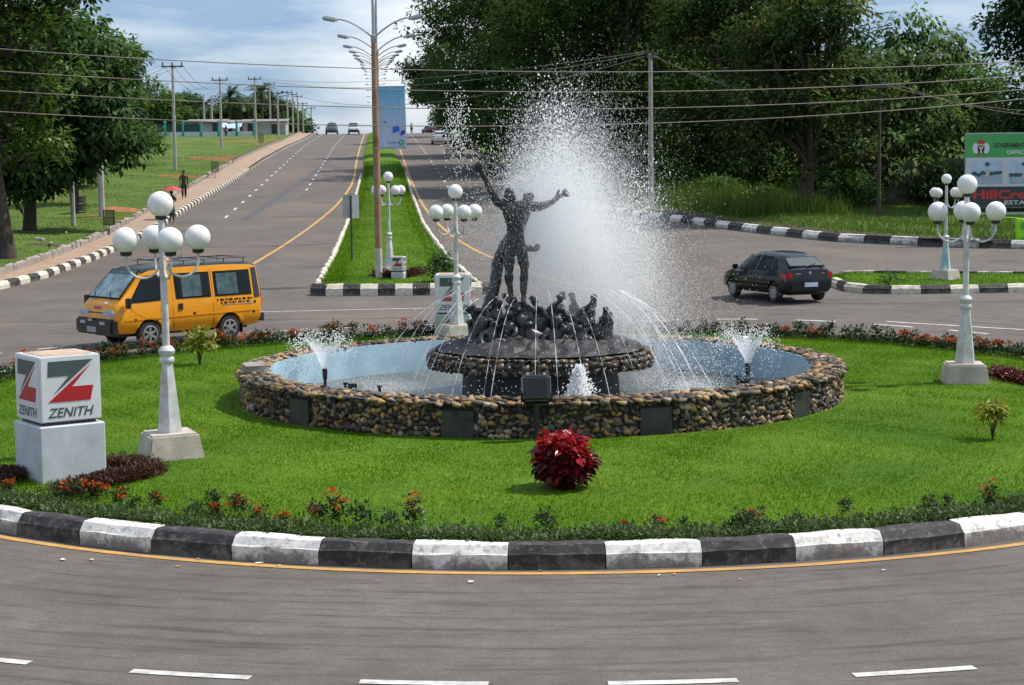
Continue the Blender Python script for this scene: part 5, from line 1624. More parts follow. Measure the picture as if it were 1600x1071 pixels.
# ---- litter bins, basket, fallen post and rubble on the left bank
def bin_(px, py, s_, label, rz=0.0):
    p = at(px, py, 0.2); t_ = thing('litter_bin', label, 'bin', p, rz)
    mb = MB(); mb.box((0, 0, 0.22), (0.05, 0.05, 0.6)); obj('leg', mb, M['dark_metal'], t_)
    for k in range(7):
        a = -0.24 * s_ + 0.08 * s_ * k
        for q in (-0.22, 0.22):
            mb = MB(); mb.box((a, q * s_, 0.85 * 1), (0.025, 0.015, 0.72 * s_)); obj('slat', mb, M['dark_metal'], t_)
            mb = MB(); mb.box((q * s_ * 1.15, a * 0.9, 0.85), (0.015, 0.025, 0.72 * s_)); obj('slat', mb, M['dark_metal'], t_)
    for z_ in (0.5, 0.86, 1.2):
        mb = MB(); mb.box((0, 0, 0.85 + (z_ - 0.86) * s_), (0.56 * s_, 0.48 * s_, 0.04)); obj('hoop', mb, M['dark_metal'], t_)
bin_(171, 367, 1.0, 'black slatted litter bin on a leg beside the near pavement', 0.3); bin_(336, 278, 1.1, 'dark litter bin on the pavement edge past the walkers', 0.2); bin_(408, 228, 1.2, 'dark litter bin near the top of the pavement', 0.1)
p = at(122, 333, 0.3); t_ = thing('wire_basket', 'large black cylindrical wire basket under the dark tree', 'basket', p)
mb = MB(); mb.lathe([(0.36, 0), (0.40, 0.95), (0.36, 0.95), (0.33, 0.05)], 16); obj('basket', mb, M['dark_metal'], t_)
for z_ in (0.05, 0.5, 0.93):
    mb = MB(); mb.lathe([(0.40, z_), (0.43, z_ + 0.02), (0.40, z_ + 0.05)], 16, caps=False); obj('hoop', mb, M['black'], t_)
mb = MB(); mb.tube([(0.45, 0, -0.1), (0.45, 0, 1.0)], 0.02, 6); obj('stake', mb, M['black'], t_)
p = at(62, 374, 0.35); mb = MB(); mb.box((0, 0, 0), (1.15, 0.13, 0.13)); me = mb.mesh('fallen_post'); bevel(me, 0.015); o = obj('fallen_post', me, M['kerb_white2'], None, p, R(-58)); tag(o, 'pale concrete post lying on the grass near the big trunk', 'post')
M['rubble'] = pmat('tan_stone', (0.42, 0.27, 0.14), 0.9, 0.2, 5)
for px_, py_, s_, lb in ((80, 381, 0.34, 'tan stone lying beside the fallen concrete post'), (44, 372, 0.22, 'flat tan stone by the soil patch near the big trunk'), (103, 364, 0.20, 'small pale stone alone on the bank grass')):
    p = at(px_, py_, 0.34); me = stone_me[random.randrange(14)].copy() if hasattr(stone_me, '__len__') and not isinstance(stone_me, bpy.types.Mesh) else np_mesh('rock', stone_v[3], stone_f[3])
    me.materials.clear(); me.materials.append(M['rubble']); o = obj('rock', me, M['rubble'], None, p, random.uniform(0, 3)); o.scale = (s_, s_ * 0.8, s_ * 0.6); tag(o, lb, 'rock')
for px_, py_, rx_, ry_, hh, lb in ((175, 330, 3.0, 1.3, 0.20, 'mound of red laterite soil beside the low edging'), (60, 385, 1.6, 1.2, 0.10, 'patch of bare dark soil round the big trunk')):
    p = at(px_, py_, 0.2); rs = random.Random(px_)
    mb = MB(); pts = [(0, 0, hh * 1.3)]
    for j in range(1, 6):
        for i in range(18):
            a = 2 * math.pi * i / 18; f = j / 5 * rs.uniform(0.88, 1.1)
            pts.append((rx_ * f * math.cos(a), ry_ * f * math.sin(a), hh * (1.25 - j / 5 * 1.9) + rs.uniform(-0.04, 0.04) + G(p.x + rx_ * f * math.cos(a), p.y + ry_ * f * math.sin(a)) - G(p.x, p.y)))
    fs = [(0, 1 + i, 1 + (i + 1) % 18) for i in range(18)] + [(1 + (j - 1) * 18 + i, 1 + j * 18 + i, 1 + j * 18 + (i + 1) % 18, 1 + (j - 1) * 18 + (i + 1) % 18) for j in range(1, 5) for i in range(18)]
    mb.add(pts, fs); o = obj('soil_heap', mb, M['laterite'] if px_ > 100 else M['soil'], None, p + Vector((0, 0, 0.02)), smooth=True); tag(o, lb, 'soil')
# scraps on the near road
M['paper'] = pmat('paper_scrap', (0.62, 0.58, 0.5), 0.8, 0.2, 8); M['dry_leaf'] = pmat('dry_leaf', (0.36, 0.22, 0.10), 0.8, 0.3, 8)
SC = [(98, 875, .12, 0, 'white paper scrap on the road near the yellow line below the Z cube'), (143, 875, .10, 0, 'crumpled pale scrap on the road beside the white paper scrap'), (405, 880, .14, 0, 'flat white scrap lying on the yellow line'), (436, 884, .08, 0, None), (735, 909, .12, 0, 'torn white scrap on the road below a black kerb block'), (845, 892, .10, 1, None), (1030, 899, .07, 0, None),
      (1156, 905, .08, 1, 'dry yellow leaf on the road'), (1380, 891, .08, 0, None), (310, 874, .10, 1, None), (278, 885, .09, 1, None), (1054, 897, .09, 1, None), (590, 908, .07, 1, None)]
for px_, py_, s_, k, lb in SC:
    p = at(px_, py_, 0.012); s_ *= 0.62; rs = random.Random(px_)
    mb = MB(); pts = []
    for j in range(3):
        for i in range(4): pts.append((s_ * (i / 3 - .5) + rs.uniform(-.012, .012), s_ * 0.7 * (j / 2 - .5) + rs.uniform(-.012, .012), rs.uniform(0, .012)))
    fs = [(j * 4 + i, j * 4 + i + 1, j * 4 + i + 5, j * 4 + i + 4) for j in range(2) for i in range(3)]
    mb.add(pts, fs); o = obj('dry_leaf' if k else 'paper_scrap', mb, M['dry_leaf'] if k else M['paper'], None, p, rs.uniform(0, 3))
    tag(o, lb or ('small dry leaf fallen near the yellow line by the kerb' if k else 'tiny pale paper scrap near the yellow line by the kerb'), 'leaf' if k else 'paper', 'leaves on the near road' if k else 'paper scraps on the near road')
# ================================================================== vehicles
def car_paint(name, c, rough=0.25, dirt=None, amt=0.3):
    return pmat(name, c, rough, 0.05, 3, coat=0.25, spec=0.35, dirt=dirt, dirt_amt=amt, dirt_scale=2.0)
M['van_yellow'] = car_paint('yellow_paint', (0.76, 0.30, 0.002), 0.4, (0.42, 0.16, 0.01), 0.35)
M['van_roof'] = pmat('black_roof_paint', (0.020, 0.020, 0.022), 0.3, 0.2, 4)
M['car_dark'] = car_paint('dark_teal_paint', (0.005, 0.008, 0.011), 0.22)
M['car_white'] = car_paint('white_car_paint', (0.62, 0.63, 0.62), 0.3, (0.40, 0.36, 0.32), 0.3)
M['car_silver'] = car_paint('silver_car_paint', (0.36, 0.38, 0.38), 0.3)
M['car_grey'] = car_paint('grey_car_paint', (0.07, 0.075, 0.08), 0.3)
M['tyre'] = pmat('tyre_rubber', (0.018, 0.017, 0.017), 0.85, 0.3, 9, dirt=(0.07, 0.055, 0.04), dirt_amt=0.5)
M['alloy'] = pmat('alloy_rim', (0.45, 0.45, 0.46), 0.3, 0.1, 6, metal=0.8)
M['hub_grey'] = pmat('hubcap_plastic', (0.30, 0.31, 0.32), 0.4, 0.1, 6)
M['gasket'] = pmat('rubber_gasket', (0.010, 0.010, 0.011), 0.85, 0.2, 6, spec=0.15)
M['chrome'] = pmat('chrome_trim', (0.6, 0.6, 0.6), 0.15, 0.05, 6, metal=1.0)
M['headlamp'] = pmat('headlamp_glass', (0.38, 0.41, 0.43), 0.08, 0.25, 14)
M['taillamp'] = pmat('red_lens', (0.45, 0.012, 0.010), 0.12, 0.2, 9)
M['amber'] = pmat('amber_lens', (0.60, 0.22, 0.02), 0.15, 0.2, 9)
M['plate'] = pmat('number_plate', (0.48, 0.58, 0.68), 0.4, 0.12, 25)
def glass_mat(name, tint, k):
    m, t, p = new_mat(name)
    p.inputs['Base Color'].default_value = (*tint, 1); p.inputs['Roughness'].default_value = 0.04; p.inputs['IOR'].default_value = 1.5
    tp = N(t, 'ShaderNodeBsdfTransparent'); tp.inputs['Color'].default_value = (0.75, 0.80, 0.80, 1)
    ms = N(t, 'ShaderNodeMixShader'); ms.inputs[0].default_value = k
    t.links.new(p.outputs[0], ms.inputs[1]); t.links.new(tp.outputs[0], ms.inputs[2]); t.links.new(ms.outputs[0], t.nodes.get('Material Output').inputs['Surface'])
    return m
M['glass'] = glass_mat('window_glass', (0.03, 0.04, 0.045), 0.76)
M['curtain'] = pmat('pale_cloth_and_sheen', (0.50, 0.62, 0.70), 0.8, 0.45, 4, bmp=0.3)  # curtain cloth, also the painted sky reflection behind the windscreen
M['shirt_white'] = pmat('white_shirt', (0.55, 0.58, 0.64), 0.8, 0.2, 6)

class Loft:
    def __init__(s, st): s.st = sorted(st)
    def par(s, x):
        a = np.array(s.st); return [float(np.interp(x, a[:, 0], a[:, k])) for k in range(1, 7)]
    def ring(s, x):
        zb, wl, zbe, wb, zt, wt = s.par(x)
        h = [(0, zb), (wl * 0.86, zb), (wl, zb + 0.13 * (zbe - zb) / 0.6), (wl + (wb - wl) * 0.5 + 0.012, (zb + zbe) / 2), (wb, zbe), (wt, zt - 0.06 * min(1, (zt - zbe) / 0.3)), (wt - 0.09, zt - 0.005), (wt * 0.5, zt + 0.012), (0, zt + 0.018)]
        return [(y, z) for y, z in h] + [(-y, z) for y, z in reversed(h[1:-1])]
    def side(s, x, z):
        h = s.ring(x)[:9]
        zz = [q[1] for q in h[2:6]]; yy = [q[0] for q in h[2:6]]
        return float(np.interp(z, zz, yy))
    def top(s, x): return s.par(x)[4]
    def mesh(s, name, xs, roof_from=None):
        mb = MB(); pts = []; n = None
        for x in xs:
            r_ = s.ring(x); n = len(r_); pts += [(x, y, z) for y, z in r_]
        fs = []; ms = []
        for i in range(len(xs) - 1):
            for j in range(n):
                fs.append((i * n + j, i * n + (j + 1) % n, (i + 1) * n + (j + 1) % n, (i + 1) * n + j)); ms.append(1 if roof_from is not None and 5 <= j <= n - 6 and s.top(0.5 * (xs[i] + xs[i + 1])) > roof_from else 0)
        fs.append(tuple(range(n - 1, -1, -1))); fs.append(tuple((len(xs) - 1) * n + j for j in range(n))); ms += [0, 0]
        for f_, m_ in zip(fs, ms): mb.f.append(f_); mb.m.append(m_)
        mb.v = pts
        return mb.mesh(name, True)
    def panel(s, poly, d, name, mat, parent, sd=1, th=0.006, div=4):
        """a piece of sheet that lies on the side of the body at distance d; poly in (x, z)"""
        pp = []
        for i in range(len(poly)):
            a, b = poly[i], poly[(i + 1) % len(poly)]
            for k in range(div): pp.append((a[0] + (b[0] - a[0]) * k / div, a[1] + (b[1] - a[1]) * k / div))
        mb = MB(); mb.prism(pp, lambda x, z: (x, sd * (s.side(x, z) + d - th), z), lambda x, z: (x, sd * (s.side(x, z) + d), z))
        return obj(name, mb, mat, parent)
def cut_wheels(me, wheels, r_):
    o = bpy.data.objects.new('body_cut', me); COL.objects.link(o)
    cutters = []
    for x, sgn in wheels:
        mb = MB(); mb.lathe([(r_, -0.34), (r_, 0.40)], 28, (x, sgn * 0.80, r_ * 0.86), M=Matrix.Rotation(math.pi / 2, 3, 'X'))
        c_ = bpy.data.objects.new('cut', mb.mesh('cut')); COL.objects.link(c_); cutters.append(c_)
        md = o.modifiers.new('b', 'BOOLEAN'); md.operation = 'DIFFERENCE'; md.object = c_; md.solver = 'EXACT'
    res = eval_mesh(o)
    for c_ in cutters: bpy.data.objects.remove(c_)
    bpy.data.objects.remove(o)
    return res
def wheel(parent, x, sgn, r_, wd, y, rim='alloy', spokes=6):
    w_ = obj('wheel', MB().lathe([(r_ * 0.62, -wd / 2), (r_ * 0.93, -wd / 2), (r_, -wd * 0.32), (r_, wd * 0.32), (r_ * 0.93, wd / 2), (r_ * 0.62, wd / 2), (r_ * 0.6, wd * 0.3)], 28, M=Matrix.Rotation(-math.pi / 2, 3, 'X')), M['tyre'], parent, (x, sgn * y, r_), smooth=True)
    q = 1 if sgn > 0 else -1
    mb = MB(); mb.lathe([(r_ * 0.64, 0), (r_ * 0.60, 0.01)], 24, (0, q * wd * 0.18, 0), M=Matrix.Rotation(-math.pi / 2, 3, 'X')); obj('wheel_well', mb, M['black'], w_)
    mb = MB(); mb.lathe([(r_ * 0.66, -0.02), (r_ * 0.66, 0.02), (r_ * 0.58, 0.025), (r_ * 0.56, -0.02)], 24, (0, q * wd * 0.42, 0), M=Matrix.Rotation(-math.pi / 2, 3, 'X'), caps=False); ri = obj('rim', mb, M[rim], w_, smooth=True)
    mb = MB()
    for k in range(spokes):
        a = 2 * math.pi * k / spokes
        Mr = Matrix.Rotation(a, 3, 'Y')
        mb.box(Mr @ Vector((0, q * wd * 0.44, r_ * 0.32)), (r_ * 0.20, 0.02, r_ * 0.52), rot=Mr)
    obj('spokes', mb, M[rim], w_)
    mb = MB(); mb.lathe([(r_ * 0.17, 0), (r_ * 0.13, 0.03)], 12, (0, q * wd * 0.44, 0), M=Matrix.Rotation(-q * math.pi / 2, 3, 'X')); obj('hub', mb, M[rim], w_)
def quad_panel(c, name, mat, parent, d=0.01):
    """flat sheet with thickness through four or more 3D points, pushed outward along its normal"""
    c = [Vector(q) for q in c]; n = (c[1] - c[0]).cross(c[2] - c[0]).normalized()
    mb = MB(); k = len(c)
    mb.add([q for q in c] + [q + n * d for q in c], [tuple(range(k - 1, -1, -1)), tuple(range(k, 2 * k))] + [(i, (i + 1) % k, k + (i + 1) % k, k + i) for i in range(k)])
    return obj(name, mb, mat, parent)

# ---- the yellow minibus
van_st = [(-2.20, .48, .74, 1.0, .75, 1.64, .60), (-2.13, .38, .81, 1.02, .82, 1.82, .65), (-1.9, .34, .84, 1.04, .845, 1.88, .68), (-1.0, .34, .845, 1.04, .85, 1.91, .70), (.4, .34, .845, 1.04, .85, 1.90, .70),
          (1.1, .34, .845, 1.04, .85, 1.85, .69), (1.28, .34, .84, 1.03, .845, 1.79, .665), (1.95, .36, .83, 1.0, .835, 1.15, .74), (2.09, .38, .80, .88, .81, 1.03, .72), (2.17, .42, .77, .72, .77, .86, .70), (2.21, .5, .71, .64, .71, .74, .66)]
LV = Loft(van_st)
pr_ = at(291, 538); th = R(180 + 43)
loc = Vector((pr_.x, pr_.y, 0)) - Matrix.Rotation(th, 3, 'Z') @ Vector((0.1, 0.80, 0))
van = thing('minibus', 'battered yellow minibus with black roof and roof rack rounding the island', 'van', (loc.x, loc.y, G(loc.x, loc.y)), th); van.scale = (1.06, 1.08, 1.12)
xs = sorted(set([q[0] for q in van_st] + list(np.linspace(-2.1, 2.1, 22).round(3))))
me = LV.mesh('body', xs, 1.75); me = cut_wheels(me, [(1.18, 1), (1.18, -1), (-1.17, 1), (-1.17, -1)], 0.375)
me.materials.append(M['van_yellow']); me.materials.append(M['van_roof'])
body = obj('body', me, None, van)
for x in (1.18, -1.17):
    for s_ in (1, -1): wheel(van, x, s_, 0.315, 0.21, 0.73)
mb = MB(); mb.box((0, 0, 0.42), (3.8, 1.1, 0.30)); obj('underbody', mb, M['black'], van)
def van_window(parent, x0, x1, z0, z1, sd, cur=None, slant=0.0):
    w_ = LV.panel([(x0, z0), (x1, z0), (x1 - slant, z1), (x0, z1)], 0.012, 'window', M['gasket'], parent, sd)
    if cur:
        a, b = cur; LV.panel([(a, z0 + 0.04), (b, z0 + 0.04), (b, z1 - 0.06), (a, z1 - 0.05)], 0.016, 'curtain', M['curtain'], w_, sd, 0.002)
    LV.panel([(x0 + 0.04, z0 + 0.035), (x1 - 0.045, z0 + 0.035), (x1 - 0.045 - slant, z1 - 0.035), (x0 + 0.04, z1 - 0.035)], 0.023, 'pane', M['glass'], w_, sd, 0.004)
    return w_
for sd in (1, -1):
    van_window(van, -0.62, 0.42, 1.10, 1.70, sd, (-0.35, 0.22)); van_window(van, -1.86, -0.74, 1.10, 1.70, sd, (-1.45, -0.82))
    dr = LV.panel([(0.60, 0.48), (1.56, 0.80), (1.84, 1.02), (1.32, 1.72), (0.60, 1.76)], 0.004, 'door', M['van_yellow'], van, sd)
    w_ = LV.panel([(0.68, 1.10), (1.76, 1.06), (1.28, 1.67), (0.68, 1.71)], 0.012, 'window', M['gasket'], van, sd); LV.panel([(0.73, 1.14), (1.66, 1.10), (1.25, 1.62), (0.73, 1.66)], 0.021, 'pane', M['glass'], w_, sd, 0.004)
    LV.panel([(0.70, 0.92), (0.84, 0.92), (0.84, 0.97), (0.70, 0.97)], 0.03, 'handle', M['black'], dr, sd, 0.03)
    LV.panel([(0.24, 0.84), (0.36, 0.84), (0.36, 0.99), (0.24, 0.99)], 0.022, 'handle', M['black'], van, sd, 0.02)
    for xx in (0.50, -0.68): LV.panel([(xx, 0.40), (xx + 0.014, 0.40), (xx + 0.014, 1.74), (xx, 1.74)], 0.003, 'door_seam', M['gasket'], van, sd, 0.006, 8)
    LV.panel([(-2.05, 0.70), (1.9, 0.66), (1.9, 0.675), (-2.05, 0.715)], 0.010, 'side_crease', M['van_yellow'], van, sd, 0.012, 14)
    LV.panel([(-2.12, 1.02), (-1.93, 1.02), (-1.93, 1.74), (-2.10, 1.74)], 0.012, 'rear_pillar', M['van_roof'], van, sd)
    for k in range(13):                                                              # lines of faded dark lettering on the rear side
        xa = -0.78 - k * 0.085 - 0.02 * math.sin(k * 2.3); LV.panel([(xa, 0.985), (xa - 0.04 - 0.02 * (k % 3), 0.985), (xa - 0.05, 1.02 + 0.02 * (k % 2)), (xa - 0.008, 1.035)], 0.006, 'faded_lettering', M['gasket'], van, sd, 0.004, 1)
        if k < 11: LV.panel([(xa - 0.12, 0.915), (xa - 0.17, 0.915), (xa - 0.165, 0.955), (xa - 0.13, 0.96)], 0.006, 'faded_lettering', M['gasket'], van, sd, 0.004, 1)
    LV.panel([(-0.95, 0.88), (-1.95, 0.87), (-1.95, 0.89), (-0.95, 0.90)], 0.006, 'silver_stripe', M['chrome'], van, sd, 0.004, 6)
    for xx, zz in ((0.95, 0.60), (-0.15, 0.72), (1.55, 0.66), (-2.0, 0.90), (-1.95, 0.66)): LV.panel([(xx, zz), (xx + 0.07, zz - 0.03), (xx + 0.09, zz + 0.03), (xx + 0.03, zz + 0.05)], 0.005, 'scrape', M['gasket'], van, sd, 0.004, 1)
    mb = MB(); mb.box((1.86, sd * 0.96, 1.08), (0.10, 0.16, 0.24)); me = mb.mesh('mirror'); bevel(me, 0.02, 2); mr_ = obj('mirror', me, M['black'], van)
    mb = MB(); mb.tube([(1.78, sd * 0.84, 1.02), (1.86, sd * 0.93, 1.02)], 0.018, 6); obj('mirror_arm', mb, M['black'], mr_)
    mb = MB(); mb.box((-1.55, sd * 0.74, 0.30), (0.02, 0.2, 0.24)); obj('mud_flap', mb, M['black'], van)
ws = quad_panel([(1.955, 0.735, 1.165), (1.955, -0.735, 1.165), (1.295, -0.625, 1.80), (1.295, 0.625, 1.80)], 'windscreen', M['gasket'], van, -0.014)
quad_panel([(1.955, 0.68, 1.20), (1.955, -0.68, 1.20), (1.325, -0.575, 1.79), (1.325, 0.575, 1.79)], 'sky_sheen', M['curtain'], ws, -0.006)  # pale sheet that paints reflected sky into the windscreen
ws.location = (0.0, 0, 0.0)
quad_panel([(1.97, 0.69, 1.185), (1.97, -0.69, 1.185), (1.325, -0.585, 1.80), (1.325, 0.585, 1.80)], 'pane', M['glass'], ws, -0.016)
for s_ in (-1, 1):
    mb = MB(); mb.tube([(2.01, 0.05 + s_ * 0.35, 1.15), (1.85, -0.2 + s_ * 0.35, 1.31)], 0.012, 5); obj('wiper', mb, M['black'], van)
mb = MB(); mb.box((2.165, 0, 0.53), (0.24, 1.66, 0.38)); me = mb.mesh('front_bumper'); bevel(me, 0.05, 2); fb = obj('front_bumper', me, M['van_roof'], van)
for s_ in (-1, 1):
    mb = MB(); mb.box((2.135, s_ * 0.52, 0.82), (0.14, 0.44, 0.18)); me = mb.mesh('headlight'); bevel(me, 0.025, 2); obj('headlight', me, M['headlamp'], van)
    mb = MB(); mb.box((2.06, s_ * 0.755, 0.80), (0.16, 0.08, 0.14)); obj('indicator', mb, M['headlamp'], van)
    mb = MB(); mb.box((2.29, s_ * 0.45, 0.62), (0.03, 0.22, 0.07)); obj('fog_lamp', mb, M['headlamp'], fb)
mb = MB(); mb.box((2.14, 0, 0.81), (0.09, 0.66, 0.10)); obj('grille', mb, M['black'], van)
mb = MB(); mb.box((2.292, -0.05, 0.46), (0.02, 0.42, 0.13)); obj('number_plate', mb, M['hub_grey'], fb)
mb = MB(); mb.box((2.285, -0.1, 0.68), (0.04, 0.2, 0.06)); obj('emblem', mb, M['chrome'], fb)
quad_panel([(2.145, 0.16, 0.93), (2.145, -0.16, 0.93), (2.115, -0.16, 0.985), (2.115, 0.16, 0.985)], 'red_marking', M['sign_red'], van, -0.012)
quad_panel([(2.075, 0.36, 1.05), (2.075, 0.22, 1.05), (2.03, 0.22, 1.09), (2.03, 0.36, 1.09)], 'sticker', M['shirt_white'], van, -0.014)
rk_ = MB()
for s_ in (-1, 1): rk_.tube([(-1.9, s_ * 0.58, 2.0), (0.75, s_ * 0.58, 1.99)], 0.018, 6)
rack = obj('roof_rack', rk_, M['black'], van)
for x in (-1.8, -1.2, -0.6, 0.0, 0.6):
    mb = MB(); mb.tube([(x, -0.58, 1.88), (x, -0.58, 2.0), (x, 0.58, 2.0), (x, 0.58, 1.88)], 0.016, 5); obj('rack_bar', mb, M['black'], rack)
mb = MB(); mb.lathe([(0.09, 1.90), (0.085, 1.99), (0.05, 2.03)], 12, (0.25, 0.2, 0)); obj('roof_light', mb, M['amber'], van, smooth=True)
mb = MB(); mb.tube([(-0.1, 0.3, 1.9), (-0.15, 0.3, 2.55)], 0.006, 4); obj('aerial', mb, M['black'], van)
mb = MB(); mb.box((-2.2, 0, 0.52), (0.12, 1.6, 0.2)); obj('rear_bumper', mb, M['van_roof'], van)
quad_panel([(-2.19, -0.6, 1.1), (-2.19, 0.6, 1.1), (-2.15, 0.55, 1.65), (-2.15, -0.55, 1.65)], 'rear_window', M['glass'], van, -0.03)
for s_ in (-1, 1):
    mb = MB(); mb.box((-2.2, s_ * 0.68, 0.95), (0.06, 0.12, 0.35)); obj('taillight', mb, M['taillamp'], van)

# ---- hatchbacks and far cars
car_st = [(-2.10, .44, .66, .64, .70, .80, .64), (-2.04, .33, .76, .78, .79, 1.00, .68), (-1.88, .28, .81, .88, .83, 1.06, .68), (-1.48, .26, .84, .90, .855, 1.32, .58), (-1.2, .26, .85, .90, .865, 1.42, .57), (-.8, .25, .86, .90, .868, 1.475, .565), (-.3, .25, .86, .89, .868, 1.49, .56),
          (.2, .25, .86, .88, .868, 1.455, .555), (.55, .25, .86, .87, .866, 1.35, .555), (1.25, .25, .86, .84, .86, .97, .64), (1.7, .25, .84, .78, .84, .90, .62), (2.0, .28, .76, .62, .77, .75, .58), (2.1, .36, .66, .54, .66, .62, .5)]
def hatchback(name, label, cat, loc, rz, paint, detail=True, sx=1.0, sy=1.0, sz=1.0, group=None, st=car_st, rim='hub_grey'):
    C = Loft(st); t_ = thing(name, label, cat, loc, rz, group); t_.scale = (sx, sy, sz)
    xs = sorted(set([q[0] for q in st] + (list(np.linspace(-2.0, 2.0, 24).round(3)) if detail else [])))
    me = C.mesh('body', xs)
    if detail: me = cut_wheels(me, [(1.30, 1), (1.30, -1), (-1.29, 1), (-1.29, -1)], 0.355)
    me.materials.append(paint); obj('body', me, None, t_)
    for x in (1.30, -1.29):
        for s_ in (1, -1): wheel(t_, x, s_, 0.31, 0.2, 0.75 if detail else 0.79, rim, 7)
    mb = MB(); mb.box((0, 0, 0.36), (3.6, 1.1, 0.26)); obj('underbody', mb, M['black'], t_)
    for sd in (1, -1):
        for poly in ([(-0.12, 0.93), (0.98, 0.91), (0.42, 1.31), (-0.12, 1.39)], [(-1.05, 0.94), (-0.22, 0.935), (-0.22, 1.39), (-0.95, 1.36)], [(-1.50, 0.97), (-1.12, 0.95), (-1.03, 1.33), (-1.25, 1.26)]):
            w_ = C.panel(poly, 0.006, 'window', M['gasket'], t_, sd); cx_ = sum(q[0] for q in poly) / 4; cz_ = sum(q[1] for q in poly) / 4
            C.panel([(cx_ + (q[0] - cx_) * 0.92, cz_ + (q[1] - cz_) * 0.88) for q in poly], 0.012, 'pane', M['glass'], w_, sd, 0.003)
        if detail:
            for xx, zt_ in ((-0.17, 0.93), (0.92, 0.90), (-1.08, 0.95)): C.panel([(xx, 0.36 if xx > -1 else 0.70), (xx + 0.012, 0.36 if xx > -1 else 0.70), (xx + 0.012, zt_), (xx, zt_)], 0.003, 'door_seam', M['gasket'], t_, sd, 0.006, 8)
            for xx in (0.02, -0.95): C.panel([(xx, 0.80), (xx + 0.16, 0.80), (xx + 0.16, 0.835), (xx, 0.835)], 0.025, 'handle', paint, t_, sd, 0.02, 1)
            C.panel([(-1.6, 0.50), (1.6, 0.48), (1.6, 0.53), (-1.6, 0.55)], 0.014, 'side_strip', M['gasket'], t_, sd, 0.012, 10)
            mb = MB(); mb.box((0.88, sd * 0.97, 1.0), (0.12, 0.2, 0.13)); me = mb.mesh('mirror'); bevel(me, 0.03, 2); obj('mirror', me, paint, t_)
        C.panel([(-2.03, 0.735), (-1.88, 0.76), (-1.66, 0.86), (-1.74, 0.885), (-1.90, 0.875), (-2.03, 0.78)], 0.024, 'taillight', M['taillamp'], t_, sd, 0.03, 3)
        mb = MB(); mb.box((-2.045, sd * 0.69, 0.83), (0.09, 0.20, 0.19)); me = mb.mesh('taillight'); bevel(me, 0.03, 2); obj('taillight', me, M['taillamp'], t_)
        mb = MB(); mb.box((1.98, sd * 0.58, 0.68), (0.12, 0.3, 0.14)); obj('headlight', mb, M['headlamp'], t_)
    a0, a1 = (-1.885, 1.07), (-1.44, 1.345)
    rw = quad_panel([(a0[0], 0.64, a0[1]), (a0[0], -0.64, a0[1]), (a1[0], -0.55, a1[1]), (a1[0], 0.55, a1[1])], 'rear_window', M['gasket'], t_, 0.016)
    quad_panel([(a0[0] + 0.02, 0.60, a0[1] + 0.03), (a0[0] + 0.02, -0.60, a0[1] + 0.03), (a1[0] - 0.02, -0.51, a1[1] - 0.02), (a1[0] - 0.02, 0.51, a1[1] - 0.02)], 'pane', M['rear_glass'], rw, 0.024)
    if detail:
        mb = MB(); mb.tube([(-1.93, 0.05, 1.10), (-1.80, -0.36, 1.19)], 0.016, 5); obj('wiper', mb, M['black'], t_)
    quad_panel([(1.24, -0.60, 0.995), (1.24, 0.60, 0.995), (0.57, 0.52, 1.365), (0.57, -0.52, 1.365)], 'windscreen', M['glass'], t_, 0.014)
    mb = MB(); mb.box((-2.06, 0, 0.50), (0.16, 1.46, 0.24)); me = mb.mesh('rear_bumper'); bevel(me, 0.05, 2); rb_ = obj('rear_bumper', me, paint, t_)
    mb = MB(); mb.box((-2.145, 0, 0.56), (0.02, 0.46, 0.13)); obj('number_plate', mb, M['plate'], rb_)
    if detail:
        mb = MB(); mb.lathe([(0.05, 0), (0.04, 0.012)], 10, (-2.085, 0, 0.90), M=Matrix.Rotation(-math.pi / 2, 3, 'Y')); obj('emblem', mb, M['chrome'], t_)
        for s_, w_ in ((0.42, 0.2), (-0.45, 0.1)): mb = MB(); mb.box((-2.075, s_, 0.89), (0.02, w_, 0.03)); obj('emblem', mb, M['chrome'], t_)
    return t_
M['rear_glass'] = glass_mat('rear_window_glass', (0.10, 0.12, 0.12), 0.15)
prw = at(1212, 474); ha = R(180 - 68)
h_ = Vector((math.cos(ha), math.sin(ha), 0)); l_ = Vector((-math.sin(ha), math.cos(ha), 0))
lc = prw + h_ * 1.29 - l_ * 0.75
hatchback('hatchback_car', 'dark teal hatchback turning away at the junction beside the traffic island', 'car', (lc.x, lc.y, G(lc.x, lc.y) + 0.0), ha, M['car_dark'], sx=1.0, sy=1.0, sz=1.02)
def place(px, py): 
    p = at(px, py); return (p.x, p.y, p.z)
suv_st = [(a, b, c_, d, e_, (f_ - 0.9) * 1.32 + 0.9 if f_ > 0.9 else f_, g_ * 1.08) for a, b, c_, d, e_, f_, g_ in car_st]
suv_st[3] = (-1.86, .26, .84, .98, .855, 1.60, .64)
hill = R(90 + 4.1)
hatchback('suv_car', 'white sport utility car driving up the hill', 'car', place(686, 226), hill, M['car_white'], False, 1.05, 1.0, 1.08)
hatchback('sedan_car', 'dark car half hidden by spray on the hill road', 'car', place(722, 233), hill - 0.15, M['car_dark'], False)
hatchback('sedan_car', 'dark red car under the trees near the crest', 'car', place(671, 205.5), hill + 0.3, car_paint('maroon_paint', (0.09, 0.02, 0.02)), False)
hatchback('estate_car', 'grey car coming over the crest beside the pavement', 'car', (axis(295) - 7.5, 295, G(axis(295) - 7.5, 295)), hill + math.pi, M['car_grey'], False, 1.0, 1.1, 1.25)
vt = thing('delivery_van', 'white van coming down the hill from the crest', 'van', (axis(288) - 3.9, 288, G(axis(288) - 3.9, 288)), hill + math.pi)
me = LV.mesh('body', [q[0] for q in van_st]); obj('body', me, M['car_white'], vt)
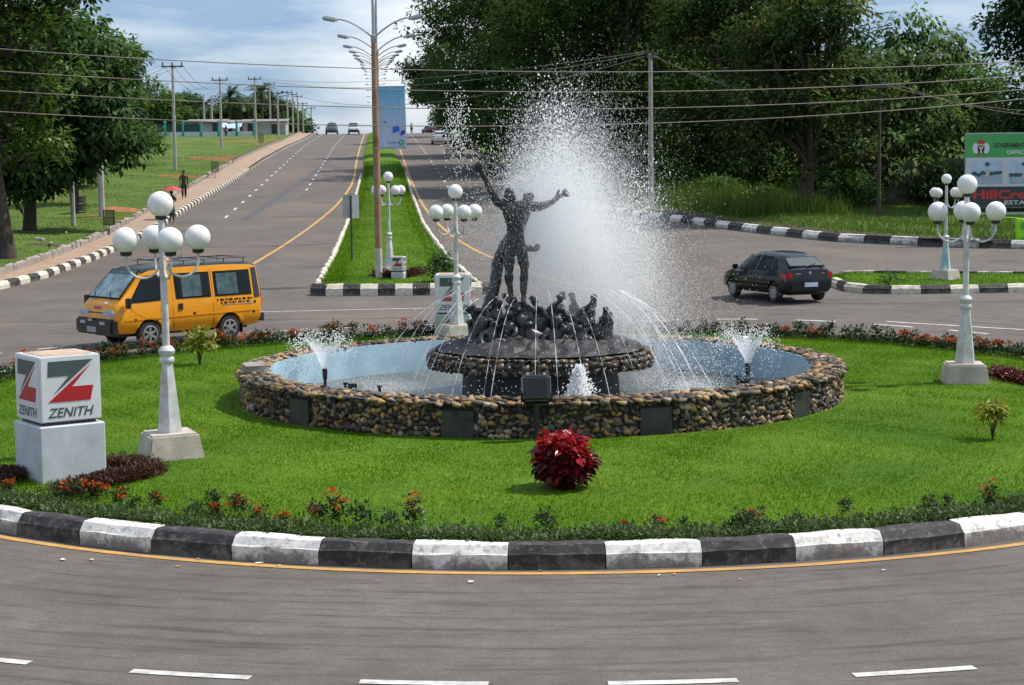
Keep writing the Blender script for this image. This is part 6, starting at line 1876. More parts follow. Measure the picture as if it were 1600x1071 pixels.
for x in (1.18, -1.17):
    for s_ in (1, -1): wheel(vt, x, s_, 0.315, 0.21, 0.78)
quad_panel([(1.955, 0.735, 1.165), (1.955, -0.735, 1.165), (1.295, -0.625, 1.80), (1.295, 0.625, 1.80)], 'windscreen', M['glass'], vt, -0.02)
mb = MB(); mb.box((2.14, 0, 0.55), (0.22, 1.6, 0.30)); obj('front_bumper', mb, M['black'], vt)
for s_ in (-1, 1):
    mb = MB(); mb.box((2.12, s_ * 0.55, 0.80), (0.12, 0.34, 0.15)); obj('headlight', mb, M['headlamp'], vt); LV.panel([(0.68, 1.10), (1.60, 1.06), (1.14, 1.68), (-1.8, 1.71), (-1.8, 1.1)], 0.012, 'window', M['glass'], vt, s_)
wx = ray(216, 212, 262).x
hatchback('parked_car', 'white car parked by the fence behind the dark tree', 'car', (wx, 262, G(wx, 262) + 0.3), R(200), M['car_white'], False)

# ================================================================== people
M['skin'] = pmat('dark_skin', (0.055, 0.032, 0.022), 0.5, 0.1, 6); M['hair'] = pmat('black_hair', (0.008, 0.007, 0.007), 0.8, 0.2, 12)
def person(loc, rz, h, label, top, bottom, stride=0.12, skirt=False, arm_up=False, detail=True):
    k = h / 1.72
    t_ = thing('person', label, 'person', loc, rz); t_.scale = (k, k, k)
    f = Fig(); pel = f.pt((0, 0, 0.92), (0.14, 0.11))
    w_ = f.pt((0, 0, 1.08), (0.125, 0.10), pel); c_ = f.pt((0, 0, 1.28), (0.15, 0.11), w_); u_ = f.pt((0, 0, 1.40), (0.13, 0.09), c_)
    nk = f.pt((0, 0, 1.49), 0.052, u_); hd_ = f.chain(nk, [((0, -0.015, 1.56), 0.075), ((0, -0.01, 1.64), 0.085), ((0, 0.005, 1.70), 0.055)]); f.pt((0, -0.095, 1.59), 0.022, nk + 2)
    hands = []
    for s_ in (-1, 1):
        if arm_up and s_ == 1: pts = [((0.19, 0, 1.38), 0.058), ((0.24, -0.06, 1.16), 0.046), ((0.20, -0.22, 1.24), 0.040), ((0.16, -0.27, 1.36), 0.032)]
        else: pts = [((s_ * 0.19, 0, 1.38), 0.058), ((s_ * 0.24, 0.03 * s_, 1.12), 0.045), ((s_ * 0.25, -0.06 + 0.1 * s_, 0.90), 0.036), ((s_ * 0.25, -0.08 + 0.12 * s_, 0.83), 0.028)]
        e = f.chain(u_, pts); d = Vector(pts[-1][0]) - Vector(pts[-2][0]); f.hand(e, Vector(pts[-1][0]) + d.normalized() * 0.03, d, 0.72)
        f.chain(pel, [((s_ * 0.09, 0, 0.84), 0.095), ((s_ * 0.095, -0.02 + s_ * stride * 0.5, 0.50), 0.062), ((s_ * 0.09, 0.02 + s_ * stride, 0.28), 0.055), ((s_ * 0.09, 0.03 + s_ * stride * 1.3, 0.08), 0.038), ((s_ * 0.10, -0.12 + s_ * stride * 1.3, 0.035), 0.036)])
    obj('body', f.mesh(1), M['skin'], t_)
    f = Fig(); a = f.pt((0, 0, 0.94), (0.165, 0.135)); b = f.pt((0, 0, 1.10), (0.15, 0.12), a); c_ = f.pt((0, 0, 1.29), (0.17, 0.13), b); d = f.pt((0, 0, 1.41), (0.14, 0.105), c_)
    for s_ in (-1, 1): f.chain(d, [((s_ * 0.195, 0, 1.385), 0.075), ((s_ * 0.235, 0.01, 1.2), 0.065)])
    obj('shirt', f.mesh(1), top, t_)
    f = Fig(); a = f.pt((0, 0, 0.96), (0.16, 0.13))
    if skirt: f.chain(a, [((0, 0, 0.8), (0.19, 0.16)), ((0, 0, 0.5), (0.21, 0.18)), ((0, 0, 0.3), (0.23, 0.20))])
    else:
        for s_ in (-1, 1): f.chain(a, [((s_ * 0.09, 0, 0.84), 0.115), ((s_ * 0.095, -0.02 + s_ * stride * 0.5, 0.50), 0.08), ((s_ * 0.09, 0.02 + s_ * stride, 0.28), 0.075), ((s_ * 0.09, 0.03 + s_ * stride * 1.25, 0.12), 0.068)])
    obj('skirt' if skirt else 'trousers', f.mesh(1), bottom, t_)
    mb = MB(); mb.sphere((0, 0.02, 1.66), 0.098, 14, 9, sc3=(1, 1.05, 0.95)); obj('hair', mb, M['hair'], t_, smooth=True)
    return t_
cl_dark = pmat('dark_cloth', (0.022, 0.020, 0.022), 0.85, 0.3, 8); cl_green = pmat('green_wrap', (0.035, 0.06, 0.05), 0.85, 0.7, 9); cl_brown = pmat('brown_cloth', (0.05, 0.035, 0.03), 0.85, 0.3, 8); cl_red = pmat('red_cloth', (0.35, 0.03, 0.03), 0.8, 0.2, 5)
p = at(272, 348); person((p.x - 0.1, p.y, G(p.x, p.y) + 0.02), 0.15, 1.68, 'person in dark top and green wrap skirt walking by the kerb under the umbrella', cl_dark, cl_green, 0.08, True, True)
ux, uy, uz = p.x - 0.1 + 0.10, p.y - 0.30, G(p.x, p.y) + 0.02
um = thing('umbrella', 'open red umbrella held over the person by the kerb', 'umbrella', (ux, uy, uz)); M['umb'] = pmat('red_umbrella', (0.50, 0.045, 0.05), 0.5, 0.12, 4)
mb = MB(); n = 8; pts = []
for j in range(6):
    fr = j / 5
    for i in range(n * 2):
        a = math.pi * i / n; rr = 0.60 * fr * (1.0 if i % 2 == 0 else 0.95)
        pts.append((rr * math.cos(a), rr * math.sin(a), 1.98 - 0.24 * fr ** 1.8 + (0.02 * fr if i % 2 else 0)))
mb.add(pts, [(j * 16 + i, j * 16 + (i + 1) % 16, (j + 1) * 16 + (i + 1) % 16, (j + 1) * 16 + i) for j in range(5) for i in range(16)])
o = obj('canopy', mb, M['umb'], um); md = o.modifiers.new('t', 'SOLIDIFY'); md.thickness = 0.006
mb = MB(); mb.tube([(0, 0, 1.28), (0, 0, 2.05)], 0.01, 6); obj('shaft', mb, M['dark_metal'], um)
p = at(288, 315); person((p.x, p.y, G(p.x, p.y) + 0.2), 0.2, 1.80, 'tall person in dark clothes walking down the pavement', cl_brown, cl_dark, 0.14)
x_ = ray(241, 212, 250).x; person((x_, 250, G(x_, 250) + 0.28), 0.6, 1.7, 'person in white shirt standing by the teal fence', M['shirt_white'], cl_red, 0.05)
x_ = ray(353, 205, 264).x; person((x_, 264, G(x_, 264) + 0.28), 2.6, 1.7, 'person in dark clothes beside the tarpaulin', cl_dark, cl_dark, 0.05)
for px_, D_, lb in ((488, 300, 'person in dark clothes at the top of the pavement'), (518, 298, 'person standing beside the grey car on the crest')):
    x_ = ray(px_, 205, D_).x; person((x_, D_, G(x_, D_) + 0.2), 0.3, 1.75, lb, cl_dark, cl_brown, 0.06)
x_ = ray(643, 205, 290).x; person((x_, 290, G(x_, 290) + 0.02), 0.3, 1.7, 'person in yellow shirt on the far side of the hill road', pmat('yellow_shirt', (0.6, 0.5, 0.12), 0.8, 0.1, 5), cl_dark, 0.06)
# ================================================================== trees and plants
def leaves(C, n_per, L, Wd, seed, droop=0.35, spread=0.5, up=0.25, out_n=None):
    """leaf blades (two triangles each, folded along the rib) round every cluster centre C, pointing outward"""
    rg = np.random.default_rng(seed)
    c = np.repeat(C, n_per, 0); n = len(c)
    d = rg.normal(0, 1, (n, 3)); d[:, 2] = d[:, 2] * 0.6 + up; d /= np.linalg.norm(d, axis=1)[:, None]
    p = c + d * (spread * rg.uniform(0.1, 1, n) ** 0.6)[:, None]
    t = d.copy(); t[:, 2] -= droop * rg.uniform(0.4, 1.8, n); t /= np.linalg.norm(t, axis=1)[:, None]
    s_ = np.cross(t, rg.normal(0, 0.35, (n, 3)) + np.array([0, 0, 1.0])); s_ /= np.linalg.norm(s_, axis=1)[:, None] + 1e-6
    nn = np.cross(s_, t)
    l = (L * rg.uniform(0.7, 1.3, n))[:, None]; w_ = (Wd * rg.uniform(0.8, 1.25, n))[:, None]
    a = p; b = p + t * l * 0.5 + s_ * w_ * 0.5 + nn * w_ * 0.12; e = p + t * l - nn * l * 0.12; f = p + t * l * 0.5 - s_ * w_ * 0.5 + nn * w_ * 0.12
    V = np.stack([a, b, e, f], 1).reshape(-1, 3)
    if out_n is not None:
        nm = np.repeat(out_n, n_per, 0) * 0.9 + nn * np.sign(nn[:, 2:3] + 1e-6) * 0.45 + d * 0.35 + rg.normal(0, 0.10, (n, 3)); nm /= np.linalg.norm(nm, axis=1)[:, None]
        leaves.normals = np.repeat(nm, 4, 0)
    i = np.arange(n)[:, None] * 4
    F = np.concatenate([i + np.array([[0, 1, 2]]), i + np.array([[0, 2, 3]])])
    return V, F
def crown_clusters(lobes, dens, seed, gap=0.0):
    rg = np.random.default_rng(seed); out_ = []; nrm = []
    for (x, y, z, r, sq) in lobes:
        n = int(dens * r * r)
        d = rg.normal(0, 1, (n, 3)); d /= np.linalg.norm(d, axis=1)[:, None]
        rr = r * np.where(rg.uniform(0, 1, n) < 0.72, rg.uniform(0.82, 1.08, n), rg.uniform(0.25, 0.82, n))
        # break the ball up: some directions bulge, others leave gaps
        ph = rg.uniform(0, 6.28, 4)
        rr = rr * (1 + 0.16 * np.sin(3.1 * d[:, 0] + ph[0]) * np.sin(3.7 * d[:, 2] + ph[1]) + 0.10 * np.sin(6.3 * d[:, 1] + ph[2]))
        keep = np.sin(4.2 * d[:, 0] + ph[3]) * np.sin(5.1 * d[:, 1] + ph[0]) * np.sin(4.6 * d[:, 2] + ph[2]) > -0.55 + gap
        keep &= d[:, 2] > -0.85
        out_.append((np.array([x, y, z]) + d * rr[:, None] * np.array([1, 1, sq]))[keep]); nrm.append(d[keep])
    return np.concatenate(out_), np.concatenate(nrm)
def tree(name, loc, h, lobes, label, mat, seed, trunk_r=0.3, n_per=14, L=0.34, Wd=0.15, dens=9.0, group=None, trunk_h=None, droop=0.35, spread=0.55, gap=0.0, cat='tree'):
    """lobes relative to the base of the trunk"""
    rs = random.Random(seed)
    t_ = thing(name, label, cat, loc, 0, group)
    mb = MB(); th_ = trunk_h or h * 0.35
    top = Vector((rs.uniform(-.4, .4), rs.uniform(-.4, .4), th_))
    mb.tube([(0, 0, -0.5), (0.02, 0, 0.3), (top.x * 0.4, top.y * 0.4, th_ * 0.5), top], [trunk_r * 1.5, trunk_r * 1.08, trunk_r * 0.9, trunk_r * 0.75], 10)
    for (x, y, z, r, sq) in lobes:
        e = Vector((x, y, z)); m1 = top.lerp(e, 0.5) + Vector((rs.uniform(-.5, .5), rs.uniform(-.5, .5), rs.uniform(-0.2, .5)))
        r0 = trunk_r * rs.uniform(0.40, 0.55)
        mb.tube([top - Vector((0, 0, 0.25)), top.lerp(m1, 0.5), m1, m1.lerp(e, 0.6), e], [r0, r0 * 0.85, r0 * 0.62, r0 * 0.42, r0 * 0.15], 5)
        for q in range(4):
            dd = Vector((rs.uniform(-1, 1), rs.uniform(-1, 1), rs.uniform(-0.3, 1))).normalized() * r * 0.85
            s0 = m1.lerp(e, rs.uniform(0.2, 0.9)); mb.tube([s0, s0 + dd * 0.5 + Vector((0, 0, 0.1)), s0 + dd], [r0 * 0.32, r0 * 0.2, r0 * 0.06], 4)
    obj('trunk', mb, M['bark'], t_, smooth=True)
    C, ON = crown_clusters(lobes, dens * 0.85, seed, gap)
    V, F = leaves(C, int(n_per * 1.6), L, Wd, seed + 1, droop, spread * 1.15, 0.25, ON)
    me = np_mesh('crown', V, F, True); me.normals_split_custom_set_from_vertices(leaves.normals.tolist()); obj('crown', me, mat, t_)
    return t_
M['leaf_deep'] = leaf_mat('deep_green_leaves', (0.032, 0.076, 0.026), (0.098, 0.182, 0.052), 0.6, 0.25, None, 0.5, 0.12)
M['leaf_mid'] = leaf_mat('mid_green_leaves', (0.042, 0.092, 0.022), (0.128, 0.218, 0.050), 0.6, 0.28, None, 0.5, 0.12)
M['leaf_light'] = leaf_mat('light_green_leaves', (0.066, 0.125, 0.042), (0.170, 0.260, 0.090), 0.6, 0.28, None, 0.5, 0.12)
M['leaf_mango'] = leaf_mat('mango_leaves', (0.034, 0.068, 0.020), (0.100, 0.165, 0.042), 0.6, 0.25, patch=(0.26, 0.17, 0.04), pscale=0.38, spec=0.12)
M['leaf_fresh'] = leaf_mat('fresh_green_leaves', (0.040, 0.088, 0.014), (0.110, 0.200, 0.026), 0.42, 0.32)
def auto_lobes(h, rx, seed, n=9, low=0.30, ry=None, rl=None):
    rs = random.Random(seed); ry = ry or rx; o = []; n = int(n * 1.8); rl = rl or rx * 0.36
    for i in range(n):
        a = 2 * math.pi * i / n * 2.4 + rs.uniform(-.4, .4); f = rs.uniform(0.35, 0.85)
        z = h * (low + (0.92 - low) * (i + 0.5) / n); tp = math.sin(math.pi * min(1, 0.22 + 0.72 * (i + 0.5) / n))
        r = (rl or rx * 0.46) * rs.uniform(0.85, 1.15)
        o.append((rx * f * tp * math.cos(a), ry * f * tp * math.sin(a), z - r * 0.25, r, rs.uniform(0.72, 0.95)))
    o.append((0, 0, h * 0.62, rx * 0.55, 0.9))
    if low < 0.25:                                   # skirts of foliage hanging low round the trunk
        for i in range(4):
            a = 1.57 * i + rs.uniform(-.5, .5); r = rx * 0.36
            o.append((rx * 0.55 * math.cos(a), ry * 0.55 * math.sin(a), max(r * 0.85, h * low), r, 0.85))
    return o
def gbase(px, D, dz=0.2):
    x = ray(px, 300, D).x; return (x, D, G(x, D) + dz)
TG = 'trees beyond the long kerb'
def rtree(px, D, h, rx, label, mat, seed, **kw):
    nl = kw.pop('nl', 9); low = kw.pop('low', 0.26); lean = kw.pop('lean', 0.0); zmin = kw.pop('zmin', 0.0)
    lb_ = [(x - lean * min(1, z / (0.5 * h)), y, max(z, zmin), r, sq) for x, y, z, r, sq in auto_lobes(h, rx, seed, nl, low)]
    return tree('broadleaf_tree', gbase(px, D), h, lb_, label, M[mat], seed, group=TG, **kw)
# right-hand side, from the crest down to the billboard
rtree(700, 358, 7, 4.6, 'small green tree on the crest behind the dark red car', 'leaf_mid', 101, n_per=8, L=0.7, Wd=0.34, dens=6)
rtree(733, 262, 11, 4.6, 'farthest dark tree overhanging the hill road near the crest', 'leaf_deep', 102, lean=4.5, zmin=5.5, n_per=10, L=0.6, Wd=0.28, dens=7)
rtree(748, 225, 13.0, 4.8, 'dark tree leaning over the road beside the white car', 'leaf_deep', 103, lean=5.5, zmin=6.0, n_per=11, L=0.52, Wd=0.24, dens=8)
rtree(790, 185, 20, 6.4, 'tall dark tree with ragged top above the dark car', 'leaf_deep', 104, lean=3.5, zmin=5.5, n_per=12, L=0.48, Wd=0.22, dens=8, low=0.2)
rtree(825, 160, 22, 8.5, 'very tall spreading tree behind the tall water drops', 'leaf_mid', 105, n_per=13, L=0.45, Wd=0.2, dens=8, low=0.2)
rtree(850, 150, 23, 9, 'tall deep green tree behind the top of the plume', 'leaf_deep', 106, n_per=13, L=0.45, Wd=0.2, dens=8, low=0.16)
rtree(905, 128, 19, 7.5, 'broad dark tree behind the plume', 'leaf_mid', 107, n_per=13, L=0.40, Wd=0.18, dens=10, low=0.08)
rtree(985, 122, 19, 7.2, 'tall light-tipped tree beside the concrete pole', 'leaf_mid', 108, n_per=14, L=0.38, Wd=0.17, dens=10, low=0.10)
rtree(1070, 130, 21, 8, 'dark tree over the pierced block wall', 'leaf_deep', 109, n_per=13, L=0.42, Wd=0.18, dens=10, low=0.10)
rtree(1145, 112, 17.0, 5.0, 'large dense mango tree with orange new leaves', 'leaf_mango', 110, n_per=13, L=0.38, Wd=0.17, dens=15, low=0.08, nl=12)
rtree(1256, 94, 13.0, 4.6, 'dense dark mango tree with thick low trunk behind the hatchback', 'leaf_mango', 111, n_per=13, L=0.36, Wd=0.16, dens=17, trunk_r=0.42, trunk_h=2.8, low=0.255, nl=12)
rtree(1325, 118, 10.5, 4.8, 'dark tree behind the slim dark pole', 'leaf_deep', 112, n_per=13, L=0.4, Wd=0.17, dens=10, low=0.08)
rtree(1420, 104, 10.8, 4.0, 'pale broad-leaved tree with drooping leaves', 'leaf_light', 113, n_per=16, L=0.46, Wd=0.2, dens=7, droop=0.8, low=0.16)
rtree(1360, 101, 8.0, 3.0, 'smaller pale broad-leaved tree beside the slim pole', 'leaf_light', 114, n_per=15, L=0.42, Wd=0.18, dens=8, droop=0.7, low=0.2)
rtree(1500, 118, 8.5, 5.0, 'mid-green tree behind the billboard', 'leaf_mid', 115, n_per=13, L=0.42, Wd=0.18, dens=9, low=0.1)
rtree(1632, 96, 16, 4.2, 'tall dark tree towering behind the billboard', 'leaf_deep', 116, n_per=14, L=0.40, Wd=0.19, dens=14, low=0.12, nl=11)
rtree(1730, 100, 15, 5.0, 'dark tree beyond the billboard end', 'leaf_deep', 117, n_per=12, L=0.4, Wd=0.17, dens=9, low=0.1)
rtree(1195, 128, 15, 5.5, 'dark tree behind the two mango trees', 'leaf_deep', 118, n_per=12, L=0.46, Wd=0.2, dens=8, low=0.1)
rtree(1450, 128, 8.0, 6, 'low dark tree behind the pale broad-leaved tree', 'leaf_deep', 119, n_per=12, L=0.46, Wd=0.2, dens=8, low=0.08)
rtree(960, 150, 17, 9, 'dark tree filling the wood behind the plume', 'leaf_deep', 120, n_per=12, L=0.5, Wd=0.24, dens=8, low=0.06)
rtree(845, 185, 17, 8, 'shaded tree low behind the thin tall jet', 'leaf_deep', 121, n_per=11, L=0.55, Wd=0.26, dens=8, low=0.06)
rtree(1050, 155, 16, 9, 'shaded tree deep behind the concrete pole', 'leaf_deep', 122, n_per=11, L=0.55, Wd=0.26, dens=8, low=0.05)
# left-hand side
LT = 'trees on the left bank'
def ltree(px, D, h, lobes, label, mat, seed, **kw):
    return tree('broadleaf_tree', gbase(px, D), h, lobes, label, M[mat], seed, group=LT, **kw)
ltree(6, 77, 15, [(-1.5, -1, 8.5, 3.0, .9), (1.0, -1.5, 10.5, 2.8, .85), (-2.5, 0, 6.0, 2.8, .9), (0.6, 1.5, 6.6, 2.4, .85), (2.6, 0.8, 11.9, 2.0, .8), (-0.6, 0.5, 12.5, 3.2, .85), (-4, 1, 10, 3, .9), (2.2, 0, 13.4, 1.7, .7), (1.4, 0.8, 4.4, 1.5, .8), (3.4, 0.5, 12.4, 1.2, .6)], 'big near tree with thick trunk at the edge of the bank', 'leaf_fresh', 201, trunk_r=0.36, trunk_h=4.0, n_per=16, L=0.34, Wd=0.15, dens=17)
ltree(44, 93, 12, [(0, 0, 7.5, 3.0, .9), (2.6, -.5, 7.0, 2.4, .9), (3.8, -.5, 5.4, 1.9, .85), (3.4, 0, 8.6, 1.9, .85), (-2.5, 0, 6, 2.8, .9), (1, -1, 4.6, 2.4, .8), (-1, 0, 4, 2.2, .8), (-2.6, -1, 3.4, 2.0, .8), (0.2, -1.4, 3.2, 1.7, .75), (1.9, -1, 3.4, 1.4, .75), (-4.2, -0.5, 4.2, 2.2, .85), (-0.6, -1.6, 2.6, 1.4, .7), (1.0, -1.2, 2.5, 1.2, .7), (4.4, -0.6, 4.2, 1.5, .75), (-2.2, -1.4, 2.4, 1.3, .7), (0.8, .5, 9.6, 2.4, .8), (3.0, -0.6, 3.6, 1.4, .7), (-3, 0, 9, 2.5, .9)], 'dense dark tree with low drooping branches above the wire basket', 'leaf_deep', 202, trunk_r=0.32, trunk_h=3.0, n_per=16, L=0.44, Wd=0.20, dens=15, droop=0.7)
ltree(116, 112, 12, [(0, 0, 7.6, 2.8, .9), (2.0, 0, 6.2, 2.4, .9), (2.3, -.3, 8.6, 2.0, .85), (-1.5, 0, 9.6, 2.2, .85), (0.4, 0, 10.2, 2.1, .8), (-2, 0, 6, 2.6, .9), (1.4, 0, 4.6, 1.7, .8), (2.9, 0, 4.6, 1.5, .75)], 'dark glossy-leaved tree behind the pale concrete pole', 'leaf_deep', 203, trunk_r=0.28, n_per=16, L=0.46, Wd=0.21, dens=14, droop=0.7)
ltree(182, 165, 13, auto_lobes(12.2, 4.6, 33, 8, 0.2), 'rounded mid-green tree beyond the glossy-leaved tree', 'leaf_mid', 204, n_per=13, L=0.5, Wd=0.22, dens=10)
ltree(10, 130, 13, auto_lobes(13, 7, 35, 9, 0.1), 'shaded tree behind the near tree on the bank', 'leaf_deep', 205, n_per=12, L=0.5, Wd=0.24, dens=9)
for i, (px_, D_, h_, r_, mt) in enumerate(((282, 330, 8.0, 5.0, 'leaf_deep'), (262, 315, 7.2, 4.5, 'leaf_mid'), (300, 345, 7.5, 4.5, 'leaf_deep'), (372, 345, 6.8, 4.6, 'leaf_mid'), (440, 350, 7.0, 4.8, 'leaf_deep'), (462, 365, 6.0, 4.0, 'leaf_deep'), (352, 350, 7.5, 4.2, 'leaf_deep'), (405, 352, 9.0, 4.2, 'leaf_mid'))):
    tree('broadleaf_tree', gbase(px_, D_), h_, auto_lobes(h_, r_, 300 + i, 7, 0.15), 'dark rounded tree far behind the stalls on the crest', M[mt], 300 + i, n_per=9, L=0.75, Wd=0.36, dens=8, group='far trees behind the stalls')
# oil palms on the skyline
M['palm'] = leaf_mat('palm_leaf', (0.022, 0.050, 0.018), (0.060, 0.105, 0.034), 0.4, 0.2)
def palm(px, D, h, seed):
    rs = np.random.default_rng(seed); t_ = thing('oil_palm', 'feathery oil palm rising above the far trees', 'palm tree', gbase(px, D), 0, 'oil palms on the skyline')
    mb = MB(); mb.lathe([(0.32, -0.4), (0.26, h * 0.5), (0.28, h)], 8); obj('trunk', mb, M['bark'], t_)
    V = []; F = []
    for k in range(26):
        a = rs.uniform(0, 6.28); el = rs.uniform(0.1, 1.25); ln = rs.uniform(2.6, 3.6)
        prev = np.array([0, 0, h]); d = np.array([math.cos(a) * math.cos(el), math.sin(a) * math.cos(el), math.sin(el)])
        for j in range(14):
            d = d + np.array([0, 0, -0.10]); d /= np.linalg.norm(d); cur = prev + d * ln / 14
            sd = np.cross(d, [0, 0, 1]); sd /= np.linalg.norm(sd) + 1e-6
            lw = 0.75 * math.sin(math.pi * (j + 1.5) / 17)
            for s_ in (-1, 1):
                b = len(V); tip = cur + sd * s_ * lw + d * 0.25 - np.array([0, 0, 0.28 * lw])
                V += [prev, cur, tip]; F.append((b, b + 1, b + 2))
            prev = cur
    obj('crown', np_mesh('crown', np.array(V), np.array(F)), M['palm'], t_)
for i, (px_, D_, h_) in enumerate(((322, 325, 5.2), (362, 330, 6.6), (378, 335, 5.8), (412, 328, 7.6), (430, 335, 6.2), (396, 338, 6.0))): palm(px_, D_, h_, 400 + i)

# ---- shrubs along the right kerb and bank
def shrub(name, loc, r, h, label, mat, seed, L=0.14, Wd=0.07, n_cl=60, n_per=10, group=None, cat='shrub', stem=True):
    t_ = thing(name, label, cat, loc, 0, group); rg = np.random.default_rng(seed)
    d = rg.normal(0, 1, (n_cl, 3)); d /= np.linalg.norm(d, axis=1)[:, None]; d[:, 2] = np.abs(d[:, 2]) * 1.0
    C = d * np.array([r, r, h * 0.75]) * rg.uniform(0.45, 0.95, n_cl)[:, None] + np.array([0, 0, h * 0.2])
    V, F = leaves(C, n_per, L, Wd, seed, 0.3, 0.16 * r + 0.05)
    V[:, 2] = np.maximum(V[:, 2], 0.0)
    obj('foliage', np_mesh('foliage', V, F), mat, t_)
    mb = MB(); rs = random.Random(seed)
    for q in range(5):
        e = Vector(C[rs.randrange(n_cl)]); mb.tube([(0, 0, -0.05), (e.x * 0.4, e.y * 0.4, e.z * 0.6), e], [0.03 * r + 0.006, 0.02 * r + 0.004, 0.004], 5)
    obj('stem', mb, M['bark'], t_)
    return t_
for i, (px_, D_, r_, h_, mt, lb) in enumerate(((1075, 110, 2.0, 1.9, 'leaf_fresh', 'bright green bush behind the footpath under the block wall'), (1120, 106, 1.6, 1.5, 'leaf_mid', 'low bush at the foot of the mango tree'), (1335, 97, 1.7, 2.4, 'leaf_deep', 'dark bush between the thick mango trunk and slim pole'), (1285, 103, 1.8, 2.2, 'leaf_deep', 'dark undergrowth behind the thick mango trunk'), (1160, 112, 2.2, 2.8, 'leaf_deep', 'dark undergrowth behind the bright bush'), (1030, 118, 2.4, 3.0, 'leaf_deep', 'dark undergrowth beside the block wall'), (1420, 103, 2.0, 2.2, 'leaf_mid', 'green undergrowth below the pale broad-leaved tree'), (1195, 99, 1.2, 1.2, 'leaf_fresh', 'small bright bush near the thick mango trunk'),
        (1480, 100, 2.2, 2.6, 'leaf_deep', 'dark thicket against the stained wall beside the billboard'), (1545, 96, 2.4, 3.2, 'leaf_deep', 'dark thicket under the billboard'), (1600, 94, 2.4, 3.0, 'leaf_deep', 'dark thicket behind the lime banner'), (795, 172, 2.2, 2.4, 'leaf_fresh', 'light green bush beside the hill road under the tall tree'), (757, 205, 2.0, 2.0, 'leaf_mid', 'green bush at the roadside near the dark car'))):
    shrub('bush', gbase(px_, D_, 0.25), r_, h_, lb, M[mt], 500 + i, 0.3, 0.13, 170, 12)

# ---- planting on the island
M['croton_red'] = leaf_mat('red_croton_leaf', (0.16, 0.008, 0.012), (0.70, 0.025, 0.035), 0.25, 0.15, None, 3)
M['croton_dark'] = leaf_mat('dark_red_leaf', (0.045, 0.007, 0.008), (0.16, 0.018, 0.018), 0.3, 0.15, None, 3)
M['croton_yellow'] = leaf_mat('yellow_croton_leaf', (0.12, 0.16, 0.02), (0.46, 0.42, 0.05), 0.4, 0.25, None, 4)
M['ixora'] = leaf_mat('ixora_leaf', (0.022, 0.042, 0.012), (0.055, 0.095, 0.022), 0.4, 0.2, None, 4)
M['ixora_flower'] = leaf_mat('ixora_flower', (0.40, 0.045, 0.010), (0.66, 0.14, 0.025), 0.6, 0.2, None, 6)
M['cover'] = leaf_mat('ground_cover_leaf', (0.050, 0.085, 0.024), (0.100, 0.155, 0.042), 0.5, 0.2, None, 1.5)
M['hedge_red'] = leaf_mat('dark_red_hedge_leaf', (0.045, 0.018, 0.012), (0.110, 0.045, 0.026), 0.5, 0.2, None, 2)
# round red croton: dark below, glossy scarlet young leaves on top
p = on_lawn(882, 764)
t_ = thing('red_croton_bush', 'round glossy red bush on the lawn before the fountain', 'bush', p)
rg = np.random.default_rng(61); n = 210
d = rg.normal(0, 1, (n, 3)); d /= np.linalg.norm(d, axis=1)[:, None]
C = d * np.array([0.35, 0.35, 0.34]) * (rg.uniform(0.70, 1.0, n) * (1 + 0.13 * np.sin(4 * d[:, 0] + 1) * np.sin(5 * d[:, 2])))[:, None] + np.array([0, 0, 0.42]); C = C[C[:, 2] > 0.08]
top_ = (C[:, 2] + rg.normal(0, 0.10, len(C))) > 0.50
V, F = leaves(C[~top_], 9, 0.14, 0.085, 62, 0.45, 0.09); V[:, 2] = np.maximum(V[:, 2], 0.01); obj('dark_foliage', np_mesh('dark_foliage', V, F), M['croton_dark'], t_)
V, F = leaves(C[top_], 9, 0.14, 0.088, 63, 0.45, 0.09); obj('red_foliage', np_mesh('red_foliage', V, F), M['croton_red'], t_)
V, F = leaves(C[~top_][::5], 3, 0.15, 0.065, 65, 0.35, 0.12); V[:, 2] = np.maximum(V[:, 2], 0.01); obj('red_foliage', np_mesh('red_foliage', V, F), M['croton_red'], t_)
mb = MB()
for q in range(7): a = q * 0.9; mb.tube([(0, 0, -0.05), (0.1 * math.cos(a), 0.1 * math.sin(a), 0.2), (0.25 * math.cos(a), 0.25 * math.sin(a), 0.5)], [0.02, 0.015, 0.006], 5)
obj('stem', mb, M['bark'], t_)
def small_croton(px, py, s_, label, seed):
    p = on_lawn(px, py); t_ = thing('croton_plant', label, 'plant', p); t_.scale = (s_, s_, s_)
    rg = np.random.default_rng(seed); n = 34
    C = np.stack([rg.normal(0, 0.12, n), rg.normal(0, 0.12, n), rg.uniform(0.28, 0.62, n)], 1)
    V, F = leaves(C, 7, 0.15, 0.06, seed, 0.4, 0.09); obj('foliage', np_mesh('foliage', V, F), M['croton_yellow'], t_)
    mb = MB()
    for q in range(4): a = q * 1.6; mb.tube([(0, 0, -0.05), (0.03 * math.cos(a), 0.03 * math.sin(a), 0.2), (0.12 * math.cos(a), 0.12 * math.sin(a), 0.5)], [0.014, 0.011, 0.005], 5)
    obj('stem', mb, M['bark'], t_)
small_croton(1551, 688, 0.92, 'small yellow-green croton alone on the lawn near the lamp', 64); small_croton(312, 571, 1.25, 'yellow-green croton by the flower border beyond the lamp', 66)
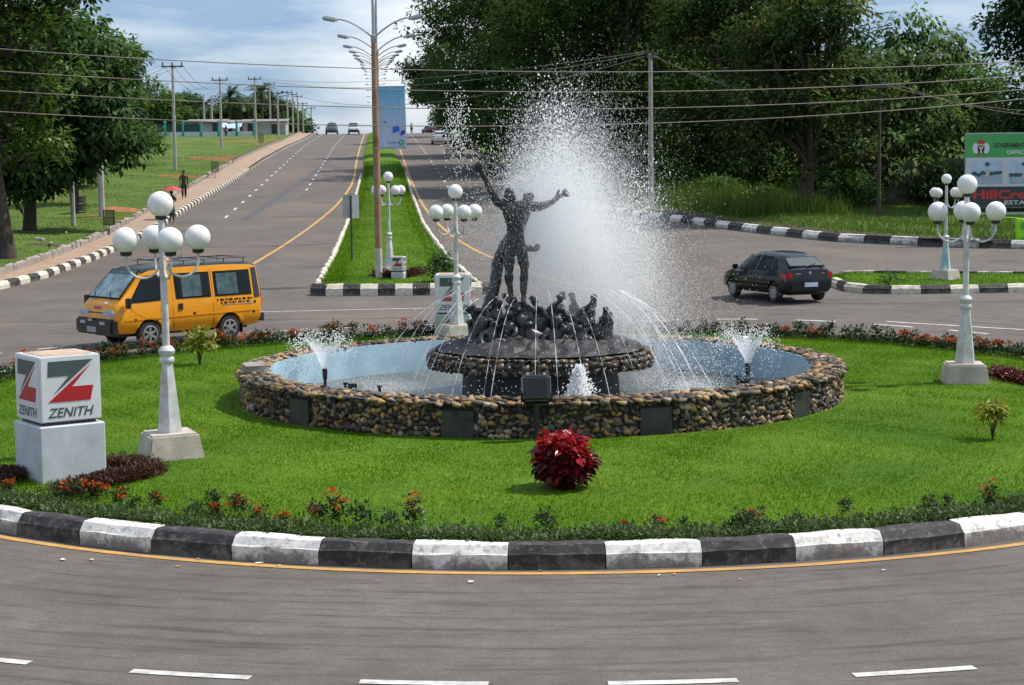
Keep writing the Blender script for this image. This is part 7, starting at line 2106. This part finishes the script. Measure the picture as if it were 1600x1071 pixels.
# flower border: ixora plants set along the kerb
def ixora_mesh(seed, r, h, fl):
    rg = np.random.default_rng(seed); n = int(16 + 30 * r)
    C = np.stack([rg.normal(0, r * 0.5, n), rg.normal(0, r * 0.5, n), rg.uniform(0.12, 1, n) * h], 1)
    V, F = leaves(C, 8, 0.085, 0.036, seed, 0.0, 0.06, 0.5); V[:, 2] = np.maximum(V[:, 2], 0.0)
    g = np_mesh('foliage', V, F); g.materials.append(M['ixora'])
    if not fl: return g, None
    k = int(rg.integers(3, 6)); Cf = np.stack([rg.normal(0, r * 0.45, k), rg.normal(0, r * 0.45, k), rg.uniform(0.6, 1.05, k) * h], 1)
    V, F = leaves(Cf, 26, 0.045, 0.032, seed + 1, -0.2, 0.055, 0.3); m_ = np_mesh('flower_head', V, F); m_.materials.append(M['ixora_flower'])
    return g, m_
IX = [ixora_mesh(700 + i, r_, h_, fl) for i, (r_, h_, fl) in enumerate(((0.16, 0.26, 1), (0.13, 0.34, 1), (0.18, 0.28, 1), (0.11, 0.40, 1), (0.14, 0.28, 0), (0.10, 0.36, 0), (0.20, 0.30, 1), (0.15, 0.24, 1)))]
def ixora(x, y, k, s_, label, group):
    t_ = thing('ixora_plant', label, 'flower', (x, y, GR - 0.03 + 0.5 * G(x, y)), random.uniform(0, 6), group); t_.scale = (s_, s_, s_)
    g, m_ = IX[k]; obj('foliage', g, None, t_)
    if m_: obj('flower_head', m_, None, t_)['kind'] = 'stuff'
FRONT = [(15, 770, 0, .9), (100, 783, 2, 1.1), (128, 780, 6, 1.1), (152, 778, 0, 1.0), (188, 790, 1, .9), (207, 796, 4, .8), (242, 795, 1, .85), (306, 806, 4, .9), (331, 800, 5, 1.0), (337, 806, 0, .8), (371, 806, 1, 1.0), (405, 814, 2, .8), (444, 818, 0, .7), (495, 818, 1, .95),
         (524, 818, 3, 1.25), (566, 822, 4, 1.2), (608, 822, 4, .9), (646, 818, 3, 1.15), (782, 828, 5, .7), (855, 830, 4, 1.1), (975, 826, 0, .55), (1027, 822, 7, .65), (1070, 828, 5, .6), (1158, 828, 4, 1.1), (1182, 822, 2, .9), (1246, 818, 4, .7), (1321, 806, 5, .8), (1452, 800, 4, .9), (1479, 796, 5, .7), (1547, 790, 3, 1.0), (1575, 794, 4, .6)]
NEARL = {0: 'low rounded ixora with orange-red flowers in the near border', 1: 'upright ixora topped with orange-red flowers in the near border', 2: 'wide spreading ixora with orange-red flowers in the near border', 3: 'tall narrow flowering ixora spike in the near border',
         4: 'bushy dark green ixora without flowers in the near border', 5: 'tall thin green ixora sprig without flowers in the near border', 6: 'widest flowering ixora clump in the near border beside the sign cube', 7: 'small squat flowering ixora in the near border'}
for px_, py_, k, s_ in FRONT:
    p = at(px_, py_, GR); fl = IX[k][1] is not None
    ixora(p.x, p.y, k, s_ * 0.82, NEARL[k], 'flowering ixoras in the near border' if fl else 'green ixoras in the near border')
rs = random.Random(12)
a = R(75)
while a < R(285):
    x_, y_ = island(a, -0.75 + rs.uniform(-.12, .12)); k = rs.choice((0, 1, 2, 4, 6, 7, 5, 3, 4) if a > R(165) else (4, 5, 4, 4, 0, 5, 4, 7)); fl = IX[k][1] is not None
    ixora(x_, y_, k, rs.uniform(0.9, 1.3), 'red-flowered ixora in the border along the back of the island' if fl else 'bushy green ixora in the border along the back of the island', 'flowering ixoras in the back border' if fl else 'green ixoras in the back border')
    a += rs.uniform(0.022, 0.040)
# low ground cover all along inside the kerb
n = 25000; rg = np.random.default_rng(77)
a = rg.uniform(0, 2 * np.pi, n); dd = -0.36 - np.abs(rg.normal(0, 0.32, n)); dd = np.maximum(dd, -1.1)
x = CX + (RXI + dd) * np.sin(a); y = CY - (RYI + dd) * np.cos(a)
C = np.stack([x, y, Gn(x, y) * 0.5 + GR - 0.02 + rg.uniform(0, 0.10, n) * (0.6 + 0.4 * np.sin(a * 37))], 1)
V, F = leaves(C, 4, 0.070, 0.032, 78, 0.0, 0.06, 0.5)
tag(obj('ground_cover', np_mesh('ground_cover', V, F), M['cover']), 'low grey-green ground cover growing along the inside of the kerb', 'ground cover', kind='stuff')
def hedge(pts, r, h, label, mat, seed, n=2600):
    rg = np.random.default_rng(seed); p = resample(smooth_path(pts), 0.02)
    i = rg.integers(0, len(p), n); c = p[i] + rg.normal(0, r * 0.5, (n, 2))
    C = np.stack([c[:, 0], c[:, 1], GR - 0.03 + rg.uniform(0, h, n)], 1)
    V, F = leaves(C, 5, 0.055, 0.026, seed, 0.0, 0.05, 0.5)
    o = obj('low_hedge', np_mesh('low_hedge', V, F), mat); tag(o, label, 'hedge')
hp = [on_lawn(*q) for q in ((105, 772), (165, 757), (215, 748), (238, 741), (222, 734), (180, 730))]
hedge([(q.x, q.y) for q in hp], 0.22, 0.17, 'low dark red-brown hedge curving round the big sign cube', M['hedge_red'], 81, 3000)
hp = [on_lawn(*q) for q in ((1560, 588), (1590, 598), (1640, 606))]
hedge([(q.x, q.y) for q in hp], 0.25, 0.2, 'low dark red hedge at the lawn edge beside the lamp', M['croton_dark'], 82, 1800)
hp = [on_lawn(*q) for q in ((-30, 760), (5, 752), (25, 745))]
hedge([(q.x, q.y) for q in hp], 0.25, 0.15, 'low dark hedge behind the foot of the big sign cube', M['hedge_red'], 83, 1200)
mp_ = [at(*q) for q in ((588, 442), (615, 445), (640, 443), (655, 438))]
rg = np.random.default_rng(84); p_ = resample([(q.x, q.y) for q in mp_], 0.02); i = rg.integers(0, len(p_), 1400); c = p_[i] + rg.normal(0, 0.14, (1400, 2))
V, F = leaves(np.stack([c[:, 0], c[:, 1], Gn(c[:, 0], c[:, 1]) + 0.22 + rg.uniform(0, 0.2, 1400)], 1), 5, 0.08, 0.04, 85, 0, 0.06, 0.5)
tag(obj('low_hedge', np_mesh('low_hedge', V, F), M['hedge_red']), 'low brown hedge before the small sign cube on the median nose', 'hedge')
shrub('weeping_shrub', at(692, 442, 0.2), 0.55, 1.35, 'fresh green shrub on the median corner behind the water streams', M['leaf_fresh'], 86, 0.16, 0.05, 90, 12)
shrub('small_shrub', at(1388, 447, 0.16), 0.3, 0.6, 'tiny thin shrub alone on the traffic island', M['leaf_mid'], 87, 0.12, 0.05, 20, 8)
